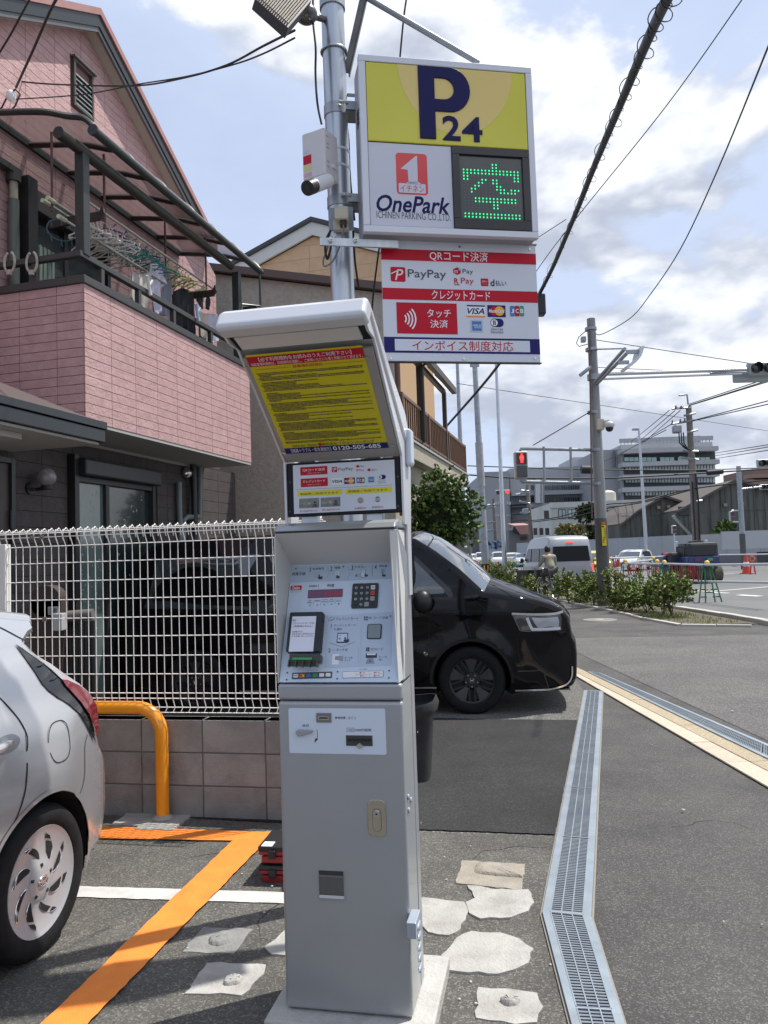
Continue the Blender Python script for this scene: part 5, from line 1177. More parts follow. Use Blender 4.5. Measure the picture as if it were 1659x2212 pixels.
def wheel(parent,c,out,Rr,wd,rr,style,face=SILPAINT,lod=32,up=Vector((0,0,1))):
 """c = centre of the outer face in the thing's space, out = outward unit vector"""
 out = Vector(out).normalized(); e1 = up.cross(out).normalized(); e2 = out.cross(e1); c = Vector(c)
 def lathe(prof,mb,n=lod):
  vs = [];
  for r,h in prof:
   for j in range(n): q = 2*math.pi*j/n; vs.append(c+(e1*math.cos(q)+e2*math.sin(q))*r+out*h)
  fs = [(i*n+j,i*n+(j+1) % n,(i+1)*n+(j+1) % n,(i+1)*n+j) for i in range(len(prof)-1) for j in range(n)]; mb.add(vs,fs)
 wh = MB().use(TYRE); lathe([(rr-.01,-.03),(rr,-.006),(rr+.01,.0),(rr+(Rr-rr)*.35,.008),(rr+(Rr-rr)*.72,.004),(Rr-.012,-.008),(Rr,-.03),(Rr,-wd+.03),(Rr-.015,-wd),(rr,-wd)],wh)
 w = obj('wheel',wh,None,parent,smooth=40)
 P = lambda r,q,h: c+(e1*math.cos(q)+e2*math.sin(q))*r+out*h
 b = MB().use(M('brake_dark',(.03,.03,.032),rough=.6)); lathe([(.001,-.07),(rr-.01,-.07)],b,20);
 b.use(face if style != 'black5' else BLKPL); lathe([(rr-.02,-.05),(rr-.014,-.008),(rr+.002,-.002),(rr+.006,-.012)],b)
 if style == 'cap8':
  b.use(face); lathe([(.001,-.004),(.045,-.004),(.075,-.012)],b,24);
  lathe([(.07,-.012),(rr*.5,-.022),(rr*.85,-.014),(rr-.008,-.006)],b,40)
  for k in range(8):
   a = 2*math.pi*k/8; w_ = 1. if k % 2 else .7; L_ = []; R_ = []
   for i in range(9):
    t = i/8; r_ = rr*(.40+.47*t); c_ = a+.55*t+.05; h_ = -.010 if t > .8 else -.017; d_ = .23*w_*math.sin(math.pi*min(1,t*.93+.07))**.8; L_.append(P(r_,c_-d_,h_)); R_.append(P(r_,c_+d_*.55,h_))
   b.use(M('wheel_opening_shade',(.012,.012,.013),rough=.8)); b.add(L_+R_,[(i,i+1,10+i,9+i) for i in range(8)])  # black leaf shapes laid on the dish, painting the shade of openings
   b.use(CHROME); b.tube(L_,.0016,4)
  for k in range(5): q = 2*math.pi*k/5+.3; b.use(BLKPL); b.prism([P(.058,q-.1,-.003),P(.058,q+.1,-.003),P(.07,q+.08,-.006),P(.07,q-.08,-.006)],-out*.004)
  b.use(CHROME)
  for rx,rz in ((.030,.020),(.012,.020)): b.tube([c+out*.0+e1*rx*math.cos(q)+e2*rz*math.sin(q) for q in [2*math.pi*i/20 for i in range(20)]],.0025,5,closed=True)
  b.tube([c+e1*.028*math.cos(q)+e2*(.008+.009*math.sin(q)) for q in [2*math.pi*i/20 for i in range(20)]],.0022,5,closed=True)
 elif style == 'black5':
  GM = M('wheel_dark_metal',(.10,.10,.105),rough=.3,metal=.8)
  b.use(BLKPL); lathe([(.001,-.012),(.075,-.014),(.09,-.03)],b,20)
  for k in range(5):
   a = math.pi/2+2*math.pi*k/5
   b.use(GM); b.prism([P(.085,a-.18,-.014),P(.085,a+.18,-.014),P(rr-.012,a+.30,-.006),P(rr-.008,a,-.005),P(rr-.012,a-.30,-.006)],-out*.014)
   for s in (-1,1):
    b.use(BLKPL); q = a+math.pi/5+s*.13; q0 = a+math.pi/5+s*.42; b.prism([P(.075,q0-.12,-.016),P(.075,q0+.12,-.016),P(rr-.012,q+.055,-.010),P(rr-.012,q-.055,-.010)],-out*.014)
  for k in range(5): q = math.pi/2+math.pi/5+2*math.pi*k/5; b.use(CHROME); b.tube([P(.06,q,-.012),P(.06,q,-.002)],.008,8)
  b.use(CHROME); f_ = lambda x,y: c+e1*x+e2*y+out*-.008
  b.tube([f_(-.024,-.022),f_(-.028,.022),f_(.028,.022),f_(.024,-.022)],.0025,5,closed=True); b.tube([f_(-.014,.016),f_(-.010,-.016)],.003,5); b.tube([f_(.014,.016),f_(.010,-.016)],.003,5); b.tube([f_(-.011,0),f_(.011,0)],.003,5)
 else:
  b.use(face)
  for k in range(6): a = 2*math.pi*k/6; b.prism([P(.02,a-1,-.01),P(.02,a+1,-.01),P(rr-.01,a+.2,-.012),P(rr-.01,a-.2,-.012)],-out*.01)
  lathe([(.001,-.004),(.06,-.008)],b,12)
 obj('rim',b,None,w,smooth=35)
 return w
def lerp1(t,a,b): return a+(b-a)*max(0.,min(1.,t))
#silver hatchback (only its rear is in the picture)
cc = G(97,1905.5,.3); CF = Fr((cc.x,cc.y),-11.)
sc_ = thing('silver_car',CF,'silver hatchback parked in the bay at the left edge, seen from its left rear wheel','car')
def cmp_(u,w,z): return Vector((-.845+w,u,z))      # u = towards the rear
def Q(x,y,v=0.,c='f4'): a,b = CF.onX(x,y,v,c); return (a,b)
def fs_(u,z):
 w = .845
 if u > .12: w -= .22*(u-.12)**2+1.0*max(0,u-.40)**2
 if u < -2.9: w -= .25*(u+2.9)**2
 if z > .92: w -= .20*(z-.92)+.75*(z-.92)**2
 if z < .45: w -= .10*(.45-z)**1.2
 w += .030*math.exp(-((u-.0)/.42)**2-((z-.70)/.16)**2)*(1 if u < .2 else .6)
 w -= .022*math.exp(-((u+.9)/.55)**2-((z-.56)/.16)**2)
 w -= .008*math.exp(-((z-.845)/.02)**2)*(1 if u < .1 else 0)
 return w
pr = [Q(470,1330,-.06),Q(530,1215,-.07),Q(586,1100,-.07),Q(604,940,-.07),Q(600,870,-.07),Q(565,790,-.06),Q(508,720,-.05),Q(468,660,-.07),Q(464,560,-.06),Q(450,470,-.05),Q(400,400,-.04),Q(330,320,-.05),Q(265,250,-.07),Q(215,180,-.1)]
pr[0] = (pr[0][0]-.02,.26)
tip = Q(197,75,-.22); r2 = Q(120,45,-.25)
topl = [(-3.38,.22),(-3.42,.5),(-3.33,.72),(-2.7,.93),(-2.35,1.0),(-1.75,1.36),(-1.2,1.455),(-.75,1.45)]+[(r2[0]-.15,1.415),(tip[0]-.02,1.385),(tip[0],1.36),(tip[0]-.03,1.30)]
rearp = [p for p in pr[::-1] if p[1] < 1.29]
full = topl+rearp
top_ = [(-u,z) for u,z in full[::-1]]    # shell wants u rising from the first bottom point
def mpF(u,w,z): return cmp_(-u,w,z)
fneg = lambda u,z: fs_(-u,z)
shell(sc_,mpF,top_,fneg,.20,[(0,.31,.348),(2.55,.31,.348)],SILPAINT,glass_spans=[(1.78,2.32,.95)],r=.035,step=.07,crown=.03,dn=.06)
fc = lambda u,z: fs_(u,z)
def cq(pts,v=0.): return [Q(x,y,v) for x,y in pts]
cpatch2(sc_,'quarter_trim',cq([(203,182),(225,205),(262,262),(300,318),(345,385),(372,430),(395,490),(425,555),(455,640),(457,700),(440,672),(408,610),(372,552),(330,505),(285,470),(248,430),(232,395),(222,330),(208,240)],-.05),cmp_,fc,1,.006,M('gloss_black_trim',(.012,.013,.014),rough=.08,coat=.6),.05)
cpatch2(sc_,'tail_lamp',cq([(318,372),(345,376),(400,406),(442,450),(464,510),(468,600),(468,690),(446,640),(410,560),(378,495),(345,440),(325,405)],-.06),cmp_,fc,1,.014,LAMPR,.04)
cpatch2(sc_,'tail_lamp_lens',cq([(222,215),(300,290),(345,345),(400,395),(445,450),(440,460),(400,412),(345,382),(322,378),(290,320)],-.06),cmp_,fc,1,.012,M('lamp_clear_lens',(.38,.36,.37),rough=.08,coat=1.),.05)
th_ = [2*math.pi*i/30 for i in range(31)]
fcx,fcy = Q(305,703,0); a1 = abs(Q(250,700)[0]-Q(360,700)[0])/2; b1_ = abs(Q(305,595)[1]-Q(305,810)[1])/2
seam(sc_,[(fcx+a1*math.copysign(abs(math.cos(t))**.75,math.cos(t)),fcy+b1_*math.copysign(abs(math.sin(t))**.75,math.sin(t))) for t in th_],cmp_,fc,1,w=.0045,name='fuel_lid_gap')
seam(sc_,cq([(-5,270),(20,340),(50,440),(90,520),(125,600),(140,680),(132,780),(115,900),(100,990),(75,1090),(40,1190),(0,1290),(-40,1380)]),cmp_,fc,1,w=.007,name='door_gap')
seam(sc_,cq([(438,668),(420,720),(415,790),(415,880),(405,940),(388,985)],-.03),cmp_,fc,1,w=.005,name='bumper_gap')
seam(sc_,cq([(30,38),(70,62),(120,100),(165,145),(198,175)],-.12),cmp_,fc,1,w=.008,name='hatch_gap')
ah = [(.357*math.cos(q),.31+.357*math.sin(q)) for q in [math.pi*(.03+.94*i/20) for i in range(21)]]
seam(sc_,ah,cmp_,fc,1,m=SILPAINT,w=.020,off=.003,name='arch_lip')
# side windows
cpatch2(sc_,'side_window',[(-2.05,1.02),(-1.72,1.30),(-1.2,1.385),(-.62,1.37),(-.36,1.30),(-.42,1.08),(-.9,1.0)],cmp_,fc,1,.003,CARGLASS,.1)
cpatch2(sc_,'side_window',[(-2.05,1.02),(-1.72,1.30),(-1.2,1.385),(-.62,1.37),(-.36,1.30),(-.42,1.08),(-.9,1.0)],cmp_,fc,-1,.003,CARGLASS,.1)
hx,hz_ = Q(20,725); mb = MB().use(SILPAINT); P_ = [cmp_(hx-.20+i*.03,fc(hx,hz_)+.004+.026*math.sin(math.pi*min(1,max(0,i/7.6))),hz_+.004*i/7) for i in range(9)]; mb.tube(P_,[.010,.014,.017,.018,.018,.018,.017,.014,.008],10); obj('door_handle',mb,None,sc_,smooth=60)
cpatch2(sc_,'handle_recess_shade',[(hx+.05+.07*math.cos(t)-.03,hz_+.035*math.sin(t)) for t in th_[:-1]],cmp_,fc,1,.001,M('recess_shade_silver',(.30,.31,.33),rough=.35,metal=.4),.03)  # flush patch; shade of the handle hollow painted as darker silver
for s,u in ((1,0),(1,-2.55),(-1,0),(-1,-2.55)): wheel(sc_,cmp_(u,s*.838,.305),(s,0,0),.305,.19,.214,'cap8',face=M('wheel_cap_silver',(.40,.40,.41),rough=.32,metal=.12),lod=48 if (s > 0 and u == 0) else 28)
for x,y in ((245,300),(275,375)):
 mb = MB().use(BLKPL); a = Q(x,y,-.06); b = Q(x+14,y-10,-.06); mb.tube([cmp_(a[0]-.015,fc(*a)+.012,a[1]),cmp_(b[0],fc(*b)+.016,b[1])],[.002,.006],8); obj('trim_fin',mb,None,sc_)
#black minivan
fwp = G(1022,1545); rwp = G(421,1545); vth = math.degrees(math.atan2(fwp.y-rwp.y,fwp.x-rwp.x)); VF = Fr((fwp.x,fwp.y),vth)
mv = thing('minivan',VF,'glossy black minivan parked across behind the payment machine and mesh fence','minivan')
HWd = .855
def vmp(u,w,z): return Vector((u,HWd-w,z))     # w>0 = near side
def V(x,y,v=0.,c='v1'): return VF.onY(x,y,v,c)
def fv(u,z):
 w = HWd
 if u > .30: w -= .42*(u-.30)**2+.35*max(0,u-.75)**2*4*.5
 if u < -3.5: w -= .6*(u+3.5)**2
 if z > 1.02: w -= .04*(z-1.02)+.32*(z-1.02)**2
 if z < .42: w -= .05*(.42-z)
 w += .018*math.exp(-(abs(math.hypot(u,z-.33)-.42)/.07)**2)*(1 if z > .3 else .3)
 w -= .014*math.exp(-((z-.78)/.12)**2)*(1 if u < -.5 else max(0,min(1,-u*2)))
 return w
hood = [V(1318,1000,.10),V(1290,972,.12),V(1200,932,.10),V(1100,905,.08),V(950,876,.06),V(800,858,.05),V(690,850,.05)]
nose = [V(1350,1040,.22),V(1352,1110,.26),V(1365,1180,.28),V(1392,1230,.30),V(1400,1320,.32),V(1400,1420,.32),V(1400,1500,.3),V(1375,1560,.22),V(1330,1590,.15)]
wsb = hood[-1]; wst = V(130,440,.05)
wst = (wst[0],wst[1])
top_v = [(-3.74,.28),(-3.78,.6),(-3.72,1.1),(-3.60,1.65),(-3.45,1.80),(-2.8,1.84),(-1.6,1.85),(wst[0]-.55,1.83),(wst[0]-.2,1.775)]+[(wst[0]+.02,wst[1])]+[(wst[0]+(wsb[0]-wst[0])*t,wst[1]+(wsb[1]-wst[1])*t+.05*math.sin(math.pi*t)) for t in (.33,.66)]+hood[::-1]+nose
top_v = [tuple(p) for p in top_v]
shell(mv,vmp,top_v,fv,.20,[(0,.34,.385),(-2.89,.34,.385)],BLKPAINT,glass_spans=[(wst[0]-.02,wsb[0]+.03,wsb[1]-.02)],r=.045,step=.09,crown=lambda u: .035+.12*max(0,min(1,(u-wst[0]+.35)/.5))-.115*max(0,min(1,(u-wsb[0])/.5)),dn=.07)
fw_ = fv
# side window with quarter pane
cpatch2(mv,'front_side_window',[V(150,600),V(215,660),V(300,742),V(390,830),V(385,852),V(225,862),V(175,855),V(150,845)],vmp,fw_,1,.003,CARGLASS,.08)
cpatch2(mv,'side_window',[(-1.02,1.06),(-1.02,1.62),(-2.1,1.66),(-2.1,1.06)],vmp,fw_,1,.003,CARGLASS,.15)
cpatch2(mv,'side_window',[(-2.2,1.08),(-2.2,1.66),(-3.35,1.62),(-3.45,1.12)],vmp,fw_,1,.003,CARGLASS,.15)
cpatch2(mv,'side_window',[(V(150,700)[0],1.08),(-1.02,1.62),(-3.3,1.62),(-3.45,1.12),(-1,1.06)][1:],vmp,fw_,-1,.003,CARGLASS,.15)
cpatch2(mv,'a_pillar_trim',[V(150,560),V(260,660),V(440,820),V(460,882),V(430,885),V(395,850),V(390,830),V(300,742),V(215,660),V(150,600)],vmp,fw_,1,.004,M('gloss_pillar_black',(.008,.008,.009),rough=.15,coat=.5),.08)
seam(mv,[V(130,885),V(300,890),V(455,885)],vmp,fw_,1,m=M('window_moulding',(.02,.02,.022),rough=.3),w=.015,off=.008,name='moulding')
seam(mv,[V(130,975),V(272,985),V(500,985),V(720,992),V(1000,1003),V(1290,1008)],vmp,fw_,1,w=.007,name='shoulder_gap')
seam(mv,[V(250,890),V(268,960),V(272,1100),V(268,1300),V(262,1440)],vmp,fw_,1,w=.007,name='door_gap')
seam(mv,[V(590,868),V(650,930),V(720,992)],vmp,fw_,1,w=.006,name='bonnet_gap')
seam(mv,[(-1.06,.35),(-1.04,.8),(-1.02,1.06)],vmp,fw_,1,w=.007,name='door_gap'); seam(mv,[(-2.15,.35),(-2.15,1.05)],vmp,fw_,1,w=.007,name='door_gap')
hd = [V(910,1003),V(1100,1022),V(1290,1015),V(1300,1060),V(1296,1135),V(1150,1140),V(985,1135),V(940,1060)]
cpatch2(mv,'headlight',hd,vmp,fw_,1,.006,M('headlight_dark',(.03,.032,.036),rough=.1,coat=1.),.05)
cpatch2(mv,'headlight_lens',[V(1060,1040),V(1180,1045),V(1270,1040),V(1280,1080),V(1275,1120),V(1110,1120),V(1080,1080)],vmp,fw_,1,.012,LAMPC,.05)
seam(mv,[V(1025,1040),V(1060,1120),V(1085,1131),V(1290,1131)],vmp,fw_,1,m=M('lamp_white_bar',(.55,.57,.62),rough=.25,coat=.5),w=.028,off=.014,name='light_bar')
seam(mv,[V(908,1008),V(1100,1017),V(1240,1015),V(1312,1000)],vmp,fw_,1,m=CHROME,w=.022,off=.016,name='chrome_strip')
seam(mv,[V(912,1010),V(960,1110),V(990,1140),V(1150,1146),V(1300,1142)],vmp,fw_,1,m=M('lamp_edge',(.10,.10,.11),rough=.3),w=.012,off=.006,name='lamp_edge')
seam(mv,[V(935,1600),V(1100,1601),V(1200,1602),V(1290,1590),V(1350,1570),V(1385,1520),V(1388,1440)],vmp,fw_,1,m=CHROME,w=.016,off=.012,name='chrome_lip')
seam(mv,[(-2.4,.245),(-1.4,.245),V(190,1578),V(330,1578)],vmp,fw_,1,m=CHROME,w=.014,off=.012,name='chrome_lip')
seam(mv,[V(955,1450),V(1050,1452),V(1150,1455),V(1165,1500),V(1195,1590)],vmp,fw_,1,m=M('bumper_crease',(.03,.03,.032),rough=.3),w=.01,off=.003,name='bumper_crease')
seam(mv,[V(985,1140),V(950,1200),V(960,1300),V(990,1450)],vmp,fw_,1,w=.006,name='bumper_gap')
aw = [(.40*math.cos(q),.34+.40*math.sin(q)) for q in [math.pi*(-.02+1.04*i/24) for i in range(25)]]
seam(mv,aw,vmp,fw_,1,m=M('arch_black',(.010,.010,.011),rough=.3),w=.03,off=.004,name='arch_lip')
# grille on the nose
gm = MB().use(M('grille_chrome',(.35,.36,.38),rough=.2,metal=.9))
for i in range(5):
 z = .98-.045*i; gm.tube([vmp(.86-.42*((w-.0)/.75)**2*.3+.03,w,z) for w in (-.7,-.4,0,.4,.7)],.008,6)
obj('grille',gm,None,mv)
mb = MB().use(BLKPL); mb.ball(vmp(wst[0]+.12,HWd+.10,1.13),.10,1.0,.9,1.15,14,8); mo = obj('door_mirror',mb,BLKPAINT,mv,smooth=60)
for s,u in ((1,0),(1,-2.89),(-1,0),(-1,-2.89)): wheel(mv,vmp(u,s*(HWd-.012),.335),(0,-s,0),.335,.21,.222,'black5',lod=48 if s > 0 else 24)
mb = MB().use(M('seat_fabric',(.03,.03,.03),rough=.9)); mb.ball(vmp(-.95,.35,1.22),.12,.7,1.1,1.4,10,6); obj('headrest',mb,None,mv,smooth=70)
for i,p in enumerate((V(700,850),V(790,850))): mb = MB().use(BLKPL); a = vmp(wsb[0]-.02-.35*i,.35-.3*i,wsb[1]+.03+.10*i); mb.tube([a,a+Vector((-.42,.35,.27))],.007,5); obj('wiper',mb,None,mv)
#traffic
DSG = M('dark_side_glass',(.018,.022,.025),rough=.25,spec=.2)
def simple_car(fr,kind,paint,label,group=None,lit=False,heading=1,name='car',lod=1,cat='car'):
 t = thing(name,fr,label,cat,group); mp = lambda u,w,z: Vector((w,u,z))   # u = forward along local +Y
 if kind == 'van':
  L_,Wd,top = 4.84,.94,[(-2.42,.35),(-2.45,.7),(-2.42,1.3),(-2.36,1.75),(-2.26,2.12),(-2.12,2.23),(-1.6,2.28),(.6,2.26),(1.1,2.15),(1.45,1.95),(2.05,1.18),(2.33,1.0),(2.42,.75),(2.40,.33)]; g = [(1.42,2.08,1.12),(-2.46,-2.33,5)]; wb = (1.25,-1.32); z1 = 1.22; z2 = 1.80
 elif kind == 'kei':
  L_,Wd,top = 3.4,.74,[(-1.68,.3),(-1.70,.9),(-1.62,1.6),(-1.3,1.70),(.2,1.72),(.55,1.62),(1.0,1.08),(1.5,.95),(1.68,.75),(1.68,.28)]; g = [(.5,1.02,1.0)]; wb = (1.2,-1.25); z1 = 1.0; z2 = 1.5
 else:
  L_,Wd,top = 4.4,.87,[(-2.15,.3),(-2.2,.75),(-2.1,.98),(-1.95,1.35),(-1.6,1.50),(-.3,1.56),(.3,1.5),(.62,1.38),(1.2,1.02),(1.95,.9),(2.18,.68),(2.2,.28)]; g = [(.55,1.22,.98),(-2.1,-1.93,1.0)]; wb = (1.33,-1.33); z1 = .98; z2 = 1.38
 def f(u,z):
  w = Wd
  if u > top[-1][0]-.55: w -= .30*(u-top[-1][0]+.55)**2
  if u < top[0][0]+.3: w -= .35*(u-top[0][0]-.3)**2
  if z > z1-.05: w -= (.12 if kind == 'van' else .22)*(z-z1+.05)
  return w
 shell(t,mp,top,f,.24,[(wb[0],.31,.36),(wb[1],.31,.36)],paint,g,r=.05,step=.35,crown=.03,dn=.4)
 u0 = top[0][0];
 for s in (-1,1):
  if kind == 'van':
   cpatch2(t,'side_window',[(-2.15,z1),(-2.10,z2),(-1.0,z2),(-1.0,z1)],mp,f,s,.03,DSG,.5); cpatch2(t,'side_window',[(-.88,z1),(-.88,z2),(.38,z2),(.38,z1)],mp,f,s,.03,DSG,.5); cpatch2(t,'side_window',[(.55,z1),(.55,z2),(1.2,z2),(1.75,z1+.05)],mp,f,s,.03,DSG,.5)
   seam(t,[(-1.0,.95),(.4,.95)],mp,f,s,w=.02,name='door_rail')
  elif kind == 'kei': cpatch2(t,'side_window',[(-1.45,z1),(-1.4,z2),(.1,z2),(.4,z2-.05),(.85,z1)],mp,f,s,.03,DSG,.5)
  else: cpatch2(t,'side_window',[(-1.7,z1),(-1.5,z2),(-.3,z2+.04),(.25,z2),(.85,z1)],mp,f,s,.03,DSG,.5)
  for u in wb: wheel(t,mp(u,s*(Wd-.02),.31),(s,0,0),.31,.2,.2,'plain',lod=16)
  mb = MB().use(BLKPL if kind == 'van' else paint); mb.ball(mp(.95 if kind != 'van' else 1.75,s*(Wd+.12),z1+.06),.1,.9,.6,1.2,8,6); obj('mirror',mb,None,t,smooth=60)
  fu = top[-1][0]; mb = MB().use(LAMPC); mb.ball(mp(fu-.08-(.08 if kind == 'kei' else 0),s*(Wd-.26),.70),.12,1.3,.8,.6,8,6); obj('headlight',mb,None,t,smooth=60)
  mb = MB().use(LAMPON if lit else LAMPR); mb.box(s*(Wd-.02)-.13*(s > 0),u0-.02,.72,s*(Wd-.02)+.13*(s < 0),u0+.15,1.12 if kind == 'van' else .95); obj('tail_lamp',mb,None,t,bevel=.02)
 mb = MB().use(BLKPL); mb.box(-.5,top[-1][0]-.02,.42,.5,top[-1][0]+.015,.62); obj('grille',mb,None,t,bevel=.02)
 mb = MB().use(WHITE); mb.box(-.17,top[-1][0]+.016,.42,.17,top[-1][0]+.024,.58); obj('number_plate',mb,None,t)
 if kind == 'van':
  mb = MB().use(M('van_rear_glass',(.012,.015,.018),rough=.3,spec=.15))
  rw_ = [(-.78,1.24),(.78,1.24),(.72,1.86),(-.72,1.86)]
  mb.prism([(x,-2.485+(z-1.24)*.13,z) for x,z in rw_],(0,.03,0)); obj('rear_window',mb,None,t,bevel=.01)
  mb = MB().use(LAMPON); mb.box(-.14,-2.33,2.0,.14,-2.28,2.05); obj('brake_lamp',mb,None,t)
  mb = MB().use(M('bumper_silver',(.42,.44,.48),rough=.4)); mb.box(-.9,-2.52,.32,.9,-2.38,.56); obj('rear_bumper',mb,None,t,bevel=.03)
  mb = MB().use(BLKPL); mb.tube([(.0,-2.40,1.82),(-.35,-2.40,1.78)],.012,6); obj('rear_wiper',mb,None,t)
 return t
vg = G(*K('z1',720,800),-.12);
vz = PY(*K('z1',725,175),31.5); vp = PY(*K('z1',725,600),31.5)
simple_car(Fr((vp.x-.1,31.5+2.4),3.,-.12),'van',VANPAINT,'tall silver high-roof van with lit tail lamps driving away down the road',lit=True,name='high_roof_van',cat='van')
wc_ = M('white_car_paint',(.62,.64,.66),rough=.25,coat=.6); yc_ = M('yellow_car_paint',(.62,.44,.04),rough=.25,coat=.6); dk_ = M('dark_car_paint',(.03,.035,.04),rough=.25,coat=.6); gy_ = M('grey_blue_car_paint',(.45,.50,.55),rough=.25,coat=.6); be_ = M('pearl_car_paint',(.55,.53,.48),rough=.3,coat=.5)
def far_car(c,x,Yd,kind,paint,label,yaw=180.,name='car',cat='car'):
 p = PY(*K(c,x,0),Yd); p0 = PY(K(c,x,0)[0],1185,Yd); simple_car(Fr((p0.x,Yd),yaw,-.12),kind,paint,label,name=name,cat=cat)
far_car('z2',440,58,'suv',wc_,'white estate car coming along the far lane behind the red rope barrier',145)
far_car('z1',1060,54,'suv',yc_,'yellow and grey taxi-like car just right of the silver van',175)
far_car('z3',440,92,'kei',wc_,'small white van second from the left among the far oncoming cars',176)
far_car('z3',255,100,'kei',wc_,'white box-like small van beside the grey pole among the far oncoming cars',176)
far_car('z3',175,108,'suv',wc_,'white car furthest left beyond the red and green barriers',176)
far_car('z3',600,96,'suv',be_,'pearl coloured car just right of the tall thin pole',176)
far_car('z3',710,84,'suv',gy_,'pale grey-blue car nearest the silver van among the oncoming cars',174)
far_car('z3',345,125,'suv',dk_,'dark car half hidden behind the white cars far down the road',176)
#PINK HOUSE
HF = Fr((-2.663,6.867),-14.7)      # X = outwards (towards the street side), Y = along the long wall, away from the viewer
PINK = M('pink_siding',(.43,.265,.26),(.52,.33,.32),sc=9,rough=.6,bump=2.3,bsc=40,rnd=.04)
PINKM = M('pink_siding_groove',(.20,.105,.10),rough=.85)
BRN = M('brown_siding',(.060,.051,.048),(.078,.066,.062),sc=9,rough=.75,bump=1.6,bsc=38,rnd=.04)
BRNM = M('brown_siding_groove',(.035,.029,.027),rough=.9)
DGM = M('dark_green_metal',(.035,.042,.040),(.045,.052,.05),sc=20,rough=.4,metal=.3)
DGM2 = M('charcoal_metal',(.045,.045,.044),rough=.5)
SOF = M('soffit_board',(.36,.35,.33),rough=.8)
house = thing('pink_house',HF,'two-storey house in pink brick-pattern siding with a big balcony and gable window at left','house')
def hpt(c,x,y,v): return HF.onX(x,y,v,c)
def clip_half(poly,a,b,c):       # keep a*x+b*y+c >= 0
 out = []
 for i in range(len(poly)):
  p,q = poly[i],poly[(i+1) % len(poly)]; dp = a*p[0]+b*p[1]+c; dq = a*q[0]+b*q[1]+c
  if dp >= 0: out.append(p)
  if (dp >= 0) != (dq >= 0): t = dp/(dp-dq); out.append((p[0]+(q[0]-p[0])*t,p[1]+(q[1]-p[1])*t))
 return out
def tiles(parent,mp,u0,u1,z0,z1,tl,th_,off,m,mg,planes=(),holes=(),singles=0,key=None,lower=None,name='siding_tile',g=.0055,dp=.010,ju=0.,stag=False):
 """rows of tiles on a wall; mp(u, depth, z) -> local point; planes = half planes kept; holes = rectangles"""
 got = []; z = z0; r = 0
 while z < z1-.005:
  zt = min(z+th_,z1); u = u0-((tl*ju*r) % tl)
  while u < u1-.01:
   a,b = max(u,u0),min(u+tl,u1)
   if b-a > .02:
    P = [(a+g/2,z+g/2),(b-g/2,z+g/2),(b-g/2,zt-g/2),(a+g/2,zt-g/2)]
    for pl_ in planes:
     if P: P = clip_half(P,*pl_)
    parts = [P] if len(P) > 2 else []
    for h in holes:
     nx = []
     for q in parts:
      xa = min(p[0] for p in q); xb = max(p[0] for p in q); ya = min(p[1] for p in q); yb_ = max(p[1] for p in q)
      if xb <= h[0] or xa >= h[2] or yb_ <= h[1] or ya >= h[3]: nx.append(q); continue
      for pl_ in ((-1,0,h[0]),(1,0,-h[2])):
       w = clip_half(q,*pl_)
       if len(w) > 2: nx.append(w)
      mid = clip_half(clip_half(q,1,0,-h[0]) or [],-1,0,h[2]) if q else []
      if len(mid) > 2:
       for pl_ in ((0,-1,h[1]),(0,1,-h[3])):
        w = clip_half(mid,*pl_)
        if len(w) > 2: nx.append(w)
     parts = nx
    got += parts
   u += tl
  z += th_; r += 1
 cache = {}; stuff = MB().use(m); n = 0
 if key: got.sort(key=key)
 dv = Vector(mp(0,1,0))-Vector(mp(0,0,0))
 for P in got:
  if n < singles:
   k = tuple(round(v,3) for p in P for v in (p[0]-P[0][0],p[1]-P[0][1]))
   if k not in cache:
    mb = MB().use(m); o0 = Vector(mp(0,0,0)); mb.prism([Vector(mp(p[0]-P[0][0],dp,p[1]-P[0][1]))-o0 for p in P],-dv*dp); cache[k] = mb.mesh(name)
   piece(name,cache[k],parent,Vector(mp(P[0][0],off,P[0][1]))); n += 1
  else: stuff.prism([mp(p[0],off+dp,p[1]) for p in P],-dv*dp)
 if stuff.f: obj(name+'s',stuff,None,parent,stuff=True)
WX = -.7                      # plane of the main wall
zsf = 2.9; zbt = 4.16
wallmp = lambda u,d,z: (WX+d,u,z); WU = -1.1; upmp = lambda u,d,z: (WU+d,u,z); VX = WU+.2
# backing walls
YE = hpt('z5',1445,800,WU)[0]; YN = -5.2
apx = hpt('D',215,33,VX); rke = hpt('D',440,476,VX)
slope = (apx[1]-rke[1])/(rke[0]-apx[0]); Ya,Za = apx[0],apx[1]
def roofz(u): return Za-slope*abs(u-Ya)
def prof_wall(u0,u1,z0,dz):
 pts = [(u0,z0),(u1,z0),(u1,roofz(u1)-dz)]
 if u0 < Ya < u1: pts.append((Ya,Za-dz))
 pts.append((u0,roofz(u0)-dz)); return pts
uE = rke[0]+.05; wallm = MB().use(PINKM)
pw_ = prof_wall(-2.6,uE,2.9,.14); wallm.prism([(WU,u,z) for u,z in pw_],(-.15,0,0))
wallm.prism([(WU-.15,u,z) for u,z in prof_wall(-2.6,uE,0.,.14)],(-4.5,0,0)); wallm.box(WU-.15,uE,2.9,WU,YE,5.75)
upper = obj('upper_wall',wallm,None,house)
lw = MB().use(BRNM); lw.box(WX-.15,YN,0,WX,YE-.3,2.9); lower = obj('lower_wall',lw,None,house)
gw = [hpt('D',x,y,WU) for x,y in ((153,118),(196,165),(196,262),(156,230))]
g0,g1 = gw[0][0],gw[1][0]; gz0,gz1 = gw[3][1]+.01,gw[1][1]
bwu0,bwz1 = hpt('y1',240,30,WU+.04); bwu1 = 1.9
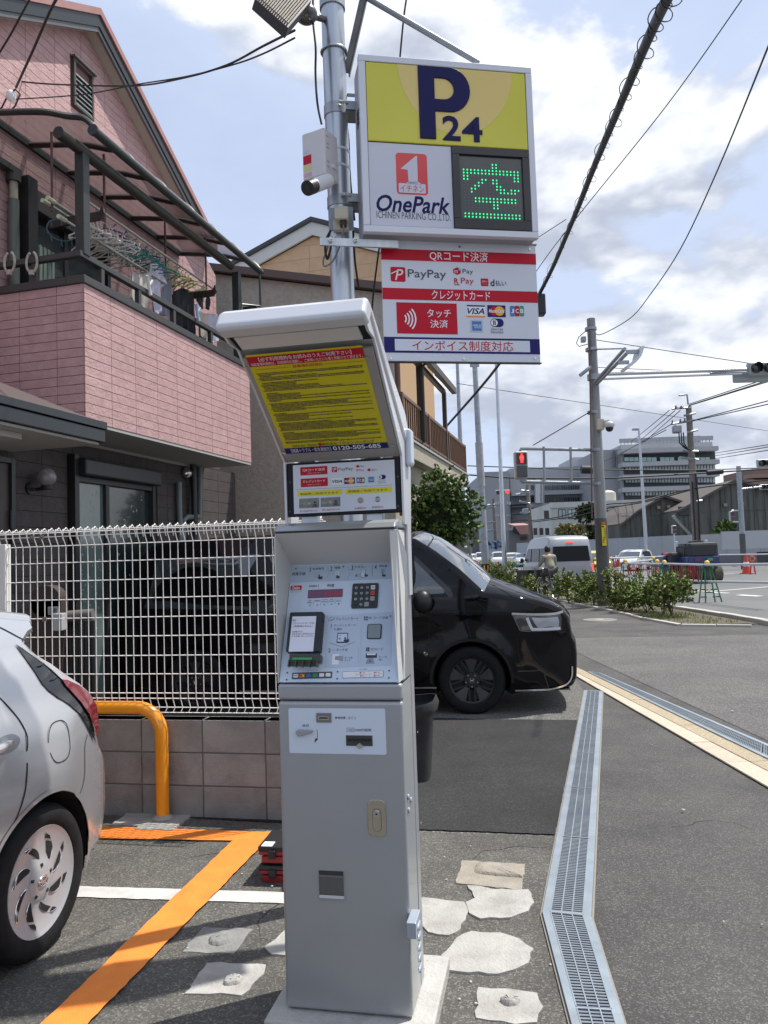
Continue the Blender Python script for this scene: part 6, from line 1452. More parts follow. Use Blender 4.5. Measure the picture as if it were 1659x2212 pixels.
tiles(upper,upmp,-2.6,YE,2.95,8.,.455,.0985,0,PINK,PINKM,planes=[(-slope,-1,Za-.14+slope*Ya),(slope,-1,Za-.14-slope*Ya)],holes=[(g0-.03,gz0-.03,g1+.03,gz1+.03),(bwu0,2.9,bwu1,bwz1)],singles=290,key=lambda P: -((P[0][1] > 4.15)*10-abs(P[0][0]-1)))
shw0,shz1 = hpt('y2',430,565,WX); shw1 = hpt('y2',1015,700,WX)[0];
tiles(lower,wallmp,-2.9,YE-.3,.3,2.88,.455,.152,0,BRN,BRNM,holes=[(shw0,.0,shw1+.02,shz1),(-2.0,0,hpt('y2',60,600,WX)[0],2.35)],singles=170,key=lambda P: P[0][0])
# balcony
bal = thing('balcony',HF,'pink brick-pattern balcony with dark railing jutting out over the parked black minivan','balcony')
BY = 3.52
mb = MB().use(PINKM); mb.box(-.13,.0,zsf,0,BY,zbt); mb.box(WX+.001,.0,zsf,-.13,.13,zbt); mb.box(WU+.001,BY-.13,zsf,-.13,BY,zbt); mb.box(WX-1.2,0,zsf,WX-.0,.13,zbt); core = obj('parapet_core',mb,None,bal)
tiles(core,lambda u,d,z: (d,u,z),-.008,BY+.008,zsf,zbt,.405,(zbt-zsf)/15,0,PINK,PINKM,singles=170)
tiles(core,lambda u,d,z: (u,-d,z),-1.9,-.0005,zsf,zbt,.405,(zbt-zsf)/15,0,PINK,PINKM,singles=70)
mb = MB().use(SOF); mb.box(WU+.001,-.002,zsf-.03,.005,BY+.005,zsf-.002); mb.box(WX-.9,.0,zsf-.03,WX-.001,.13,zsf-.002); mb.box(-.715,.4,2.84,-.66,BY-.2,2.87); obj('balcony_soffit',mb,None,bal)
mb = MB().use(DGM2); mb.box(-.17,-.03,zbt,.03,BY+.03,zbt+.075); mb.box(-1.9,-.03,zbt,-.171,.13,zbt+.075); mb.box(WU,BY-.13,zbt,-.171,BY+.03,zbt+.075); obj('coping',mb,None,bal,bevel=.006)
zr = hpt('y1',1060,930,0)[1]; zr0 = zr-.055
mb = MB().use(DGM2); mb.box(-.075,-.02,zr0,-.015,BY,zr); mb.box(-1.9,-.02,zr0,-.076,.04,zr); obj('handrail',mb,None,bal,bevel=.006)
for u in (.30,.78+.15,1.62,2.5,3.3):
 mb = MB().use(DGM2); mb.box(-.07,u,zbt+.075,-.02,u+.05,zr0); obj('rail_post',mb,None,bal,bevel=.003)
for x in (-.55,-1.2): mb = MB().use(DGM2); mb.box(x,-.01,zbt+.075,x+.05,.03,zr0); obj('rail_post',mb,None,bal,bevel=.003)
# awning over the balcony
ROD = M('bracket_rust',(.10,.045,.04),rough=.6); BRK = M('bracket_dark',(.035,.022,.022),rough=.5)
aw = thing('balcony_awning',HF,'curved dark green metal awning with smoky panels over the pink balcony','awning')
pz = 5.42; GU0,GU1 = -.62,3.46
front = hpt('c1',590,800,.15); fe = hpt('c1',1545,1615,.15)
FX,FZ = .15,(front[1]+fe[1])/2; FU0,FU1 = front[0]-.05,fe[0]; print('awn',front,fe)
bxw = WU+.02; wz = hpt('c1',640,1210,WU)[1]
def arc(u): return [(bxw,u,wz),(-.45,u,lerp1(.55,wz,FZ+.22)),(-.15,u,FZ+.21),(0,u,FZ+.17),(.09,u,FZ+.10),(FX,u,FZ+.02)]
for i in range(7):
 u = FU0+(FU1-FU0)*i/6; mb = MB().use(DGM if i in (0,6) else BRK); mb.tube(catmull(arc(u),5),.03,6); obj('rafter',mb,None,aw,smooth=60)
mb = MB().use(DGM); mb.cyl((FX,FU0-.04,FZ),(FX,FU1+.03,FZ),.042,n=16); mb.cyl((FX,FU0-.055,FZ),(FX,FU0-.03,FZ),.052,n=16); obj('front_gutter',mb,None,aw,smooth=40)
bm0 = hpt('c1',345,785,-.05); bm1 = hpt('c1',1370,1580,-.05); mb = MB().use(M('awning_beam_brown',(.045,.040,.036),rough=.4,metal=.3)); bz_ = (bm0[1]+bm1[1])/2
mb.cyl((-.05,bm0[0],bm0[1]),(-.05,bm1[0],bm1[1]),.055,n=16); obj('beam',mb,None,aw,smooth=40)
mb = MB().use(DGM); mb.box(bxw-.02,FU0,wz-.03,bxw+.03,FU1,wz+.04); obj('wall_plate',mb,None,aw)
APM = M('smoky_awning_panel',(.40,.31,.30),rough=.25,alpha=.72,spec=.4)
for i in range(6):
 ua = FU0+(FU1-FU0)*i/6+.02; ub = FU0+(FU1-FU0)*(i+1)/6-.02; A_ = catmull(arc(ua),4); B_ = catmull(arc(ub),4); mb = MB().use(APM); n = len(A_)
 mb.add([p+Vector((0,0,.02)) for p in A_+B_],[(k,k+1,n+k+1,n+k) for k in range(n-1)]); obj('awning_panel',mb,None,aw,smooth=80)
for u in (.02,3.28):
 mb = MB().use(DGM); mb.box(-.10,u,zr-.02 if u < 1 else zbt+.07,-.005,u+.095,(bm0[1] if u < 1 else bm1[1])-.03); obj('awning_post',mb,None,aw,bevel=.006)
a = hpt('c1',1340,1650,-.05); mb = MB().use(DGM); mb.box(-.05,FU1-.15,5.0,FX,FU1-.12,5.03); mb.tube([(-.05,3.33,5.02),(FX,FU1-.02,5.06),(FX,FU1-.02,FZ)],.016,6); obj('end_stay',mb,None,aw)
# drying brackets hanging from the awning
for u,x in ((.12,-.42),(.62,-.2),(2.15,-.42),(2.75,-.2)):
 mb = MB().use(ROD); mb.cyl((x,u,4.95),(x,u,5.72),.012,n=8); obj('hanging_rod',mb,None,aw)
for u in (.32,2.62):
 mb = MB().use(BRK); mb.box(-.62,u,4.90,-.04,u+.03,4.98); mb.prism([(-.04,u,4.90),(.0,u,4.96),(-.02,u,5.04),(-.05,u,4.98)],(0,.03,0)); obj('drying_bracket',mb,None,aw)
 for k in range(6): pass
# window and shutter box on the upper floor
FRM = M('window_frame_dark',(.022,.022,.022),rough=.4); CUR = M('green_curtain',(.17,.26,.15),(.45,.55,.50),sc=2.2,rough=.9,stretch=(3,14,.6)); INT = M('interior_shade_black',(.008,.008,.009),rough=.9)
wn = thing('balcony_window',HF,'sliding window with green curtain behind the pink balcony railing','window')
w0,w1,wz1 = bwu0+.14,bwu1-.06,bwz1-.02; sb = hpt('y1',390,130,WU+.1)[1]
mb = MB().use(INT); mb.box(WU+.002,w0,3.0,WU+.008,w1,wz1); obj('room_shade_sheet',mb,None,wn)  # thin sheet on the wall; the unlit room's darkness is its colour
mb = MB().use(FRM); mb.box(WU,bwu0,2.95,WU+.16,w0-.002,wz1+.06); mb.box(WU,w1,2.95,WU+.1,bwu1,wz1); mb.box(WU,.55,3.0,WU+.07,.62,wz1-.1); mb.box(WU,1.1,3.0,WU+.07,1.16,wz1-.1); obj('window_frame',mb,None,wn,bevel=.003)
mb = MB().use(M('shutter_box_grey',(.06,.055,.052),rough=.5)); mb.box(WU+.0,w0,sb-.22,WU+.15,w1,sb); obj('shutter_box',mb,None,wn,bevel=.01)
mb = MB().use(CUR)
for i in range(12):
 u = w0+i*.033; mb.box(WU+.02+(i % 2)*.012,u,3.05,WU+.03+(i % 2)*.012,u+.03,sb-.5)
obj('curtain',mb,None,wn)
mb = MB().use(M('red_garment',(.22,.02,.03),rough=.8)); mb.box(WU+.02,w0+.42,3.6,WU+.03,w0+.62,4.5); obj('red_cloth',mb,None,wn)
mb = MB().use(M('window_glass',(.25,.3,.3),rough=.02,alpha=.16,spec=.9)); mb.face([(WU+.055,w0,3.03),(WU+.055,w1,3.03),(WU+.055,w1,sb-.3),(WU+.055,w0,sb-.3)]); obj('pane',mb,None,wn)
# gable louvre window
mb = MB().use(M('bronze_frame',(.075,.068,.060),rough=.45)); fw2 = .03
for q in ((g0,gz0,g0+fw2,gz1),(g1-fw2,gz0,g1,gz1),(g0+fw2,gz0,g1-fw2,gz0+fw2),(g0+fw2,gz1-fw2,g1-fw2,gz1)): mb.box(WU-.02,q[0],q[1],WU+.045,q[2],q[3])
mb.box(WU-.01,g0-.02,gz1,WU+.07,g1+.03,gz1+.02)
gwin = obj('gable_window',mb,None,house,bevel=.002)
LG_ = M('frosted_louvre',(.34,.42,.42),rough=.2,coat=.4)
mb = MB().use(INT); mb.box(WU-.06,g0,gz0,WU-.03,g1,gz1); obj('window_back',mb,None,gwin)
nl = 7
for i in range(nl):
 z0_ = gz0+fw2+(gz1-gz0-2*fw2-.10)*i/nl; z1_ = z0_+(gz1-gz0-2*fw2-.10)/nl; mb = MB().use(LG_); mb.prism([(WU+.045,g0+fw2,z0_),(WU+.045,g1-fw2,z0_),(WU+.014,g1-fw2,z1_-.004),(WU+.014,g0+fw2,z1_-.004)],(-.005,0,0)); obj('louvre_pane',mb,None,gwin)
# roof: two slopes, verge boards, pink-brown metal edge
RPK = M('roof_edge_pink_metal',(.36,.175,.155),(.42,.22,.19),sc=4,rough=.4,metal=.2); FAS = M('fascia_dark_blue_grey',(.018,.024,.029),rough=.35)
VSO = M('verge_soffit_cream',(.40,.38,.33),rough=.8)
rf = MB().use(M('roof_metal',(.20,.10,.09),rough=.5))
uL,uR = -2.9,rke[0]+.35
for ua,ub in ((uL,Ya),(Ya,uR)):
 rf.prism([(VX-.03,ua,roofz(ua)+.02),(VX-.03,ub,roofz(ub)+.02),(VX-5.2,ub,roofz(ub)+.02),(VX-5.2,ua,roofz(ua)+.02)],(0,0,.05))
roof = obj('roof',rf,None,house)
for ua,ub in ((uL,Ya),(Ya,uR)):
 def strip(dz0,dz1,x0,x1,m,nm,ua=ua,ub=ub):
  mb = MB().use(m); mb.prism([(x0,ua,roofz(ua)+dz0),(x0,ub,roofz(ub)+dz0),(x0,ub,roofz(ub)+dz1),(x0,ua,roofz(ua)+dz1)],(x1-x0,0,0)); return obj(nm,mb,None,roof)
 strip(.0,.085,VX-.06,VX+.02,RPK,'roof_edge'); strip(-.14,-.0,VX-.04,VX,FAS,'verge_board'); strip(-.20,-.142,VX-.05,VX-.015,M('verge_trim',(.10,.105,.11),rough=.4),'verge_trim')
 strip(-.16,-.145,WU,VX-.05,VSO,'verge_soffit')
mb = MB().use(FAS); mb.box(VX-5.2,uR-.03,roofz(uR)-.14,VX,uR+.08,roofz(uR)+.0); obj('gutter',mb,None,roof)
# porch roof on the left
PM_ = M('porch_tile_brown',(.10,.078,.074),rough=.4)
prs = thing('porch_roof',HF,'dark hipped porch roof with charcoal gutter below the pink balcony corner at the left edge','roof')
ex_,ez_ = .25,2.84; pts = [(-.09,2.82)]; e0_ = -.08
mb = MB().use(PM_); mb.prism([(ex_,-5,ez_),(ex_,e0_,ez_),(WU+.01,e0_-.9,3.5),(WU+.01,-5,3.5)],(0,0,-.03)); mb.prism([(ex_,e0_,ez_),(WU+.01,e0_,ez_),(WU+.01,e0_-.9,3.5)],(0,0,-.03)); obj('roof_slope',mb,None,prs)
mb = MB().use(FAS); mb.box(ex_-.03,-5,ez_-.05,ex_+.02,e0_+.02,ez_+.015); mb.box(ex_-.02,-5,ez_-.165,ex_+.01,e0_+.0,ez_-.06); mb.box(WX,e0_-.03,ez_-.165,ex_-.021,e0_,ez_+.01); obj('fascia',mb,None,prs,bevel=.004)
mb = MB().use(M('porch_soffit',(.42,.40,.37),rough=.8)); mb.box(WX,-5,ez_-.19,ex_-.03,e0_-.035,ez_-.167); mb.box(WX+.05,-5,ez_-.24,.08,-.9,ez_-.192); obj('porch_soffit',mb,None,prs,bevel=.003)
# ground floor: shutter window, door, lamp, pipes
gfw = thing('shutter_window',HF,'ground floor window with dark shutter box and frosted floral glass behind the fence','window')
s0,s1 = hpt('y2',497,700,WX+.05)[0],hpt('y2',985,790,WX+.05)[0]; sz1 = hpt('y2',497,700,WX+.05)[1]; szt = hpt('y2',497,590,WX+.05)[1]
mb = MB().use(M('shutter_box_dark',(.028,.032,.036),rough=.4)); mb.box(WX+.002,s0,sz1,WX+.17,s1+.06,szt); obj('shutter_box',mb,None,gfw,bevel=.02,seg=3)
mb = MB().use(FRM); mb.box(WX+.002,shw0+.02,.05,WX+.09,s0-.001,szt+.04); mb.box(WX+.002,s1,.05,WX+.08,s1+.05,sz1-.001); mb.box(WX+.002,s0,.05,WX+.05,s1,.12); ms = hpt('y2',700,900,WX+.05)[0]; mb.box(WX+.002,ms-.03,.12,WX+.06,ms+.03,sz1-.05); mb.box(WX+.002,s0,sz1-.06,WX+.07,s1,sz1-.002); obj('window_frame',mb,None,gfw,bevel=.003)
FRG = M('frosted_glass',(.10,.145,.135),(.16,.21,.20),sc=3,rough=.15,coat=.5); FRG2 = M('frosted_glass_dark',(.022,.035,.035),rough=.12,coat=.5); FLO = M('floral_sticker',(.32,.38,.37),rough=.4)
for a,b,m in ((s0,ms-.03,FRG),(ms+.03,s1,FRG2)):
 mb = MB().use(m); mb.box(WX+.01,a,.12,WX+.02,b,sz1-.06); po = obj('pane',mb,None,gfw)
 mb = MB().use(FLO); rr_ = random.Random(3)
 for i in range(46 if m is FRG else 20):
  u = rr_.uniform(a+.04,b-.05); z = rr_.uniform(.9,sz1-.12); q = rr_.uniform(0,6.3); s_ = rr_.uniform(.012,.026)
  mb.face([(WX+.0212,u+s_*math.cos(q),z+s_*math.sin(q)),(WX+.0212,u+s_*.45*math.cos(q+1.4),z+s_*.45*math.sin(q+1.4)),(WX+.0212,u-s_*math.cos(q),z-s_*math.sin(q)),(WX+.0212,u-s_*.45*math.cos(q+1.2),z-s_*.45*math.sin(q+1.2))])
 obj('floral_film',mb,None,po,stuff=True)
du = hpt('y2',60,600,WX)[0]; dz_ = hpt('y2',45,590,WX)[1]
door = thing('house_door',HF,'dark brown entrance door with hinges at the far left edge of the house wall','door')
mb = MB().use(M('door_brown',(.06,.050,.045),rough=.5)); mb.box(WX+.01,du-1.0,.02,WX+.04,du-.05,dz_-.05); obj('door_leaf',mb,None,door,bevel=.004)
mb = MB().use(FRM); mb.box(WX+.005,du-.05,.0,WX+.07,du,dz_); mb.box(WX+.005,du-1.0,dz_-.05,WX+.07,du-.051,dz_); obj('door_frame',mb,None,door,bevel=.003)
for z in (dz_-.55,dz_-1.3): mb = MB().use(DGREY); mb.cyl((WX+.07,du-.05,z-.08),(WX+.07,du-.05,z+.08),.014,n=8); obj('hinge',mb,None,door)
lu,lz = hpt('y2',300,720,WX+.14); lpth = thing('wall_lamp',tuple(HF.w(WX,lu,lz)),'round glass wall lamp on the brown ground-floor wall beside the door','lamp')
mb = MB().use(M('lamp_globe',(.34,.31,.31),rough=.12,trans=.3,coat=.4)); mb.ball(HF.w(WX+.15,lu,lz+.01),.088,n=20,m=12); obj('globe',mb,None,lpth,world=True,smooth=80)
mb = MB().use(BLKPL); mb.cyl(HF.w(WX+.15,lu,lz-.07),HF.w(WX+.15,lu,lz-.10),.055,n=16); mb.tube([HF.w(WX+.15,lu,lz-.09),HF.w(WX+.05,lu-.02,lz-.10),HF.w(WX+.01,lu-.06,lz-.09)],.016,8); mb.cyl(HF.w(WX+.0,lu-.07,lz-.09),HF.w(WX+.03,lu-.07,lz-.09),.055,n=16); obj('lamp_arm',mb,None,lpth,world=True)
# pipes and vents right of the window
PIPG = M('pipe_grey_green',(.17,.20,.20),rough=.45); PIPD = M('pipe_dark',(.02,.02,.021),rough=.4)
def hpipe(pts,r,m,label,box=None):
 P = [Vector((WX+d,*hpt('y2',x,y,WX+d))) for x,y,d in pts]; t = thing('drain_pipe',tuple(HF.M @ P[-1]),label,'pipe'); mb = MB().use(m); mb.tube([HF.M @ p for p in P],r,10); obj('pipe_run',mb,None,t,world=True,smooth=50); return t
hpipe([(1170,745,.06),(1170,860,.06),(1178,1060,.06),(1180,1200,.06)],.035,PIPG,'grey-green duct with dark elbow right of the shutter window')
hpipe([(1307,645,.08),(1306,950,.08),(1300,970,.08),(1222,972,.08),(1200,990,.08),(1195,1200,.08)],.036,PIPG,'pale grey-green rain pipe bending left at the end of the house wall')
hpipe([(1262,630,.1),(1268,800,.1),(1275,1200,.1)],.04,PIPD,'black rain pipe under the balcony end')
hpipe([(1240,700,.05),(1238,950,.05)],.012,PIPD,'thin dark cable pipe below the round vent')
vu,vz_ = hpt('y2',1222,685,WX+.06); vt = thing('wall_vent',tuple(HF.w(WX,vu,vz_)),'small round silver vent hood under the balcony soffit','vent')
mb = MB().use(STEEL); mb.ball(HF.w(WX+.05,vu,vz_),.075,n=14,m=10); obj('vent_hood',mb,None,vt,world=True,smooth=70)
# big rain pipe left of the balcony window
ru,zp1 = hpt('y1',180,290,WU+.08); zp2 = hpt('y1',180,60,WU+.08)[1]; rp = thing('rain_pipe',tuple(HF.w(WU,ru,3)),'round grey-green rain pipe on the pink wall left of the balcony window','pipe')
mb = MB().use(M('pipe_green_grey',(.10,.115,.10),rough=.35)); mb.cyl(HF.w(WU+.08,ru,3.0),HF.w(WU+.08,ru,zp1),.052,n=16); obj('pipe_run',mb,None,rp,world=True,smooth=40)
mb = MB().use(M('pipe_cream',(.34,.31,.25),rough=.5)); mb.cyl(HF.w(WU+.08,ru,zp1+.003),HF.w(WU+.08,ru,zp2),.04,n=12); obj('upper_sleeve',mb,None,rp,world=True,smooth=40)
mb = MB().use(DGM2); mb.cyl(HF.w(WU+.08,ru,zp2),HF.w(WU+.08,ru,zp2+.08),.07,n=14); mb.box(WU+.03,ru-.9,zp2+.08,WU+.13,ru+.06,zp2+.14,HF.M); obj('gutter_elbow',mb,None,rp,world=True)
# ring-shaped clips on the handrail, rings
CLW = M('aged_white_plastic',(.48,.46,.40),(.34,.30,.22),sc=25,rough=.5)
for k,(x,lab_) in enumerate(((165,'left'),(455,'right'))):
 uu = HF.onY(x,1120,.01,'y1'); t = thing('peg_ring',tuple(HF.w(uu[0],-.03,4.4)),f'aged white plastic ring clamp on the balcony handrail, {lab_} one of the two','clamp','ring clamps on the balcony handrail')
 mb = MB().use(CLW); cz = HF.onY(x,1120,0,'y1')[1]; P = [HF.w(uu[0]+.058*math.sin(q),-.03,cz+.098*math.cos(q)) for q in [.35+(2*math.pi-.7)*i/20 for i in range(21)]]; mb.tube(P,.012,8); mb.box(uu[0]-.02,-.05,cz-.12,uu[0]+.02,-.02,cz-.075,HF.M); obj('ring',mb,None,t,world=True,smooth=60)
# laundry poles, hangers, clothes
PMT = M('laundry_pole_steel',(.40,.40,.36),rough=.35,metal=.4)
def lpt(c,x,y,xx): u,z = HF.onX(x,y,xx,c); return Vector((xx,u,z))
poles = [((70,205),(700,640),-.50,'steel'),((375,175),(1430,905),-.34,'steel'),((200,335),(1040,790),-.22,'steel'),((110,185),(640,520),-.40,'steel')]
LAB = ['lowest steel laundry pole on the balcony, carrying few hangers','uppermost long steel laundry pole under the awning','front steel laundry pole carrying the white hangers and shirts','short steel laundry pole with a cream end cap']
PL = []
for (a,b,xx,_),lb_ in zip(poles,LAB):
 A_ = lpt('z5',*a,xx); B_ = lpt('z5',*b,xx); B_.z = A_.z if abs(B_.z-A_.z) < .25 else B_.z; PL.append((A_,B_)); t = thing('laundry_pole',tuple(HF.M @ A_),lb_,'pole','laundry poles on the pink balcony'); mb = MB().use(PMT); mb.cyl(HF.M @ A_,HF.M @ B_,.014,n=8); obj('pole_rod',mb,None,t,world=True,smooth=50)
 mb = MB().use(M('pole_cap_cream',(.50,.52,.38),rough=.5)); d_ = (B_-A_).normalized(); mb.cyl(HF.M @ (A_-d_*.06),HF.M @ (A_+d_*.04),.022,n=8); obj('end_cap',mb,None,t,world=True)
cols = [('white',(.62,.60,.56)),('teal',(.06,.24,.21)),('yellow',(.48,.50,.14)),('navy',(.04,.05,.16))]
HM = {n: M('hanger_'+n,c,rough=.5) for n,c in cols}
def hanger_mesh(m):
 mb = MB().use(m); mb.tube(catmull([(0,0,-.05),(0,0,.0),(.0,.02,.035),(0,.0,.06),(0,-.022,.045)],4),.005,5); mb.tube([(0,0,-.05),(0,.10,-.09),(0,.2,-.135),(0,.19,-.155),(0,-.19,-.155),(0,-.2,-.135),(0,-.10,-.09)],.007,5,closed=True); mb.tube([(0,.03,-.062),(0,.04,-.10),(0,.03,-.12)],.0035,4); return mb.mesh('hanger')
HMS = {n: hanger_mesh(HM[n]) for n in HM}
rr_ = random.Random(11); cnt = 0
def hang(c,x,y,xx,col,turn):
 p = lpt(c,x,y,xx); o = bpy.data.objects.new('clothes_hanger',HMS[col]); COL.objects.link(o); o.matrix_world = HF.M @ Matrix.Translation(p) @ Matrix.Rotation(turn,4,'Z') @ Matrix.Rotation(rr_.uniform(-.15,.15),4,'X'); tag(o,f'{col} plastic clothes hanger on the laundry poles of the pink balcony','hanger',f'{col} hangers on the balcony poles')
def between(a,b,t): return (a[0]+(b[0]-a[0])*t,a[1]+(b[1]-a[1])*t)
for i in range(11): q = between((390,330),(720,480),i/10); hang('z5',q[0],q[1]+20,-.22,'white',math.pi/2+rr_.uniform(-.5,.5))
for i in range(7): q = between((400,440),(700,600),i/6); hang('z5',q[0],q[1]+8,-.40,'white',math.pi/2+rr_.uniform(-.4,.4))
for i in range(10): q = between((720,495),(1010,680),i/9); hang('z5',q[0],q[1]+10,-.24,'teal',math.pi/2+rr_.uniform(-.5,.5))
for i in range(7): q = between((1060,720),(1240,820),i/6); hang('z5',q[0],q[1]+8,-.24,'yellow',math.pi/2+rr_.uniform(-.5,.5))
for i in range(8): q = between((540,380),(1150,780),i/7); hang('z5',q[0],q[1]-10,-.34,'navy',math.pi/2+rr_.uniform(-.5,.5))
def garment(pts,xx,m,label,name,cat='clothing',th_=.03):
 """pts in z5 pixels; a softly folded cloth hanging on plane x = xx"""
 P2 = [HF.onX(x,y,xx,'z5') for x,y in pts]
 zt = max(p[1] for p in P2)
 f_ = lambda u,z: HF.w(xx+.018*math.sin(u*38+z*3)*min(1,(zt-z)*4)+.012*math.sin(u*90),u,z)
 vs,fs = conform(P2,f_,.03); t = MB().use(m); t.add(vs,fs); o = obj(name,t,None,None,smooth=70,solid=.006); tag(o,label,cat); return o
garment([(745,705),(765,760),(840,790),(900,770),(920,700),(935,690),(925,850),(890,1060),(820,1040),(745,985),(770,880),(750,780)],-.16,M('cream_cloth',(.42,.39,.36),rough=.9),'cream camisole with thin straps drying at the front of the balcony','camisole')
garment([(920,700),(985,705),(1010,760),(1045,865),(1000,910),(980,870),(1000,1125),(935,1090),(925,900)],-.24,M('pale_lilac_cloth',(.52,.50,.62),rough=.9),'pale lilac short-sleeved shirt drying between the camisole and the grey shirt','shirt')
garment([(1010,725),(1050,745),(1090,850),(1102,1000),(1095,1175),(1075,1130),(1040,1130),(1000,1120),(1005,900)],-.28,M('grey_cloth',(.20,.21,.25),rough=.9),'grey long-sleeved shirt drying behind the lilac shirt','shirt')
garment([(1110,930),(1180,900),(1265,935),(1280,1100),(1285,1300),(1190,1260),(1095,1190),(1100,1050)],-.26,M('black_cloth',(.015,.015,.02),rough=.9),'black trousers drying on the balcony','trousers')
garment([(1280,920),(1330,900),(1360,870),(1365,960),(1350,1040),(1300,990)],-.30,M('beige_cloth',(.36,.31,.27),rough=.9),'beige cloth hanging near the far balcony post','cloth')
garment([(1325,940),(1350,1010),(1355,1075),(1320,1060),(1300,1000)],-.22,M('black_sock',(.012,.012,.014),rough=.9),'black sock on the left near the far balcony post','sock')
garment([(1385,925),(1405,1010),(1400,1080),(1370,1070),(1362,1010)],-.22,M('black_sock',(.012,.012,.014)),'black sock on the right nearest the far balcony post','sock')
garment([(1315,1100),(1370,1110),(1370,1330),(1312,1290)],-.20,M('cream_towel',(.44,.40,.34),rough=.9),'cream towel hanging low at the far end of the balcony','towel')
garment([(1378,1105),(1440,1120),(1468,1110),(1470,1340),(1440,1345),(1375,1330)],-.20,M('lilac_towel',(.50,.47,.56),rough=.9),'pale lilac towel at the far end of the balcony beside the cream one','towel')
t = thing('peg_hanger',tuple(HF.w(-.15,.05,4.9)),'round teal peg hanger hanging left of the balcony corner post','peg hanger')
p = lpt('z5',190,430,-.3); mb = MB().use(M('dark_teal',(.03,.09,.10),rough=.5)); mb.tube([HF.M @ (p+Vector((.0+.10*math.cos(q)*.8,.10*math.cos(q),.1*math.sin(q)))) for q in [2*math.pi*i/24 for i in range(24)]],.006,6,closed=True)
for i in range(8): q = 2*math.pi*i/8; e = p+Vector((.08*math.cos(q),.10*math.cos(q),.1*math.sin(q))); mb.tube([HF.M @ e,HF.M @ (e+Vector((0,.01,-.05)))],.006,5)
obj('peg_frame',mb,None,t,world=True)
for k,(x,y,m,lb_) in enumerate(((905,880,HM['white'],'white double peg clipped on the middle of the balcony handrail'),(1300,1100,M('peg_blue_white',(.30,.42,.62),rough=.5),'blue and white peg clipped near the far end of the handrail'))):
 p = lpt('z5',x,y,.0); t = thing('laundry_peg',tuple(HF.M @ p),lb_,'peg'); mb = MB().use(m); mb.tube([HF.M @ (p+Vector((.01,-.05,.09))),HF.M @ p,HF.M @ (p+Vector((.02,.0,-.11)))],.018,6); mb.tube([HF.M @ (p+Vector((.01,.05,.07))),HF.M @ p],.014,6); obj('peg_body',mb,None,t,world=True,smooth=60)
# things at the house front seen through the fence: mailbox post, gate, shoe of old asphalt
mbx = thing('intercom_post',Fr((-3.0,6.5),-14),'brown round-topped gate post with a house number plate and white letter box behind the fence','post')
c1_ = PY(*K('f3',255,520),6.4); PB_ = M('post_brown',(.055,.035,.03),rough=.6)
mb = MB().use(PB_); mb.box(c1_.x-.13,6.4,0,c1_.x+.13,6.55,PY(*K('f3',255,530),6.4).z); mb.cyl((c1_.x,6.4,PY(*K('f3',255,530),6.4).z),(c1_.x,6.55,PY(*K('f3',255,530),6.4).z),.13,n=24); obj('post_body',mb,None,mbx,world=True)
pa = PY(*K('f3',272,608),6.36); pb = PY(*K('f3',332,560),6.36); mb = MB().use(M('plate_grey',(.28,.30,.31),rough=.4)); mb.box(pa.x,6.36,pa.z,pb.x,6.37,pb.z); npl = obj('number_plate',mb,None,mbx,world=True)
NF = Fr((0,6.359),0.); ff_ = Face(NF,(0,0,0),(1,0,0),(0,0,1),'f3',.001); ff_.text('28',285,595,322,570,DGREY,.02); o = obj('plate_digits',ff_.mb,None,npl,world=False); o.data.transform(root_matrix(mbx).inverted() @ NF.M)
pa = PY(*K('f3',297,700),6.3); pb = PY(*K('f3',350,600),6.3); mb = MB().use(M('letterbox_white',(.42,.43,.43),rough=.4)); mb.box(pa.x,6.3,pa.z,pb.x,6.4,pb.z); obj('letter_box',mb,None,mbx,world=True,bevel=.006)
gate = thing('folding_gate',(-2.4,6.45,0),'dark folding gate with rolled grey mat on top behind the mesh fence','gate')
for i in range(9):
 a = PY(*K('f3',380+i*18,640),6.5); mb = MB().use(PIPD); mb.box(a.x-.01,6.5,.05,a.x+.01,6.53,a.z); obj('gate_bar',mb,None,gate,world=True)
a = PY(*K('f3',385,615),6.45); b = PY(*K('f3',530,603),6.45); mb = MB().use(M('mat_roll',(.13,.12,.11),rough=.8)); mb.cyl(a,b,.045,n=12); obj('mat_roll',mb,None,gate,world=True,smooth=50)
#STUCCO HOUSE, ORANGE HOUSE
STU = M('taupe_stucco',(.36,.33,.28),(.44,.405,.35),sc=14,rough=.95,bump=2.5,bsc=26)
STB = M('beige_stucco',(.33,.30,.235),(.39,.355,.285),sc=12,rough=.95,bump=1.5,bsc=40)
ORS = M('orange_siding',(.55,.37,.22),(.60,.41,.25),sc=6,rough=.7,bump=1,bsc=50,rnd=.04); ORM = M('orange_siding_groove',(.45,.29,.16),rough=.9)
BRW = M('brown_metal',(.12,.062,.035),rough=.45); BRD = M('dark_brown_metal',(.04,.028,.022),rough=.45)
def hx(c,x,y,u): return HF.onY(x,y,u,c)
U2 = 5.4; sh = thing('stucco_house',tuple(HF.w(0,U2,0)),'taupe stucco house with brown balcony railing behind the payment machine','house')
a0,az0 = hx('z4',0,420,U2); a1,az1 = hx('z4',985,530,U2); wx1 = hx('y3',195,300,U2)[0]; sl2 = (az1-az0)/(a1-a0)
rz = lambda x: az0+sl2*(x-a0)
mb = MB().use(STU); mb.prism([HF.w(x,U2,z) for x,z in ((-3.2,0),(wx1,0),(wx1,rz(wx1)-.12),(-3.2,rz(-3.2)-.12))],HF.M.to_3x3() @ Vector((0,.5,0))); mb.box(-3.2,U2+.502,0,wx1-.002,11.8,3.35,HF.M); obj('stucco_wall',mb,None,sh,world=True)
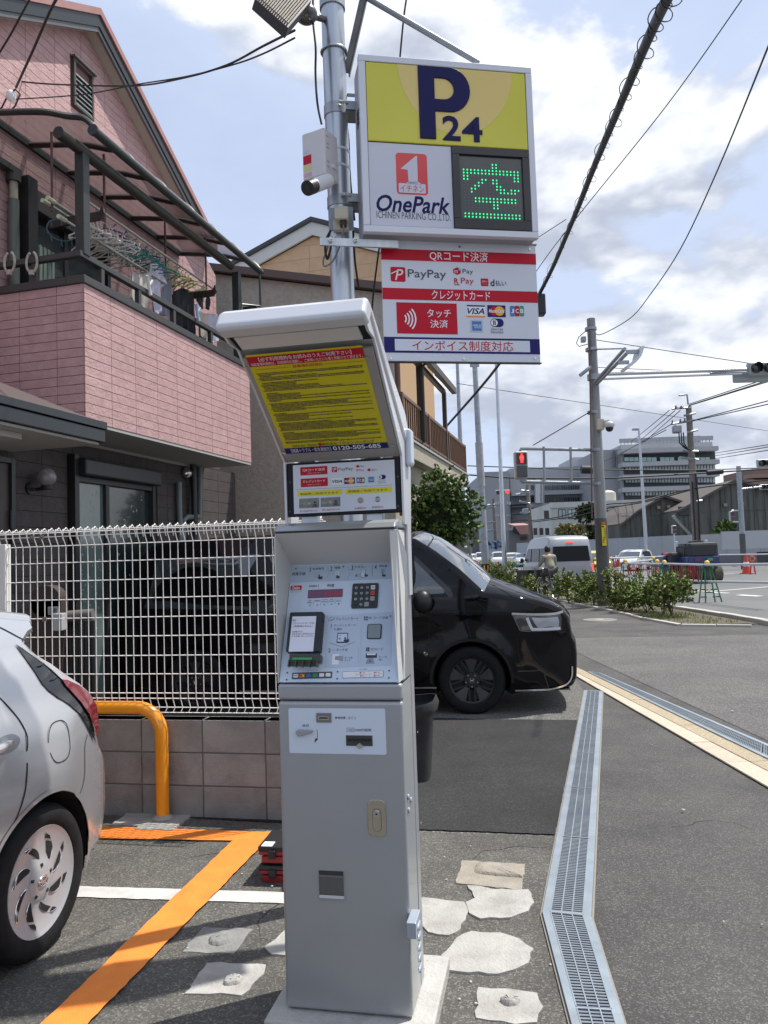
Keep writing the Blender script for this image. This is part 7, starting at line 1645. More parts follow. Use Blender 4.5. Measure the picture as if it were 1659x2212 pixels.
mb = MB().use(M('stucco_roof_brown',(.11,.08,.07),rough=.6)); mb.prism([HF.w(x,U2-.12,z) for x,z in ((-3.2,rz(-3.2)-.1),(a1+.45,rz(a1+.45)-.1),(a1+.45,rz(a1+.45)+.02),(-3.2,rz(-3.2)+.02))],HF.M.to_3x3() @ Vector((0,1.0,0))); obj('roof',mb,None,sh,world=True)
mb = MB().use(STB); mb.box(wx1+.0,U2+.01,.0,wx1+.02,11.8,3.12,HF.M); obj('side_wall',mb,None,sh,world=True)
bw_ = hx('y3',350,905,U2)[0]; bzt = hpt('y3',600,1050,bw_)[1]; bu1 = hpt('y3',968,1300,bw_)[0]; bzt = 3.42; bzb = 3.13
mb = MB().use(STB); mb.box(wx1+.02,U2,bzb,bw_,bu1,bzt-.03,HF.M); bl = obj('balcony_slab',mb,None,sh,world=True,bevel=.01)
mb = MB().use(M('coping_grey',(.33,.34,.34),rough=.6)); mb.box(wx1+.02,U2-.02,bzt-.028,bw_+.03,bu1+.03,bzt+.01,HF.M); obj('coping',mb,None,sh,world=True)
bx = bw_-.05; rt = 4.11; rlg = thing('balcony_railing',tuple(HF.w(bx,U2,3.4)),'brown metal railing on the stucco house balcony','railing')
for z0_,z1_ in ((rt-.05,rt),(bzt+.08,bzt+.12)):
 mb = MB().use(BRW); mb.box(bx-.02,U2+.05,z0_,bx+.02,bu1-.05,z1_,HF.M); mb.box(bx-1.0,U2+.05,z0_,bx-.021,U2+.09,z1_,HF.M); obj('rail',mb,None,rlg,world=True)
nb_ = 40
for i in range(nb_+1):
 u = U2+.06+(bu1-U2-.16)*i/nb_; mb = MB().use(BRW); w_ = .03 if i in (0,13,26,40) else .013; mb.box(bx-w_,u,bzt+.01,bx+w_,u+w_*1.6,rt-.05 if w_ < .02 else rt-.001,HF.M); obj('baluster',mb,None,rlg,world=True)
for i in range(14):
 mb = MB().use(BRW); x = bx-.03-i*.075; mb.box(x-.01,bu1-.07,bzt+.01,x+.01,bu1-.05,rt,HF.M); obj('baluster',mb,None,rlg,world=True)
aw2 = thing('balcony_roof',tuple(HF.w(bx,7,5)),'brown framed canopy on posts over the stucco house balcony','canopy')
u0_,z0_ = hpt('y3',590,200,bw_+.12); u1_,z1_ = hpt('y3',820,430,bw_+.12); pz = (z0_+z1_)/2
mb = MB().use(M('canopy_panel',(.34,.29,.25),rough=.4,alpha=.75)); mb.prism([HF.w(x,u,z) for x,u,z in ((bw_+.12,5.6,pz),(bw_+.12,u1_,pz),(wx1,u1_,pz+.35),(wx1,5.6,pz+.35))],(0,0,.02)); obj('canopy_panel',mb,None,aw2,world=True)
for i in range(6):
 u = 5.7+(u1_-5.9)*i/5; mb = MB().use(BRD); mb.prism([HF.w(x,u,z) for x,z in ((bw_+.1,pz-.07),(wx1,pz+.28),(wx1,pz+.34),(bw_+.1,pz-.005))],HF.M.to_3x3() @ Vector((0,.05,0))); obj('rafter',mb,None,aw2,world=True)
mb = MB().use(BRD); mb.box(bw_+.09,5.5,pz-.09,bw_+.18,u1_+.05,pz+.03,HF.M); mb.box(bw_-.08,5.5,pz-.12,bw_+.0,u1_-.2,pz-.04,HF.M); obj('gutter',mb,None,aw2,world=True)
for cx,yy in ((733,600),(487,400)):
 u = hpt('y3',cx,yy,bw_-.06)[0]; mb = MB().use(BRD); mb.box(bw_-.1,u,bzt,bw_-.02,u+.09 if cx > 600 else u+.11,pz-.05,HF.M); obj('post',mb,None,aw2,world=True)
u = hpt('y3',525,400,bw_+.02)[0]; mb = MB().use(BLKPL); mb.tube([HF.w(bw_+.14,u,pz-.05),HF.w(bw_+.02,u,pz-.12),HF.w(bw_+.02,u,3.5)],.03,8); obj('down_pipe',mb,None,aw2,world=True)
u = hpt('y3',220,400,wx1+.25)[0]; mb = MB().use(BRW); mb.cyl(HF.w(wx1+.12,U2+.1,2.2),HF.w(wx1+.12,U2+.1,5.4),.045,n=10); obj('rain_pipe',mb,None,sh,world=True)
oh = thing('orange_house',tuple(HF.w(0,10,0)),'orange-sided house with white verge boards rising behind the stucco house','house')
U3 = 10.; ap = hx('z4',545,115,U3); lf_ = hx('z4',115,355,U3); rx_ = hx('y3',620,430,U3)[0]; so_ = (ap[1]-lf_[1])/(ap[0]-lf_[0])
rzo = lambda x: ap[1]-so_*abs(x-ap[0])
if True:
 W2 = hx('y3',622,430,14.8)[0]; mb = MB().use(ORM); mb.prism([HF.w(x,U3,z) for x,z in ((-5,0),(W2,0),(W2,rzo(W2)-.35),(ap[0],ap[1]-.35),(-5,rzo(-5)-.35))],HF.M.to_3x3() @ Vector((0,5,0))); ow = obj('siding_wall',mb,None,oh,world=True)
 o3 = Fr((0,0),0); tiles(ow,lambda u,d,z: root_inv @ HF.w(u,U3-d,z),-5,W2,2.0,10,.9,.2,0,ORS,ORM,planes=[(so_,-1,ap[1]-.36-so_*ap[0]),(-so_,-1,ap[1]-.36+so_*ap[0])],singles=0) if False else None
 root_inv = root_matrix(oh).inverted(); tiles(ow,lambda u,d,z: root_inv @ HF.w(u,U3-d,z),-5,W2,2.0,10,1.8,.30,0,ORS,ORM,planes=[(so_,-1,ap[1]-.36-so_*ap[0]),(-so_,-1,ap[1]-.36+so_*ap[0])],singles=140,name='siding_board',key=lambda P: abs(P[0][0]-.2)+abs(P[0][1]-7)*.3)
 for s in (-1,1):
  x2 = -5.2 if s < 0 else W2+.35
  mb = MB().use(M('verge_white',(.60,.62,.60),rough=.5)); mb.prism([HF.w(x,U3-.10,z) for x,z in ((ap[0],ap[1]-.35),(x2,rzo(x2)-.35),(x2,rzo(x2)-.06),(ap[0],ap[1]-.06))],HF.M.to_3x3() @ Vector((0,.06,0))); obj('verge_board',mb,None,oh,world=True)
  mb = MB().use(M('roof_slate',(.05,.055,.06),rough=.6)); mb.prism([HF.w(x,U3-.16,z) for x,z in ((ap[0],ap[1]-.055),(x2,rzo(x2)-.055),(x2,rzo(x2)+.04),(ap[0],ap[1]+.04))],HF.M.to_3x3() @ Vector((0,5.8,0))); obj('roof',mb,None,oh,world=True)
# corrugated shed, meters
sh2 = thing('meter_shed',(1.6,17,0),'grey corrugated metal shed and beige gas meters below the round bush','shed')
def px_box(parent,name,c,x0,y0,x1,y1,Yd,dep,m,bev=0,label=None):
 p = PY(*K(c,x0,y0),Yd); q = PY(*K(c,x1,y1),Yd); mb = MB().use(m); mb.box(p.x,Yd,min(p.z,q.z),q.x,Yd+dep,max(p.z,q.z)); return obj(name,mb,None,parent,world=True,bevel=bev,label=label)
CGR = M('corrugated_grey',(.36,.38,.40),rough=.5,metal=.3)
px_box(sh2,'shed_wall','v1',450,520,600,800,16.5,3,STB)
px_box(sh2,'shed_panel','v1',400,440,600,595,16.3,.05,CGR)
for i in range(13): px_box(sh2,'rib','v1',495+i*8,440,498+i*8,595,16.24,.05,CGR)
for x,y in ((560,640),(590,650)): p = PY(*K('v1',x,y),16); mb = MB().use(M('meter_beige',(.45,.42,.34),rough=.5)); mb.cyl(p-Vector((0,0,.35)),p+Vector((0,0,.25)),.055,n=8); mb.ball(p+Vector((0,0,.1)),.09); mb.box(p.x-.1,15.95,p.z-.45,p.x+.14,16.1,p.z-.2); obj('gas_meter',mb,None,sh2,world=True)
#VEGETATION
LV = [M('leaf_dark',(.035,.072,.014),rough=.5),M('leaf_mid',(.075,.135,.024),rough=.45),M('leaf_light',(.15,.22,.045),rough=.45),M('leaf_tip',(.26,.30,.10),rough=.4)]
WOOD = M('bark',(.10,.08,.06),rough=.9)
def foliage(name,parent,blobs,n,size,mats=LV,wts=(.38,.36,.2,.06),rs=1,asp=.42,up=.25):
 rg = random.Random(rs); B = [MB().use(m) for m in mats]; vol = [b[3]*b[4]*b[5] for b in blobs]; tot = sum(vol)
 for b,v_ in zip(blobs,vol):
  # twigs of leaves through the outer part of each clump
  for _ in range(int(n*v_/tot/6)+1):
   th = rg.uniform(0,2*math.pi); cz = rg.uniform(-.8,1); sr = math.sqrt(1-cz*cz); rr = rg.uniform(.45,1.12)
   p = Vector((b[0]+b[3]*sr*math.cos(th)*rr,b[1]+b[4]*sr*math.sin(th)*rr,b[2]+b[5]*cz*rr)); d0 = Vector((sr*math.cos(th),sr*math.sin(th),cz+up)).normalized()
   for k in range(6):
    q = (d0+Vector((rg.gauss(0,.7),rg.gauss(0,.7),rg.gauss(0,.5)))).normalized(); s = size*rg.uniform(.7,1.3); side = q.cross(Vector((rg.gauss(0,1),rg.gauss(0,1),rg.gauss(0,1)))).normalized()*s*asp; o = p+d0*(k*size*.25)
    c = rg.choices(range(len(mats)),wts)[0]; B[c].add([o,o+q*s*.5+side,o+q*s,o+q*s*.5-side],[(0,1,2,3)])
 m = MB();
 for b_ in B: k = len(m.mats); m.mats += b_.mats; n0 = len(m.v); m.v += b_.v; m.f += [tuple(i+n0 for i in f) for f in b_.f]; m.mi += [k]*len(b_.f)
 return obj(name,m,None,parent,world=True,stuff=True)
bc = PY(*K('y3',712,1675),12.8); bsh = thing('round_bush',(bc.x,bc.y,0),'dense rounded evergreen bush behind the black minivan windscreen','bush')
k_ = 12.8/1662*.22317; rg0 = random.Random(4)
bl_ = [(bc.x,bc.y,bc.z,.44,.40,.46)]+[(bc.x+(x-720)*k_,bc.y+rg0.uniform(-.2,.2),bc.z-(y-1660)*k_,.20,.2,.20) for x,y in ((500,1480),(640,1380),(740,1340),(860,1430),(960,1560),(950,1740),(880,1860),(520,1860),(470,1700),(620,1960),(720,1960),(910,1840))]+[(bc.x-.42,bc.y,bc.z-.75,.4,.3,.4),(bc.x-.1,bc.y,bc.z-.8,.25,.25,.3)]
foliage('foliage',bsh,bl_,8000,.066,rs=2)
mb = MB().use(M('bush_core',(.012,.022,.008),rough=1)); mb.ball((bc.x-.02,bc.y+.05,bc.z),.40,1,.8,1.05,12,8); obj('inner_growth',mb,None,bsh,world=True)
p = PY(*K('v1',425,590),12.8); mb = MB().use(WOOD); mb.tube([(p.x,12.8,0),(p.x-.02,12.8,p.z),(bc.x,12.8,bc.z)],[.05,.045,.02],8); mb.tube([(p.x-.02,12.8,p.z),(bc.x-.3,12.8,bc.z-.1)],[.03,.012],6); obj('trunk',mb,None,bsh,world=True)
# hedge along the planting strip
HL = [M('azalea_dark',(.045,.075,.015),rough=.65),M('azalea_mid',(.11,.165,.025),rough=.65),M('azalea_light',(.21,.28,.04),rough=.65),M('azalea_pale',(.34,.34,.12),rough=.65)]
hs = [(('t3',650,640),17.2,1.0,'farthest right hedge shrub, sparse with bare stems, at the tip of the planting strip'),(('t3',560,620),17.8,.9,'open leggy shrub second from the right end of the hedge'),(('t3',390,600),18.6,.5,'short thin shrub with pale gap below in the hedge'),(('t3',230,560),19.4,.9,'full green shrub just right of the signal pole with the yellow sign'),(('t3',60,560),20.2,.95,'full green shrub close behind the signal pole foot'),(('z1',1050,1020),21.8,.85,'bright green shrub just left of the signal pole'),(('z1',860,960),23,.9,'tall leafy shrub right of the bicycle'),(('z1',680,1000),24.2,.85,'shrub directly behind the bicycle rear wheel'),(('z1',350,960),26.5,.8,'shrub between the brown cabinet and the bicycle'),(('z1',170,920),28,.75,'pale tipped shrub in front of the brown cabinet'),(('t4',700,950),33,1.0,'shrub left of the brown cabinet'),(('t4',480,950),34.5,1.0,'shrub between the grey pole and the thin lamp pole'),(('t4',380,900),37,1.1,'farthest left shrub beside the grey striped pole')]
for i,(c,Yd,h,lb_) in enumerate(hs):
 p = PY(*K(*c),Yd); t = thing('hedge_shrub',(p.x,Yd,0),lb_,'shrub','shrubs of the roadside hedge'); rg = random.Random(20+i); thin = i in (0,1,2)
 zb = .12 if not thin else .3; bl_ = [(p.x+rg.uniform(-.27,.27),Yd+rg.uniform(-.25,.25),rg.uniform(zb+.1,h*.72),rg.uniform(.12,.24),rg.uniform(.2,.3),rg.uniform(.14,.24)) for _ in range(9 if not thin else 6)]
 bl_ += [(p.x+rg.uniform(-.3,.3),Yd+rg.uniform(-.2,.2),h*.9,.10,.1,.14) for _ in range(3)]
 foliage('foliage',t,bl_,1500 if i < 5 else 1100,.075 if i < 6 else .09,HL,(.34,.36,.22,.08),rs=40+i,asp=.36)
 mb = MB().use(WOOD)
 for k in range(7 if thin else 4): a = rg.uniform(0,6.3); mb.tube([(p.x,Yd,.02),(p.x+.12*math.cos(a),Yd+.12*math.sin(a),h*.4),(p.x+.3*math.cos(a),Yd+.25*math.sin(a),h*.85)],[.012,.01,.005],5)
 obj('stems',mb,None,t,world=True)
gr = MB().use(HL[2]); rg = random.Random(8)
for i in range(1300):
 t = rg.random(); k = min(len(pl_pts)-2,int(t*(len(pl_pts)-1))); a = Vector(pl_pts[k]); b = Vector(pl_pts[k+1]); q = a.lerp(b,rg.random()); x = q.x+rg.uniform(.08,1.2); y = q.y+rg.uniform(-.2,.2); h = rg.uniform(.03,.10); an = rg.uniform(0,3.1); gr.add([(x,y,.03),(x+.02*math.cos(an),y+.02*math.sin(an),.03),(x+rg.uniform(-.04,.04),y,.03+h)],[(0,1,2)])
tag(obj('grass',gr,None),kind='stuff')
#POLES, SIGNALS
POLG = M('signal_pole_grey',(.20,.205,.21),(.27,.28,.285),sc=3,rough=.5,metal=.4,stretch=(2,2,.4),dirt=.3,dcol=(.12,.1,.09)); POLD = M('pole_dark_coat',(.075,.08,.082),(.10,.105,.105),sc=5,rough=.75)
def pole(name,label,c,top,bot,Yd,r0,r1,m,cat='pole',split=None,m2=None,z0=0.):
 a = PY(*K(c,*bot),Yd); b = PY(*K(c,*top),Yd); a.z = z0; t = thing(name,tuple(a),label,cat)
 if split is None: mb = MB().use(m); mb.tube([a,b],[r0,r1],14); obj('shaft',mb,None,t,world=True,smooth=50)
 else:
  s = (PY(*K(c,*split),Yd).z-a.z)/(b.z-a.z); mid = a.lerp(b,s); rm = r0+(r1-r0)*s
  mb = MB().use(m2); mb.tube([a,mid],[r0,rm+.008],14); obj('lower_shaft',mb,None,t,world=True,smooth=50); mb = MB().use(m); mb.tube([mid,b],[rm,r1],14); obj('shaft',mb,None,t,world=True,smooth=50)
 return t,a,b
SY = 21.3
sp_,pa_,pb_ = pole('signal_pole','tall grey concrete signal pole with a yellow camera sign in the hedge','s2',(714,75),(790,1620),SY,.185,.115,POLG,split=(770,1140),m2=POLD)
def seg(parent,name,c,pts,Yd,r,m,n=8,sm=50): mb = MB().use(m); P = [PY(*K(c,*q[:2]),q[2] if len(q) > 2 else Yd) for q in pts]; mb.tube(P,r,n); return obj(name,mb,None,parent,world=True,smooth=sm)
for x,y in ((740,775),(748,955),(716,240),(713,130),(726,575),(725,380),(726,395)): p = PY(*K('s2',x,y),SY); mb = MB().use(GALVD); mb.lathe([(.10,-.04),(.165,-.04),(.165,.04),(.10,.04)],tuple(p),n=14); obj('band',mb,None,sp_,world=True)
seg(sp_,'cable_duct','s2',[(705,140),(720,1140)],SY-.16,.02,M('rust_pipe',(.14,.09,.07),rough=.7))
# pedestrian signal frame and arms
for a,b in (((340,768),(722,775)),((345,945),(735,952))): seg(sp_,'arm','s2',[(a[0]-4,a[1]+(14 if a[1] < 800 else -10)),(a[0],a[1]),b],SY,.045,GALVD)
for x,y0,y1 in ((462,757,950),(605,760,955)): seg(sp_,'strut','s2',[(x,y0),(x+4,y1)],SY-.02,.035,GALVD)
HSG = M('signal_housing',(.36,.39,.41),rough=.45,metal=.2)
def ped(c,x0,y0,x1,y1,Yd,label,lit=True,parent=None):
 p = PY(*K(c,x0,y0),Yd); q = PY(*K(c,x1,y1),Yd); h = p.z-q.z; w = q.x-p.x; t = thing('pedestrian_signal',(p.x,Yd,q.z),label,'traffic light')
 mb = MB().use(HSG); mb.box(p.x,Yd-.12,q.z,q.x,Yd+.15,p.z); obj('housing',mb,None,t,world=True,bevel=min(.06,w*.15),seg=3)
 for k,m in ((0,M('signal_red_glass',(.10,.01,.01),rough=.2)),(1,M('signal_off_glass',(.03,.035,.035),rough=.15,coat=.5))):
  z1 = p.z-h*(.06+.47*k); z0 = z1-h*.41; mb = MB().use(M('signal_rim',(.10,.11,.12),rough=.5)); mb.box(p.x+w*.10,Yd-.18,z0,q.x-w*.10,Yd-.121,z1); rm_ = obj('visor',mb,None,t,world=True,bevel=.01)
  mb = MB().use(m); mb.box(p.x+w*.16,Yd-.19,z0+h*.03,q.x-w*.16,Yd-.181,z1-h*.03); obj('lens',mb,None,rm_,world=True)
  if k == 0 and lit:
   cx = (p.x+q.x)/2; H_ = z1-z0-h*.08; zb = z0+h*.04; mb = MB().use(M('signal_red_lit',(1,.035,.03),emit=2.6)); yy = Yd-.196
   def rc(a,b,c_,d_): mb.box(cx+a*H_,yy,zb+b*H_,cx+c_*H_,yy+.004,zb+d_*H_)
   rc(-.08,.80,.08,.98); rc(-.15,.38,.15,.78); rc(-.21,.35,-.15,.72); rc(.15,.35,.21,.72); rc(-.13,0,-.02,.38); rc(.02,0,.13,.38); obj('red_figure',mb,None,rm_,world=True)
 return t
ped('s2',302,785,378,930,SY,'pedestrian signal showing a red standing figure on the arm of the near signal pole')
ped('s2',1144,1178,1170,1222,56,'small unlit far pedestrian signal on a thin post behind the road roller',False); ped('s2',1452,1103,1478,1155,52,'unlit pedestrian signal on the far right grey pole',False)
# traffic signals
def tsig(c,cx,cy,rx,n,gap,Yd,label,lit=None,back=True):
 p = PY(*K(c,cx,cy),Yd); r = abs(PY(*K(c,cx+rx,cy),Yd).x-p.x); g = abs(PY(*K(c,cx+gap,cy),Yd).x-p.x); t = thing('traffic_light',tuple(p),label,'traffic light')
 mb = MB().use(HSG); mb.box(p.x-r*1.5,Yd+.02,p.z-r*1.35,p.x+g*(n-1)+r*1.5,Yd+.22,p.z+r*1.35); obj('housing',mb,None,t,world=True,bevel=r*.4,seg=3)
 for k in range(n):
  x = p.x+g*k; mb = MB().use(BLKPL); mb.lathe([(r*1.08,.0),(r*1.08,-r*1.1),(r,-r*1.1),(r,.01)],(x,Yd+.02,p.z),'Y',20); vz = obj('visor',mb,None,t,world=True,smooth=40)
  mb = MB().use(M('signal_red_lit',(1,.035,.03),emit=2.6) if lit == k else M('signal_off_glass',(.03,.035,.035))); mb.lathe([(.001,-.03),(r*.95,-.01)],(x,Yd+.01,p.z),'Y',18); obj('lens',mb,None,vz,world=True)
 return t
tsig('t1',1530,285,55,3,145,20.6,'large unlit traffic light at the end of the long bright arm, right edge'); tsig('z3',447,522,20,2,98,60,'traffic light with red lens lit behind the thin lamp pole',1); tsig('z2',1605,512,27,2,68,44,'dark traffic light on a high arm at the right edge above the brown flats'); tsig('z2',1615,727,18,2,34,56,'small unlit traffic light low at the right edge above the warehouse')
px_box(sp_,'sign_back','t1',1260,330,1700,440,20.9,.1,HSG,.05)
seg(sp_,'signal_arm','s2',[(745,372),(1545,345,20.7)],SY,.05,STEEL); seg(sp_,'signal_arm','s2',[(745,398),(1520,368,20.7)],SY,.03,STEEL); seg(sp_,'signal_arm','t1',[(1000,345,20.8),(1440,340,20.7)],SY,.03,GALVD)
for a,b in (((350,930),(775,455)),((370,965),(795,530))): seg(sp_,'lamp_arm','t2',[(a[0],a[1]),(b[0],b[1],18.5)],SY-.2,.045,GALVD)
seg(sp_,'bracket','t2',[(120,845),(285,715)],SY-.25,.05,GALVD,4); seg(sp_,'stay','t2',[(350,462),(780,450,18.5)],SY,.02,GALVD)
for y0,x0,x1 in ((495,800,1035),(650,690,840)): px_box(sp_,'lamp_bracket','t2',x0,y0-25,x1,y0+22,18.4,.06,GALVD)
lt = thing('street_lamp',tuple(PY(*K('t2',1000,500),18.4)),'flat bent lamp panel held out on twin diagonal tubes from the signal pole','lamp')
P_ = [PY(*K('t2',x,y),18.3) for x,y in ((1065,410),(1015,560),(950,640),(820,748),(800,700),(890,640),(975,560),(1010,420))]; mb = MB().use(M('lamp_panel_white',(.55,.58,.62),rough=.3,metal=.3)); mb.prism(P_,(0,.5,0)); obj('lamp_panel',mb,None,lt,world=True)
px_box(sp_,'sensor','t2',150,275,215,345,SY-.3,.15,M('sensor_grey',(.3,.32,.33),rough=.5)); seg(sp_,'sensor_cable','t2',[(215,190),(110,280),(70,375),(110,420),(240,385)],SY-.2,.012,CABLE,5)
dc = thing('dome_camera',tuple(PY(*K('s2',790,635),SY)),'white dome camera with control box halfway up the near signal pole','camera')
px_box(dc,'camera_box','s2',748,610,788,665,SY-.3,.25,BEI,.02); p = PY(*K('s2',812,640),SY-.35); mb = MB().use(WC); mb.ball(p,.15,1,1,.7); mb.tube([PY(*K('s2',785,625),SY-.3),PY(*K('s2',812,620),SY-.35)],.04,8); obj('camera_arm',mb,None,dc,world=True,smooth=60); mb = MB().use(BLKPL); mb.ball(p-Vector((0,0,.09)),.11); obj('dome',mb,None,dc,world=True,smooth=60)
# yellow camera sign
ys = thing('camera_sign',tuple(PY(*K('z1',1210,200),SY-.22)),'tall yellow security camera sign strapped to the near signal pole','sign'); px_box(ys,'sign_plate','z1',1172,22,1250,362,SY-.24,.02,M('sign_yellow',(.72,.62,.02),rough=.5)); px_box(ys,'sign_back','z1',1152,40,1171,355,SY-.23,.02,BLKPL)
yf = Face(Fr((0,SY-.245),0),(0,0,0),(1,0,0),(0,0,1),'z1',.002); yf.layer(2); yf.rect(1172,62,1236,24,RED); yf.layer(4); yf.text('24',1185,52,1222,34,YEL,.03)
for i,ch in enumerate('防犯カメラ'): yf.text(ch,1212,138+i*33,1240,112+i*33,BLACK,.02)
for i,ch in enumerate('作動中'): yf.text(ch,1190,262+i*34,1220,232+i*34,RED,.02)
yf.poly([yf.p(1178,75),yf.p(1212,80),yf.p(1205,100),yf.p(1182,95)],BLACK); o = obj('sign_print',yf.mb,None,ys); o.data.transform(root_matrix(ys).inverted() @ yf.fr.M)
# grey pole with striped guard, thin lamp pole, others
gp,a,b = pole('utility_pole','grey steel pole with black and yellow striped guard near the minivan bonnet','y3',(1030,205),(1150,2480),37,.19,.12,GALVD)
zt_a,zt_b = PY(*K('y3',1080,965),37).z,PY(*K('y3',1090,1390),37).z
mb = MB().use(M('sleeve_pale',(.40,.41,.41),(.3,.3,.3),sc=3,rough=.6)); ax_ = (b-a).normalized(); q0 = a+ax_*((zt_b-a.z)/ax_.z); q1 = a+ax_*((zt_a-a.z)/ax_.z); mb.tube([q0,q1],.185,14); obj('guard_sleeve',mb,None,gp,world=True,smooth=50)
zz0,zz1 = PY(*K('t4',270,1035),36.8).z,PY(*K('t4',265,710),36.8).z; q = lambda z: a+ax_*((z-a.z)/ax_.z)
mb = MB().use(BLACK); mb.tube([q(zz0),q(zz1)],.215,16); gs = obj('striped_guard',mb,None,gp,world=True,smooth=40); YS_ = M('stripe_yellow',(.75,.42,.02),rough=.5)
for an in (-1.95,-1.15,-.35): mb = MB().use(YS_); s_ = .075; e = [Vector((.222*math.cos(an+d),.222*math.sin(an+d),0)) for d in (-.17,.17)]; mb.face([q(zz0+.05)+e[0],q(zz0+.05)+e[1],q(zz1-.05)+e[1],q(zz1-.05)+e[0]]); obj('stripe',mb,None,gs,world=True)
px_box(gp,'top_bracket','y3',985,200,1075,228,36.9,.1,GALVD)
lp,a,b = pole('lamp_pole','thin tall silver lamp pole rising from the hedge right of the striped pole','y3',(1233,100),(1335,2480),34.5,.115,.06,GALV,split=(1290,2300),m2=POLD)
pole('utility_pole','distant thin grey pole with a thicker lower half beyond the stucco house balcony','y3',(860,150),(915,1600),60,.25,.12,GALVD)
lm,a,b = pole('lamp_pole','slim tall street lamp pole in front of the grey office block','z2',(492,205),(570,1400),62,.17,.08,GALV,z0=-.12); px_box(lm,'lamp_head','z2',440,198,498,212,62,.3,GALVD,.02)
fp,a,b = pole('signal_pole','grey signal pole far right in front of the dark warehouse','z2',(1392,540),(1440,1400),52,.2,.15,GALVD,split=(1425,1150),m2=POLD,z0=-.12)
for (x0,y0,x1,y1) in ((1420,745,1600,725),(1330,942,1400,940),(1345,1044,1412,1043)): seg(fp,'arm','z2',[(x0,y0),(x1,y1)],52,.06,GALV)
pole('post','thin white post of the small far pedestrian signal','z2',(812,1150),(822,1330),56,.06,.05,GALV,z0=-.12)
CONP = M('concrete_pole',(.16,.135,.115),(.21,.185,.16),sc=2,rough=.9)
up,a,b = pole('power_pole','brown concrete power pole with crossarms and transformer before the warehouses','z2',(942,0),(1018,1240),60,.33,.22,CONP,z0=-.12)
for x0,y0,x1,y1 in ((790,22,955,10),(900,85,1005,60),(780,160,985,128),(930,235,1025,212),(885,400,1030,405),(860,460,1030,480),(1000,855,1065,848)): seg(up,'crossarm','z2',[(x0,y0),(x1,y1)],59.8,.09,GALVD,4)
for x,y in ((832,5),(880,8),(800,140),(872,128),(912,122)): px_box(up,'insulator','z2',x-4,y-14,x+4,y+12,59.6,.2,M('insulator_dark',(.04,.025,.03),rough=.3))
px_box(up,'transformer','z2',820,165,888,232,59.3,.8,GALVD,.1)
for i in range(3): seg(up,'drop_cable','z2',[(855+i*20,235),(860+i*20,330),(910+i*12,380),(970,400)],59.4,.05,CABLE,5)
seg(up,'lamp_arm','t1',[(750,700),(738,590),(645,597)],60,.08,GALVD); seg(up,'cable_duct','z2',[(975,680),(985,850),(1005,1230)],59.6,.07,CABLE); seg(up,'cable_duct','z2',[(1005,600),(1030,850),(1045,1230)],59.6,.07,CABLE)
u2,a,b = pole('power_pole','far concrete power pole crowded with fittings left of the white clinic','z3',(765,440),(820,1150),95,.3,.22,CONP,z0=-.12)
for x0,y0,x1,y1 in ((640,545,770,520),(680,620,790,640),(690,745,790,735),(700,500,780,505)): seg(u2,'crossarm','z3',[(x0,y0),(x1,y1)],94.8,.13,GALVD,4)
px_box(u2,'transformer','z3',722,695,780,755,94.5,1,GALVD,.1); u3,a,b = pole('power_pole','distant slim power pole between the striped pole and the thin lamp pole','z3',(395,590),(430,1180),130,.35,.25,CONP,z0=-.12)
for y in (660,690,850,940): seg(u3,'crossarm','z3',[(330,y),(410,y-8)],129.8,.16,GALVD,4)
#WIRES
def wire(label,pts,r,m=CABLE,group=None):
 P = [PY(*K(c,x,y),Yd) for c,x,y,Yd in pts]; t = thing('overhead_wire',tuple(P[0]),label,'wire',group); mb = MB().use(m); mb.tube(catmull(P,6) if len(P) > 2 else sag(P[0],P[1],.0),r,5); obj('wire_run',mb,None,t,world=True,smooth=80); return t
bd = wire('thick black cable bundle with a spiral hanger, crossing the sky beside the sign',[('t5',1060,-90,6.5),('t5',900,240,8),('t5',700,710,10.5),('t5',540,1090,13.5),('t5',400,1440,17),('t5',215,1850,22),('t5',-60,2330,30),('y3',770,795,38),('y3',620,965,44)],.058)
W_P = [PY(*K('t5',x,y),Yd) for x,y,Yd in ((1060,-90,6.5),(900,240,8),(700,710,10.5),(540,1090,13.5),(400,1440,17),(215,1850,22))]; W_C = catmull(W_P,34); mb = MB().use(CABLE); sp = []
for i,p in enumerate(W_C): q = i*.95; rr = .085+.03*math.sin(i*.37); sp.append(p+Vector((rr*math.cos(q),0,rr*math.sin(q)-.03)))
mb.tube(catmull(sp,3),.006,4); obj('spiral_hanger',mb,None,bd,world=True,smooth=80)
px_box(bd,'junction_box','t5',190,1870,246,2000,22,.35,BLKPL,.04)
wire('thin dark wire running diagonally down from the upper right corner',[('t5',1520,-40,12),('t5',1000,690,15),('t5',430,1400,19),('t5',178,1735,22),('t5',-150,2230,28)],.011)
wire('single dark wire curving from the right edge down to the near signal pole',[('t5',1700,200,8),('t5',1340,1080,12),('t5',1100,1590,15),('t5',900,1890,18),('t5',780,2030,20),('t2',440,243,21),('t2',330,210,21.3)],.012)
wire('short thin wire crossing behind the payment board to the cable bundle',[('t5',370,1400,17.5),('t5',200,1510,20),('t5',0,1640,25)],.01)
G1 = 'stay wires from the near signal pole'; wire('upper stay wire from the signal pole to the large traffic light',[('t2',350,325,21.3),('t1',1430,230,20.6)],.012,group=G1); wire('lower stay wire from the signal pole to the large traffic light arm',[('t2',300,720,21.3),('t1',1180,345,20.8)],.010,group=G1); wire('stay wire from the pole to the pedestrian signal arm',[('s2',712,570,21.2),('s2',405,750,21.2)],.014,group=G1)
wire('long thin wire crossing the sky above the grey office block',[('s2',0,420,40),('s2',390,480,45),('s2',1150,595,60),('s2',1700,680,70)],.02)
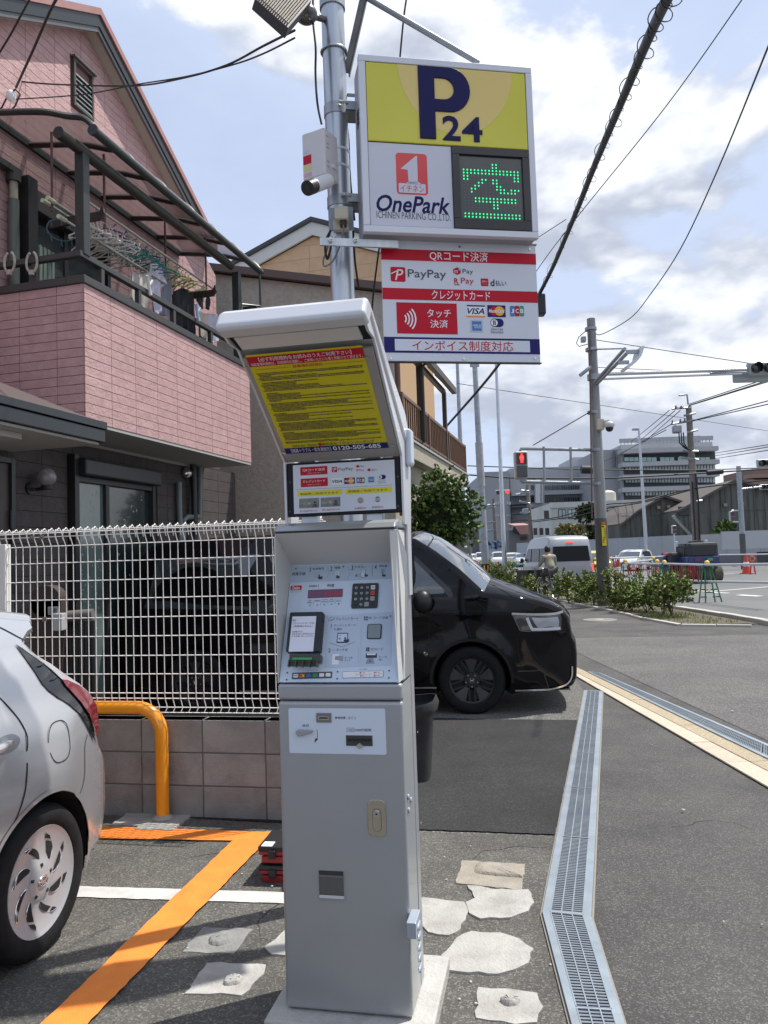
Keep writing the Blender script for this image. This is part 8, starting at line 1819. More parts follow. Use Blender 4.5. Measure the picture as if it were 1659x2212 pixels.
wire('thick black cable across the office block with a long black sleeve',[('y3',960,1190,40),('z3',620,250,40),('z3',1350,272,40),('z2',600,575,40),('z2',1000,575,41),('z2',1700,552,42)],.03)
sl_ = wire('thick black cable sagging behind the pole bases',[('z3',120,330,40),('z3',640,365,40),('z3',1500,370,40),('z2',400,640,40),('z2',1110,600,41),('z2',1700,560,42)],.045); seg(sl_,'cable_sleeve','z2',[(1110,600),(1250,587)],40.8,.14,CABLE); seg(sl_,'cable_sleeve','z3',[(1350,272),(1500,276)],39.8,.22,CABLE)
wire('pair of dark cables rising from the white clinic to the power pole',[('z3',800,830,80),('z3',1100,790,75),('z2',180,890,70),('z2',500,860,65),('z2',980,745,60),('z2',1700,660,50)],.05); wire('lower cable rising from the white clinic to the power pole',[('z3',820,845,80),('z3',1300,780,74),('z2',180,925,70),('z2',560,860,65),('z2',980,750,60)],.05)
G2 = 'power lines fanning out from the brown power pole'; n_ = 0
for a,b,lb_ in ((('t1',755,700),('t1',1520,450),'uppermost right'),(('t1',760,712),('t1',1620,440),'second right'),(('t1',760,716),('t1',1700,430),'third right'),(('t1',790,888),('t1',1700,650),'fourth right'),(('t1',800,890),('t1',1700,690),'fifth right'),(('t1',535,770),('t1',100,1130),'upper left'),(('t1',600,770),('t1',160,1150),'middle left'),(('t1',660,770),('t1',200,1170),'lower left'),(('t1',500,990),('z2',180,500),'lowest left'),(('z2',780,165),('z2',330,430),'second lowest left')):
 wire(f'{lb_} power line fanning out from the brown power pole',[(*a,60),(*b,45 if 'right' in lb_ else 110)],.035,group=G2)
for i,(y0,y1) in enumerate(((425,345),(450,365),(475,395))): wire(f'thin wire right of the office block, number {("upper", "middle", "lower")[i]} of three',[('z2',1160,y0,120),('z2',1700,y1-5,60)],.04,group='three thin wires right of the office block')
H1 = 'house cables at the upper left';
wire('black service cable from the floodlight sagging to the pink house gable',[('c1',1750,180,4.5),('c1',1560,275,5),('c1',1350,385,5.6),('c1',1100,460,6.2),('c1',820,508,7.0),('c1',450,505,7.4),('c1',180,490,7.6),('c1',-60,455,8)],.008,group=H1)
wire('second black service cable just below the first',[('c1',1750,225,4.5),('c1',1560,320,5),('c1',1380,385,5.6),('c1',1100,455,6.2),('c1',820,500,7.0),('c1',500,560,7.4),('c1',100,588,7.5),('c1',-60,590,7.6)],.006,group=H1)
wire('steep black cable down to the white insulator at the left edge',[('c1',370,-60,5),('c1',300,60,5.4),('c1',200,290,6.2),('c1',95,520,7.1)],.011,group=H1); wire('steep thin black cable at the extreme upper left',[('c1',195,-40,5),('c1',130,80,5.3),('c1',60,210,5.6),('c1',-20,340,6)],.008,group=H1)
t = thing('insulator',tuple(PY(*K('c1',65,570),7.1)),'white insulator with coiled black cables at the left edge of the pink gable','insulator'); p = PY(*K('c1',65,570),7.1); mb = MB().use(WHITE); mb.ball(p,.045,1,1,1.3); obj('insulator_body',mb,None,t,world=True,smooth=60); seg(t,'cable_coil','c1',[(90,530),(120,560),(90,630),(40,675),(-10,670)],7.1,.008,CABLE,5); seg(t,'cable_coil','c1',[(90,530),(40,580),(10,640),(-10,650)],7.1,.008,CABLE,5)
wire('black twisted cable hanging from above behind the big sign',[('c3',835,-40,4.6),('c3',815,100,4.6),('c3',795,310,4.6)],.006,group=None)
#BUILDINGS FAR AWAY
OFG = M('office_grey',(.36,.365,.375),(.40,.405,.415),sc=.3,rough=.7); OFD = M('office_dark',(.035,.04,.045),rough=.5); OFW = M('office_window',(.30,.36,.37),(.42,.48,.48),sc=1.5,rough=.1,coat=.4,rnd=.25); MINT = M('mint_glass_rail',(.38,.55,.52),rough=.15)
def fbox(t,name,c,x0,y0,x1,y1,Yd,dep,m,z0=None,bev=0):
 p = PY(*K(c,x0,y0),Yd); q = PY(*K(c,x1,y1),Yd); mb = MB().use(m); mb.box(p.x,Yd,q.z if z0 is None else z0,q.x,Yd+dep,p.z); return obj(name,mb,None,t,world=True)
def panes(t,c,x0,x1,y0l,y0r,hgt,n,Yd,m,fr_=.14,dep=.3):
 """a row of n panes following the level line from (x0,y0l) to (x1,y0r)"""
 me = {}
 for i in range(n):
  a,b = (i+fr_/2)/n,(i+1-fr_/2)/n; x = x0+(x1-x0)*a; X = x0+(x1-x0)*b; y = y0l+(y0r-y0l)*(a+b)/2; p = PY(*K(c,x,y),Yd); q = PY(*K(c,X,y+hgt),Yd); mb = MB().use(m); mb.box(p.x,Yd-dep,q.z,q.x,Yd,p.z); obj('window_pane',mb,None,t,world=True)
of = thing('office_block',(90,150,0),'large grey office block with ribbon windows and mint glass balcony rails','office building')
fbox(of,'office_wall','z2',330,348,1190,900,150,30,OFG,0); fbox(of,'west_wing','z2',120,395,335,900,152,28,M('wing_grey',(.31,.32,.335),rough=.7),0)
for y0l,y0r,h,nm in ((408,385,82,'terrace'),(535,512,62,'ribbon'),(650,625,60,'ribbon'),(762,742,62,'ribbon')):
 ym = (y0l+y0r)/2; fbox(of,'window_band','z2',360,ym,1185,ym+h,149.7,.5,OFD)
 if nm == 'ribbon': panes(of,'z2',368,1180,ym+6,ym+6,h-16,30,149.5,OFW); fbox(of,'sill_ledge','z2',345,ym-18,1225,ym-8,147.5,3,OFG)
 else:
  for a,b in ((360,488),(515,650),(680,810),(840,960),(1000,1130)): panes(of,'z2',a,b,462,462,34,3,149.4,MINT,.06)
  fbox(of,'sill_ledge','z2',340,385,1215,396,147.5,3,OFG)
fbox(of,'penthouse','z2',640,278,1055,345,158,12,M('penthouse_grey',(.33,.34,.36),rough=.6),15)
for i in range(26): px_box(of,'roof_post','z2',332+i*32,300,336+i*32,350,150.5,.3,GALVD)
fbox(of,'roof_rail','z2',320,292,1165,302,150.5,.4,GALVD); seg(of,'drain_pipe','z2',[(270,400),(275,545)],151,.3,M('pipe_dark_grey',(.12,.12,.13),rough=.5))
fc_ = thing('factory',(40,170,0),'grey factory block with long window rows and external ducts','factory'); FG = M('factory_grey',(.32,.33,.35),(.37,.38,.40),sc=.3,rough=.75)
fbox(fc_,'factory_wall','z3',570,262,1520,1000,168,25,FG,0); fbox(fc_,'west_block','z3',285,300,600,1180,165,30,M('factory_grey_dark',(.28,.295,.315),rough=.75),0); fbox(fc_,'roof_block','z3',1265,140,1560,300,175,15,FG,10)
for y,n in ((445,14),(580,14)):
 fbox(fc_,'window_band','z3',790,y-4,1510,y+58,167.8,.4,M('band_pale',(.34,.36,.38),rough=.6)); panes(fc_,'z3',800,1505,y,y-4,50,n*2,167.6,M('factory_window',(.06,.075,.085),rough=.15,rnd=.4),.3)
 fbox(fc_,'ledge','z3',600,y+70,1520,y+84,165,3,FG)
for x in (885,920): seg(fc_,'duct','z3',[(x,360),(x,640)],164,.9 if x < 900 else .6,M('duct_steel',(.45,.46,.47),rough=.35,metal=.6),10)
for y in (640,670,745,820): fbox(fc_,'stair_landing','z3',610,y,790,y+9,162,3,DGREY)
for x in (415,440,465,540,565): px_box(fc_,'window','z3',x,625,x+20,655,164.8,.3,OFW); px_box(fc_,'window','z3',x,760,x+20,785,164.8,.3,OFW)
cl = thing('white_clinic',(30,88,0),'white two-storey building with dark framed windows behind the van','building'); CLWH = M('clinic_white',(.50,.52,.49),(.56,.58,.55),sc=.6,rough=.8,dirt=.3,dsc=.5,dcol=(.36,.37,.35))
fbox(cl,'clinic_wall','z3',1020,640,2400,1200,88,14,CLWH,-.12); p = PY(*K('z3',1020,640),88); q = PY(*K('z3',805,700),104); mb = MB().use(CLWH); mb.prism([Vector((p.x+.01,88.2,0)),Vector((q.x,104,0)),Vector((q.x+14,104,0)),Vector((p.x+14,88.2,0))],(0,0,p.z-.3)); obj('side_wing',mb,None,cl,world=True); fbox(cl,'parapet','z3',1015,632,2405,646,87.8,.6,CLWH)
WFR = M('window_frame_brown',(.05,.045,.04),rough=.5); CWN = M('clinic_window',(.36,.42,.40),rough=.2,rnd=.3)
for (x,y,w,h,c) in ((1100,708,88,98,'z3'),(1205,706,90,98,'z3'),(1312,704,88,98,'z3'),(1110,890,88,70,'z3'),(1215,888,88,72,'z3'),(1318,886,80,72,'z3'),(1605,712,42,65,'z3'),(1475,896,60,60,'z3'),(185,935,32,52,'z2'),(300,930,50,58,'z2'),(372,912,70,82,'z2'),(456,908,66,50,'z2'),(205,1084,44,54,'z2'),(308,1082,40,56,'z2')):
 o = px_box(cl,'window',c,x,y,x+w,y+h,87.9,.08,WFR); px_box(o,'pane',c,x+w*.07,y+h*.07,x+w*.47,y+h*.93,87.84,.05,CWN); px_box(o,'pane',c,x+w*.53,y+h*.07,x+w*.93,y+h*.93,87.84,.05,CWN)
for x in (830,895,960): px_box(cl,'window','z3',x,910,x+45,985,87.5,.1,WFR)
px_box(cl,'window','z3',945,720,1003,815,87.5,.1,WFR)
p = PY(*K('z2',215,820),95); mb = MB().use(M('tank_cream',(.50,.47,.40),rough=.6)); mb.lathe([(.001,.9),(.5,.8),(.95,.55),(.95,-1.6)],tuple(p),n=18); obj('water_tank',mb,None,cl,world=True,smooth=50)
# small red roofed house, sign wall, dark block on the far left
rh = thing('red_roof_house',(22,105,0),'small old house with a salmon red roof left of the white clinic','house'); px_box(rh,'house_wall','z3',560,935,800,1190,110,6,M('old_wall_grey',(.16,.165,.18),rough=.8)); P_ = [PY(*K('z3',x,y),108) for x,y in ((620,882),(805,875),(812,975),(690,980))]; mb = MB().use(M('salmon_roof',(.36,.19,.16),rough=.7)); mb.prism(P_,(0,6,.5)); obj('roof',mb,None,rh,world=True)
P_ = [PY(*K('z3',x,y),108.5) for x,y in ((620,882),(600,935),(690,978))]; mb = MB().use(OFD); mb.prism(P_,(0,2,0)); obj('gable',mb,None,rh,world=True); px_box(rh,'window','z3',690,1005,760,1040,109.8,.1,WFR)
fw3 = thing('far_grey_building',(12,140,0),'dark grey building just right of the round bush far down the road','building'); fbox(fw3,'wall','z3',165,905,245,1190,120,10,M('far_dark_grey',(.11,.115,.13),rough=.8),0)
vw = thing('patterned_wall',(14,118,0),'pale hoarding with small blue pictograms far behind the striped pole','wall'); fbox(vw,'hoarding','z3',325,1050,500,1160,118,.5,M('hoarding_pale',(.45,.50,.56),rough=.6),0); rg = random.Random(2)
mb = MB().use(M('hoarding_blue',(.12,.22,.38),rough=.6))
for i in range(40): x = rg.uniform(332,490); y = rg.uniform(1058,1140); p = PY(*K('z3',x,y),117.9); s = rg.uniform(.15,.4); mb.box(p.x,117.9,p.z,p.x+s,117.95,p.z+s*rg.uniform(.4,1.2))
obj('pictograms',mb,None,vw,world=True,stuff=True)
br_ = thing('brown_flats',(150,220,0),'distant brown apartment block at the far right edge','apartment block')
fbox(br_,'flats_wall','z2',1530,560,1900,900,220,20,M('flats_brown',(.19,.125,.105),rough=.8),0)
for y in (610,665): fbox(br_,'balcony','z2',1495,y,1900,y+24,216,4,M('flats_balcony',(.26,.17,.14),rough=.8))
# warehouses
WHD = M('weathered_corrugated',(.055,.058,.053),(.17,.17,.155),sc=.6,rough=.85,stretch=(4,1,.35),dirt=.5,dsc=.6,dcol=(.045,.048,.042)); WHR = M('warehouse_roof',(.10,.085,.075),rough=.85)
def warehouse(label,c,prof,Yd,dep,steps):
 t = thing('warehouse',(30,Yd,0),label,'warehouse'); P_ = [PY(*K(c,x,y),Yd) for x,y in prof]; base = [Vector((P_[-1].x,Yd,0)),Vector((P_[0].x,Yd,0))]; mb = MB().use(WHD); mb.prism(P_+base,(0,dep,0)); obj('end_wall',mb,None,t,world=True)
 for a,b in zip(P_[:-1],P_[1:]): mb = MB().use(WHR); mb.prism([a+Vector((0,-.5,0)),b+Vector((0,-.5,0)),b+Vector((0,-.5,.22)),a+Vector((0,-.5,.22))],(0,dep+1,0)); obj('roof',mb,None,t,world=True)
 x0,x1 = P_[0].x,P_[-1].x; n = int((x1-x0)/steps)
 for i in range(n):
  x = x0+steps*i+.1; z = np.interp(x,[p.x for p in P_],[p.z for p in P_]); mb = MB().use(WHD); mb.box(x,Yd-.09,0,x+.07,Yd-.001,z-.1); obj('sheet_seam',mb,None,t,world=True)
 for zz in (2.6,4.6): mb = MB().use(WHD); mb.box(x0+.2,Yd-.05,zz,x1,Yd-.001,zz+.06); obj('sheet_lap',mb,None,t,world=True)
 return t
w1_ = warehouse('dark weathered corrugated warehouse with a low gable left of the power pole','z2',[(315,1080),(345,1060),(470,960),(710,822),(960,905)],74,24,1.0)
w2_ = warehouse('taller dark corrugated warehouse with stepped gable at the right edge','z2',[(830,960),(960,890),(1325,690),(1400,690),(1659,770),(1900,850)],70,24,1.0)
for x,y in ((675,912),(765,905),(1278,888),(1430,875)): px_box(w1_ if x < 900 else w2_,'vent_window','z2',x-15,y-13,x+15,y+13,69.7 if x > 900 else 73.7,.2,M('vent_rusty',(.30,.24,.17),rough=.8))
px_box(w2_,'opening','z2',850,905,950,980,69.8,.1,OFD); seg(w2_,'white_brace','z2',[(800,985),(965,1165)],69.5,.14,GALV,4)
gw_ = thing('site_wall',(40,66,-.12),'long pale grey site hoarding along the far side of the road','wall'); GWM = M('site_wall_grey',(.34,.36,.38),(.38,.40,.42),sc=.4,rough=.7); GWD = M('site_wall_dark',(.17,.18,.20),rough=.7)
a = PY(*K('z3',650,1130),85); b = PY(*K('z2',700,1170),66); c_ = PY(*K('z2',1700,1125),60); zt = 3.3
gp_ = [a,b,c_+Vector((12,-2,0))]
for p,q in zip(gp_[:-1],gp_[1:]):
 n = max(1,int((q-p).length/2.4))
 for i in range(n): u = p.lerp(q,i/n); v = p.lerp(q,(i+1)/n-.0015); mb = MB().use(GWM); mb.prism([Vector((u.x,u.y,.7)),Vector((v.x,v.y,.7)),Vector((v.x,v.y,b.z)),Vector((u.x,u.y,b.z))],(0,.12,0)); obj('wall_panel',mb,None,gw_,world=True)
 mb = MB().use(GWD); mb.prism([Vector((p.x,p.y-.04,-.12)),Vector((q.x,q.y-.04,-.12)),Vector((q.x,q.y-.04,.69)),Vector((p.x,p.y-.04,.69))],(0,.1,0)); obj('wall_base',mb,None,gw_,world=True)
px_box(gw_,'ribbed_panel','z2',1240,1130,1900,1270,59,.2,M('ribbed_pale',(.40,.42,.44),rough=.6)); ft = thing('yellow_truck_bed',(27,80,1),'yellow long vehicle top showing over the site wall behind the signal pole','truck'); px_box(ft,'truck_boom','z2',240,1186,342,1208,82,1,M('truck_yellow',(.65,.33,.03),rough=.5),.1)
t = thing('guard_fence',(45,55,-.12),'low dark metal bar fence at the right edge behind the road works','fence')
for i in range(14): px_box(t,'fence_bar','t3',1550+i*9,62,1554+i*9,180,50,.05,BLKPL)
px_box(t,'fence_rail','t3',1545,62,1700,68,50,.08,BLKPL)
# pine with clipped pads, other small trees beyond the wall
def tree(name,label,c,pts,Yd,trunk,size,mats,n,cat='tree'):
 p = PY(*K(c,*trunk[0]),Yd); t = thing(name,(p.x,Yd,0),label,cat); mb = MB().use(WOOD); P_ = [PY(*K(c,*q),Yd) for q in trunk]; mb.tube(catmull(P_,3),[.16*(1-i/(3*len(P_))) for i in range(3*(len(P_)-1)+1)],6); obj('trunk',mb,None,t,world=True)
 bl = []
 for x,y,rx,ry in pts: q = PY(*K(c,x,y),Yd); k = KK[c][2]*Yd/F; bl.append((q.x,Yd,q.z,rx*k,rx*k,ry*k))
 foliage('crown',t,bl,n,size,mats,(.5,.34,.12,.04),rs=len(label)); return t
PN = [M('pine_dark',(.022,.038,.012),rough=.7),M('pine_mid',(.045,.065,.02),rough=.7),M('pine_olive',(.085,.09,.03),rough=.7),M('pine_light',(.12,.12,.05),rough=.7)]
tree('clipped_pine','clipped Japanese pine with cloud-like pads left of the signal pole','z3',[(1425,720,78,30),(1400,755,60,18),(1485,815,42,22),(1360,865,28,12),(1460,935,40,22),(1480,1030,50,30),(1340,800,25,10)],80,[(1415,1080),(1385,960),(1410,850),(1405,760)],.28,PN,2600)
tree('palm_bush','yellowish spiky tree top above the silver van','z3',[(1200,950,75,26),(1330,960,40,24)],78,[(1230,1060),(1225,980)],.38,[M('straw_leaf',(.18,.17,.06),rough=.7),M('straw_light',(.30,.26,.10),rough=.7),PN[2],LV[1]],900)
tree('young_tree','small bright green tree in front of the right warehouse','z2',[(1290,1110,55,28),(1270,1080,22,18)],66,[(1285,1160),(1285,1110)],.35,LV,350)
#ROAD WORKS
RG = -.12; GRN = M('barrier_green',(.015,.16,.08),rough=.4); RDR = M('rope_red',(.40,.03,.04),rough=.6); PIP = M('bar_white',(.50,.52,.54),rough=.35,metal=.4); YCP = M('cap_yellow',(.75,.50,.08),rough=.5)
def aframe(label,c,xt,yt,xa,xb,yb,Yd,gr='green A-frame barrier stands'):
 T_ = PY(*K(c,xt,yt),Yd); A_ = PY(*K(c,xa,yb),Yd); B_ = PY(*K(c,xb,yb),Yd); t = thing('barrier_stand',(T_.x,Yd,RG),label,'barrier',gr); A_.z = B_.z = RG
 w = .10
 for s,E_ in ((-1,A_),(1,B_)):
  mb = MB().use(GRN); h = T_.z-RG
  for o_ in (-w,w): mb.tube([Vector((E_.x+s*.02+o_,Yd-.12,RG)),Vector((T_.x+s*.10+o_*.3,Yd-.04,T_.z-.08))],.022,5)
  for k in (.15,.35,.55): z = RG+h*k; x = E_.x+(T_.x-E_.x)*k; mb.tube([Vector((x-w,Yd-.1,z)),Vector((x+w,Yd-.1,z))],.018,4)
  obj('leg',mb,None,t,world=True)
 mb = MB().use(GRN); mb.tube([Vector((T_.x+.16*math.cos(q),Yd-.05,T_.z-.10+.14*math.sin(q))) for q in [math.pi*i/8 for i in range(9)]],.035,6); obj('top_arch',mb,None,t,world=True); mb = MB().use(GRN); mb.tube([A_+Vector((.1,-.1,.3)),B_+Vector((-.1,-.1,.3))],.02,5); obj('cross_bar',mb,None,t,world=True)
 mb = MB().use(YCP); mb.ball(T_+Vector((0,-.05,.08)),.08); obj('pipe_clip',mb,None,t,world=True); return T_
tA = aframe('green barrier stand nearest, furthest right at the end of the red ropes','t3',1015,205,955,1110,450,23.3); tB = aframe('green barrier stand in the middle of the rope barrier, right one of the pair','t3',570,195,530,670,400,26.5); tC = aframe('green barrier stand left one of the middle pair','t3',495,185,455,580,385,27.5); tD = aframe('green barrier stand second from the left by the red ropes','t3',160,180,105,240,368,28.5); aframe('green barrier stand behind, below the yellow cap','t3',455,145,410,480,290,34); aframe('green barrier stand right behind the signal pole','z1',1080,590,1090,1150,700,34); aframe('green barrier stand with lamp beside the silver van','z1',1010,560,1000,1080,685,37)
bb = thing('barrier_bars',(12,25,RG),'long pale horizontal bars joining the green barrier stands','barrier')
for a,b in ((('t3',985,198,23.3),('t3',1700,190,20)),(('t3',1010,372,23.3),('t3',1700,382,20)),(('t3',560,185,26.5),('t3',985,198,23.3)),(('t3',640,348,26.4),('t3',1000,372,23.3)),(('t3',140,182,28.5),('t3',560,188,26.5)),(('t3',150,315,28.5),('t3',520,340,27)),(('t3',130,180,29),('t3',455,145,34)),(('t3',-80,130,33),('t3',580,112,36)),(('t3',-80,235,33),('t3',110,228,34)),(('t3',1150,92,45),('t3',1700,86,44)),(('z3',150,1275,70),('z3',780,1272,70))):
 mb = MB().use(PIP); mb.tube([PY(*K(*a[:3]),a[3]),PY(*K(*b[:3]),b[3])],.035 if a[3] < 60 else .05,8); obj('bar',mb,None,bb,world=True,smooth=60)
def ropes(label,c,x0,x1,yt0,yt1,yb0,yb1,Y0,Y1,n,seed):
 t = thing('red_ropes',tuple(PY(*K(c,x0,yb0),Y0)),label,'rope'); rg = random.Random(seed)
 for i in range(n):
  k = (i+.5)/n; x = x0+(x1-x0)*k; Yd = Y0+(Y1-Y0)*k-.06; yt = yt0+(yt1-yt0)*k; yb = yb0+(yb1-yb0)*k; dx = rg.uniform(-14,14); mb = MB().use(RDR)
  mb.tube(catmull([PY(*K(c,*q),Yd) for q in ((x,yt),(x+dx*.6-8,(yt*2+yb)/3),(x+dx-6,(yt+2*yb)/3),(x+dx,yb),(x+dx+12,(yt+2*yb)/3),(x+dx*.5+14,(yt*2+yb)/3),(x+6,yt-6))],4),.014,5); obj('rope',mb,None,t,world=True,smooth=80)
ropes('red ropes looped over the bars in front of the road roller','t3',620,950,185,198,345,370,26,23.6,7,1); ropes('red ropes looped between the left green barrier stands','t3',170,520,182,188,315,340,28.4,27,7,2); ropes('farther red ropes partly hidden by the signal pole','t3',-60,110,130,125,230,228,33,34,7,3)
def cone(label,c,x,yt,yb,Yd): p = PY(*K(c,x,yt),Yd); h = p.z-RG; t = thing('traffic_cone',(p.x,Yd,RG),label,'cone'); mb = MB().use(M('cone_red',(.55,.06,.03),rough=.5)); mb.lathe([(h*.06,h),(h*.22,.05),(h*.34,.05),(h*.34,0)],(p.x,Yd,RG),n=14); obj('cone_body',mb,None,t,world=True); mb = MB().use(WHITE); mb.lathe([(h*.125,h*.62),(h*.165,h*.40)],(p.x,Yd,RG),n=14); obj('white_band',mb,None,t,world=True)
cone('red and white traffic cone at the right by the hexagon barrier','t3',1425,90,200,44); cone('purple-shaded traffic cone behind the left red ropes','t3',88,140,210,40)
def hexb(label,c,x,y,r,Yd,yb,m,m2):
 p = PY(*K(c,x,y),Yd); R1 = abs(PY(*K(c,x+r,y),Yd).x-p.x); t = thing('hexagon_barrier',(p.x,Yd,RG),label,'barrier'); mb = MB().use(m); mb.tube([p+Vector((R1*.85*math.cos(q),0,R1*.85*math.sin(q))) for q in [math.pi/3*i for i in range(6)]],R1*.2,6,closed=True); mb.tube([p+Vector((-R1*.3,0,-R1)),Vector((p.x-R1*.7,Yd,RG))],R1*.2,6); mb.tube([p+Vector((R1*.3,0,-R1)),Vector((p.x+R1*.7,Yd,RG))],R1*.2,6); obj('hex_frame',mb,None,t,world=True); mb = MB().use(m2); mb.tube([p+Vector((R1*.66*math.cos(q),-.02,R1*.66*math.sin(q))) for q in [math.pi/3*i for i in range(6)]],R1*.07,6,closed=True); obj('inner_ring',mb,None,t,world=True)
RB = M('plastic_red',(.60,.04,.04),rough=.45); hexb('red and yellow hexagonal barrier on legs at the right','t3',1492,135,40,43,240,RB,YCP); hexb('red ring barrier stand seen above the hedge on the left','t4',448,715,42,55,800,RB,RB); hexb('red frame barrier furthest left beside the gas meters','t4',60,690,60,60,800,RB,RB)
for i,x in enumerate((100,180,330,640,730,880)): aframe(f'far small barrier stand {("beside the gas meters", "left of the striped pole", "right of the striped pole", "right of the thin lamp pole", "before the pearl car", "before the grey-blue car")[i]}','t4',x,668,x-28,x+28,720,68+i*.3,'far small barrier stands across the road')
# road roller
rf_ = Fr((0,0),0); q = PY(*K('s3',1250,300),35); rr_t = thing('road_roller',(q.x,35,RG),'dark blue road roller with rubber wheels behind the red rope barrier','road roller'); NVY = M('roller_navy',(.016,.03,.13),rough=.35,coat=.4); HD = M('roller_cover',(.03,.032,.035),rough=.6)
def rb(n,x0,y0,x1,y1,Yd,dep,m,bev=.05,c='s3'): return px_box(rr_t,n,c,x0,y0,x1,y1,Yd,dep,m,bev)
rb('rear_cover',1218,265,1388,345,34.6,1.6,HD,.12); rb('rear_body',1212,342,1395,382,34.5,1.9,NVY); rb('under_frame',1225,382,1385,440,34.8,1.5,OFD); rb('engine_hood',1112,318,1215,440,35.6,1.3,HD,.12); rb('front_body',1078,335,1125,395,36,1,NVY,.08)
for x in (1268,1345): rb('tail_lamp',x-16,352,x+18,364,34.45,.06,LAMPR,0)
rb('green_plate',1322,350,1352,364,34.42,.05,M('plate_green',(.03,.35,.12),rough=.5),0)
for x0,x1,y0 in ((1196,1248,392),(1252,1302,392),(1306,1358,392),(1362,1416,390)):
 p0 = PY(*K('s3',x0,440),34.7); p1 = PY(*K('s3',x1,440),34.7); r_ = (PY(*K('s3',x0,y0),34.7).z-RG)/2; mb = MB().use(M('dusty_tyre',(.05,.045,.038),(.11,.095,.07),sc=2,rough=.9)); mb.tube([Vector((p0.x,34.7+r_,RG+r_)),Vector((p0.x+.05,34.7+r_,RG+r_)),Vector((p1.x-.05,34.7+r_,RG+r_)),Vector((p1.x,34.7+r_,RG+r_))],[r_*.86,r_,r_,r_*.86],20); obj('roller_tyre',mb,None,rr_t,world=True,smooth=40)
for pts in ([(1195,345),(1192,300),(1205,285),(1195,270)],[(1260,262),(1255,255)],[(1150,318),(1150,290),(1188,285)]): seg(rr_t,'control_lever','s3',pts,35,.03,BLKPL,6)
p = PY(*K('s3',1258,258),35); mb = MB().use(BLKPL); mb.tube([p+Vector((.35*math.cos(q),.2*math.sin(q),.04*math.sin(q))) for q in [2*math.pi*i/16 for i in range(16)]],.025,5,closed=True); obj('steering_wheel',mb,None,rr_t,world=True)
rb('mirror',1144,256,1160,292,35.5,.06,M('mirror_pale',(.55,.6,.65),rough=.1),.02); rb('mirror',1308,248,1326,268,35.3,.06,M('mirror_pale',(.55,.6,.65)),.02); rb('beacon',1085,322,1104,334,35.8,.2,M('beacon_orange',(.6,.12,.03),rough=.4),.02)
# cabinet in the hedge
cb = thing('street_cabinet',tuple(G(*K('z1',150,1045))),'dark brown metal street cabinet standing in the hedge','cabinet'); p = G(*K('z1',60,1046)); q = PY(*K('z1',252,712),p.y); l = PY(*K('t4',785,800),p.y); CBM = M('cabinet_brown',(.020,.013,.012),rough=.3,coat=.12); mb = MB().use(CBM); mb.prism([Vector((p.x,p.y,0)),Vector((q.x,p.y+.1,0)),Vector((q.x-.1,p.y+.8,0)),Vector((l.x,p.y+.35,0))],(0,0,q.z)); obj('cabinet_body',mb,None,cb,world=True,bevel=.01)
for i in range(5): px_box(cb,'vent_slot','z1',105+(i % 1)*50,725+i*12,195,730+i*12,p.y-.0,.02,BLACK)
#BICYCLE AND RIDER
bp = G(*K('z1',572,1162)); BKF = Fr((bp.x,bp.y),12.)     # local Y = riding direction (away from the viewer)
bk = thing('bicycle',BKF,'city bicycle with black front basket ridden along the pavement by the hedge','bicycle')
BS = M('bicycle_silver',(.45,.46,.48),rough=.3,metal=.7)
for y,nm in ((.33,'rear'),(1.43,'front')):
 mb = MB().use(RUBBER); mb.tube([(0,y+.32*math.cos(q),.335+.32*math.sin(q)) for q in [2*math.pi*i/28 for i in range(28)]],.019,6,closed=True); w = obj('wheel',mb,None,bk,smooth=60)
 mb = MB().use(STEEL); mb.tube([(0,y+.30*math.cos(q),.335+.30*math.sin(q)) for q in [2*math.pi*i/28 for i in range(28)]],.010,5,closed=True)
 for i in range(14): q = 2*math.pi*i/14; mb.tube([(.02*(-1)**i,y,.335),(0,y+.3*math.cos(q),.335+.3*math.sin(q))],.0016,3)
 mb.cyl((-.05,y,.335),(.05,y,.335),.02,n=8); obj('rim',mb,None,w)
 mb = MB().use(STEEL); mb.tube([(0,y+.36*math.cos(q),.335+.36*math.sin(q)) for q in [math.pi*(.1+.8*i/10) if nm == 'front' else math.pi*(.25+.85*i/10) for i in range(11)]],.022,6); obj('mudguard',mb,None,bk,smooth=60)
mb = MB().use(BS)
for P_ in ([(0,.78,.30),(0,.62,.80)],[(0,.78,.30),(0,1.26,.62)],[(0,.70,.55),(0,1.24,.72)],[(0,1.43,.335),(0,1.27,.60),(0,1.20,1.0)],[(.05,.33,.335),(0,.78,.30)],[(-.05,.33,.335),(0,.78,.30)],[(.05,.33,.335),(0,.64,.72)],[(-.05,.33,.335),(0,.64,.72)],[(-.28,.98,1.02),(-.2,1.12,1.03),(0,1.2,1.0),(.2,1.12,1.03),(.28,.98,1.02)]): mb.tube(P_,.014,8)
obj('frame',mb,None,bk,smooth=60)
mb = MB().use(BLKPL); mb.prism([(-.17,1.34,.72),(.17,1.34,.72),(.17,1.60,.74),(-.17,1.60,.74)],(0,0,.26)); obj('basket',mb,None,bk,bevel=.03); mb = MB().use(BLKPL); mb.ball((0,.58,.84),.11,.85,1.2,.4); obj('saddle',mb,None,bk,smooth=60)
mb = MB().use(BS)
for z in (.68,): mb.box(-.08,.10,z,.08,.46,z+.02); mb.tube([(.06,.12,z),(.05,.33,.335)],.008,5); mb.tube([(-.06,.12,z),(-.05,.33,.335)],.008,5)
obj('rear_rack',mb,None,bk); mb = MB().use(LAMPR); mb.box(-.04,-.03,.60,.04,-.01,.66); obj('rear_reflector',mb,None,bk)
mb = MB().use(BLKPL)
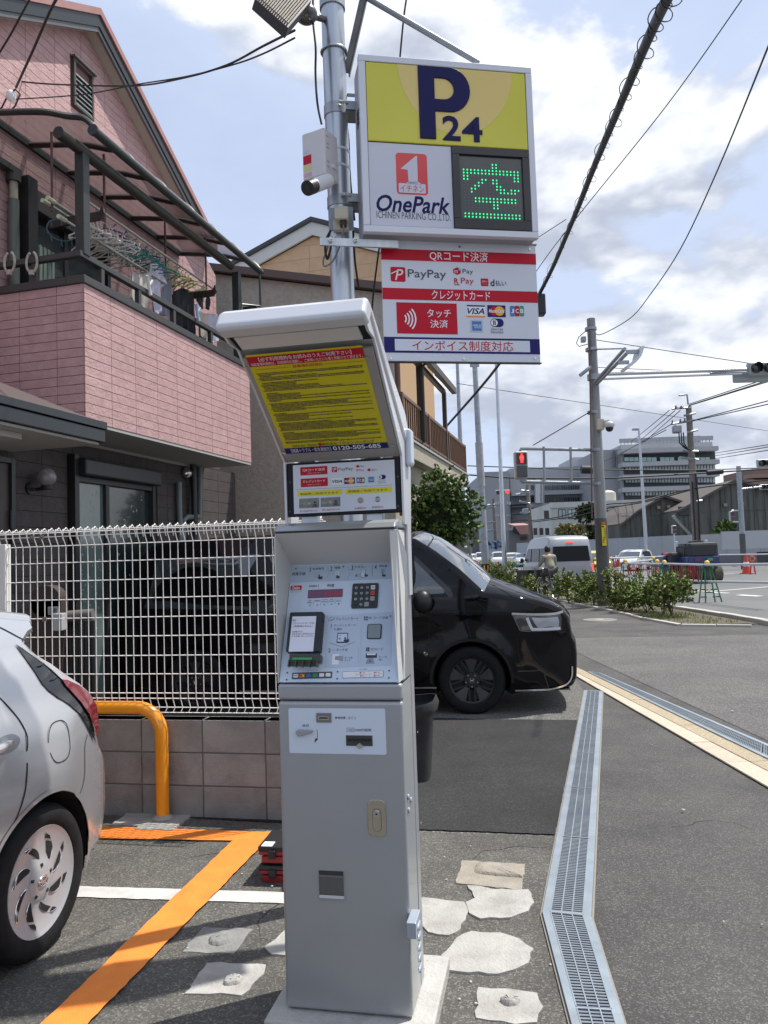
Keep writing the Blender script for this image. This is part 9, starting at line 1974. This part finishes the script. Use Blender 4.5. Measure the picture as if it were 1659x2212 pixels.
for s,z,y in ((1,.15,.80),(-1,.42,.74)): mb.box(s*.10,y-.04,z-.012,s*.20,y+.06,z+.012); mb.tube([(0,.78,.30),(s*.07,.78,.30),(s*.08,y,z)],.012,6)
obj('pedal',mb,None,bk)
pn = thing('person',BKF,'person in a sage green top seen from behind riding the bicycle','person')
def skin(name,verts,edges,rad,m,parent,root=0,sub=2):
 me = bpy.data.meshes.new(name); me.from_pydata(verts,edges,[]); me.materials.append(m); o = bpy.data.objects.new(name,me); COL.objects.link(o); o.parent = parent
 s = o.modifiers.new('skin','SKIN'); s.use_smooth_shade = True
 for i,r in enumerate(rad): v = me.skin_vertices[0].data[i]; v.radius = r if isinstance(r,tuple) else (r,r); v.use_root = (i == root)
 b = o.modifiers.new('sub','SUBSURF'); b.levels = b.render_levels = sub; return o
SKN = M('skin',(.45,.28,.20),rough=.6); TOP = M('sage_cloth',(.26,.27,.21),rough=.9,bump=.5,bsc=12); TRO = M('dark_trouser_cloth',(.05,.05,.058),rough=.9); HAIR = M('hair_dark',(.02,.016,.014),rough=.6)
V_ = [(0,.60,.95),(0,.64,1.12),(0,.70,1.30),(0,.74,1.40),(0,.77,1.47),(0,.79,1.55),(0,.80,1.66),
      (.10,.60,.90),(.13,.93,.70),(.12,.80,.22),(.12,.92,.17),(-.10,.60,.90),(-.13,.98,.80),(-.12,.76,.48),(-.12,.90,.44),
      (.17,.72,1.38),(.25,.80,1.16),(.27,.97,1.05),(-.17,.72,1.38),(-.25,.80,1.16),(-.27,.97,1.05)]
E_ = [(0,1),(1,2),(2,3),(3,4),(4,5),(5,6),(0,7),(7,8),(8,9),(9,10),(0,11),(11,12),(12,13),(13,14),(3,15),(15,16),(16,17),(3,18),(18,19),(19,20)]
rd = [(.155,.12),(.15,.10),(.16,.105),(.12,.09),.055,(.075,.085),(.07,.08),.10,.068,.042,.035,.10,.068,.042,.035,.065,.048,.03,.065,.048,.03]
skin('body',V_,E_,rd,SKN,pn)
skin('shirt',[(0,.60,.97),(0,.64,1.12),(0,.70,1.30),(0,.735,1.41),(.175,.72,1.38),(.25,.79,1.18),(.262,.90,1.10),(-.175,.72,1.38),(-.25,.79,1.18),(-.262,.90,1.10),(0,.757,1.455)],[(0,1),(1,2),(2,3),(3,4),(4,5),(5,6),(3,7),(7,8),(8,9),(3,10)],[(.18,.145),(.172,.125),(.18,.125),(.15,.115),.088,.064,.05,.088,.064,.05,(.075,.07)],TOP,pn)
skin('trousers',[(0,.60,.92),(.10,.60,.90),(.13,.93,.70),(.12,.81,.28),(-.10,.60,.90),(-.13,.98,.80),(-.12,.77,.52)],[(0,1),(1,2),(2,3),(0,4),(4,5),(5,6)],[(.16,.14),.115,.085,.06,.115,.085,.06],TRO,pn)
mb = MB().use(HAIR); mb.ball((0,.79,1.63),.112,.92,1.05,1.12,16,10); obj('hair',mb,None,pn,smooth=80)
mb = MB().use(SKN); mb.ball((0,.835,1.60),.095,.82,.9,1.15,16,10); mb.ball((0,.93,1.59),.018,.8,1,1.3,8,6)
for s in (-1,1):
 mb.ball((s*.088,.80,1.60),.022,.5,.9,1.4,8,6)
 for k in range(4): z = 1.035-.004*k; y = .985-k*.018; mb.tube([(s*.262,y,z+.015),(s*.285,y+.03,z+.02),(s*.290,y+.035,z-.005),(s*.275,y+.01,z-.018)],[.009,.009,.008,.007],6)
 mb.tube([(s*.258,.97,1.05),(s*.245,.985,1.03),(s*.25,1.0,1.01)],[.010,.010,.008],6)
obj('face_and_hands',mb,None,pn,smooth=80)
mb = MB().use(BLACK)
for s in (-1,1): mb.ball((s*.034,.918,1.615),.010,1,.5,.7,8,5)
obj('eyes',mb,None,pn); mb = MB().use(M('lips',(.35,.12,.10),rough=.5)); mb.ball((0,.922,1.545),.022,1,.4,.35,8,5); obj('mouth',mb,None,pn); mb = MB().use(BLKPL)
for s,y,z in ((1,.86,.175),(-1,.84,.445)): mb.ball((s*.122,y,z-.005),.055,.75,2.1,.7,10,6)
obj('shoes',mb,None,pn,smooth=70)
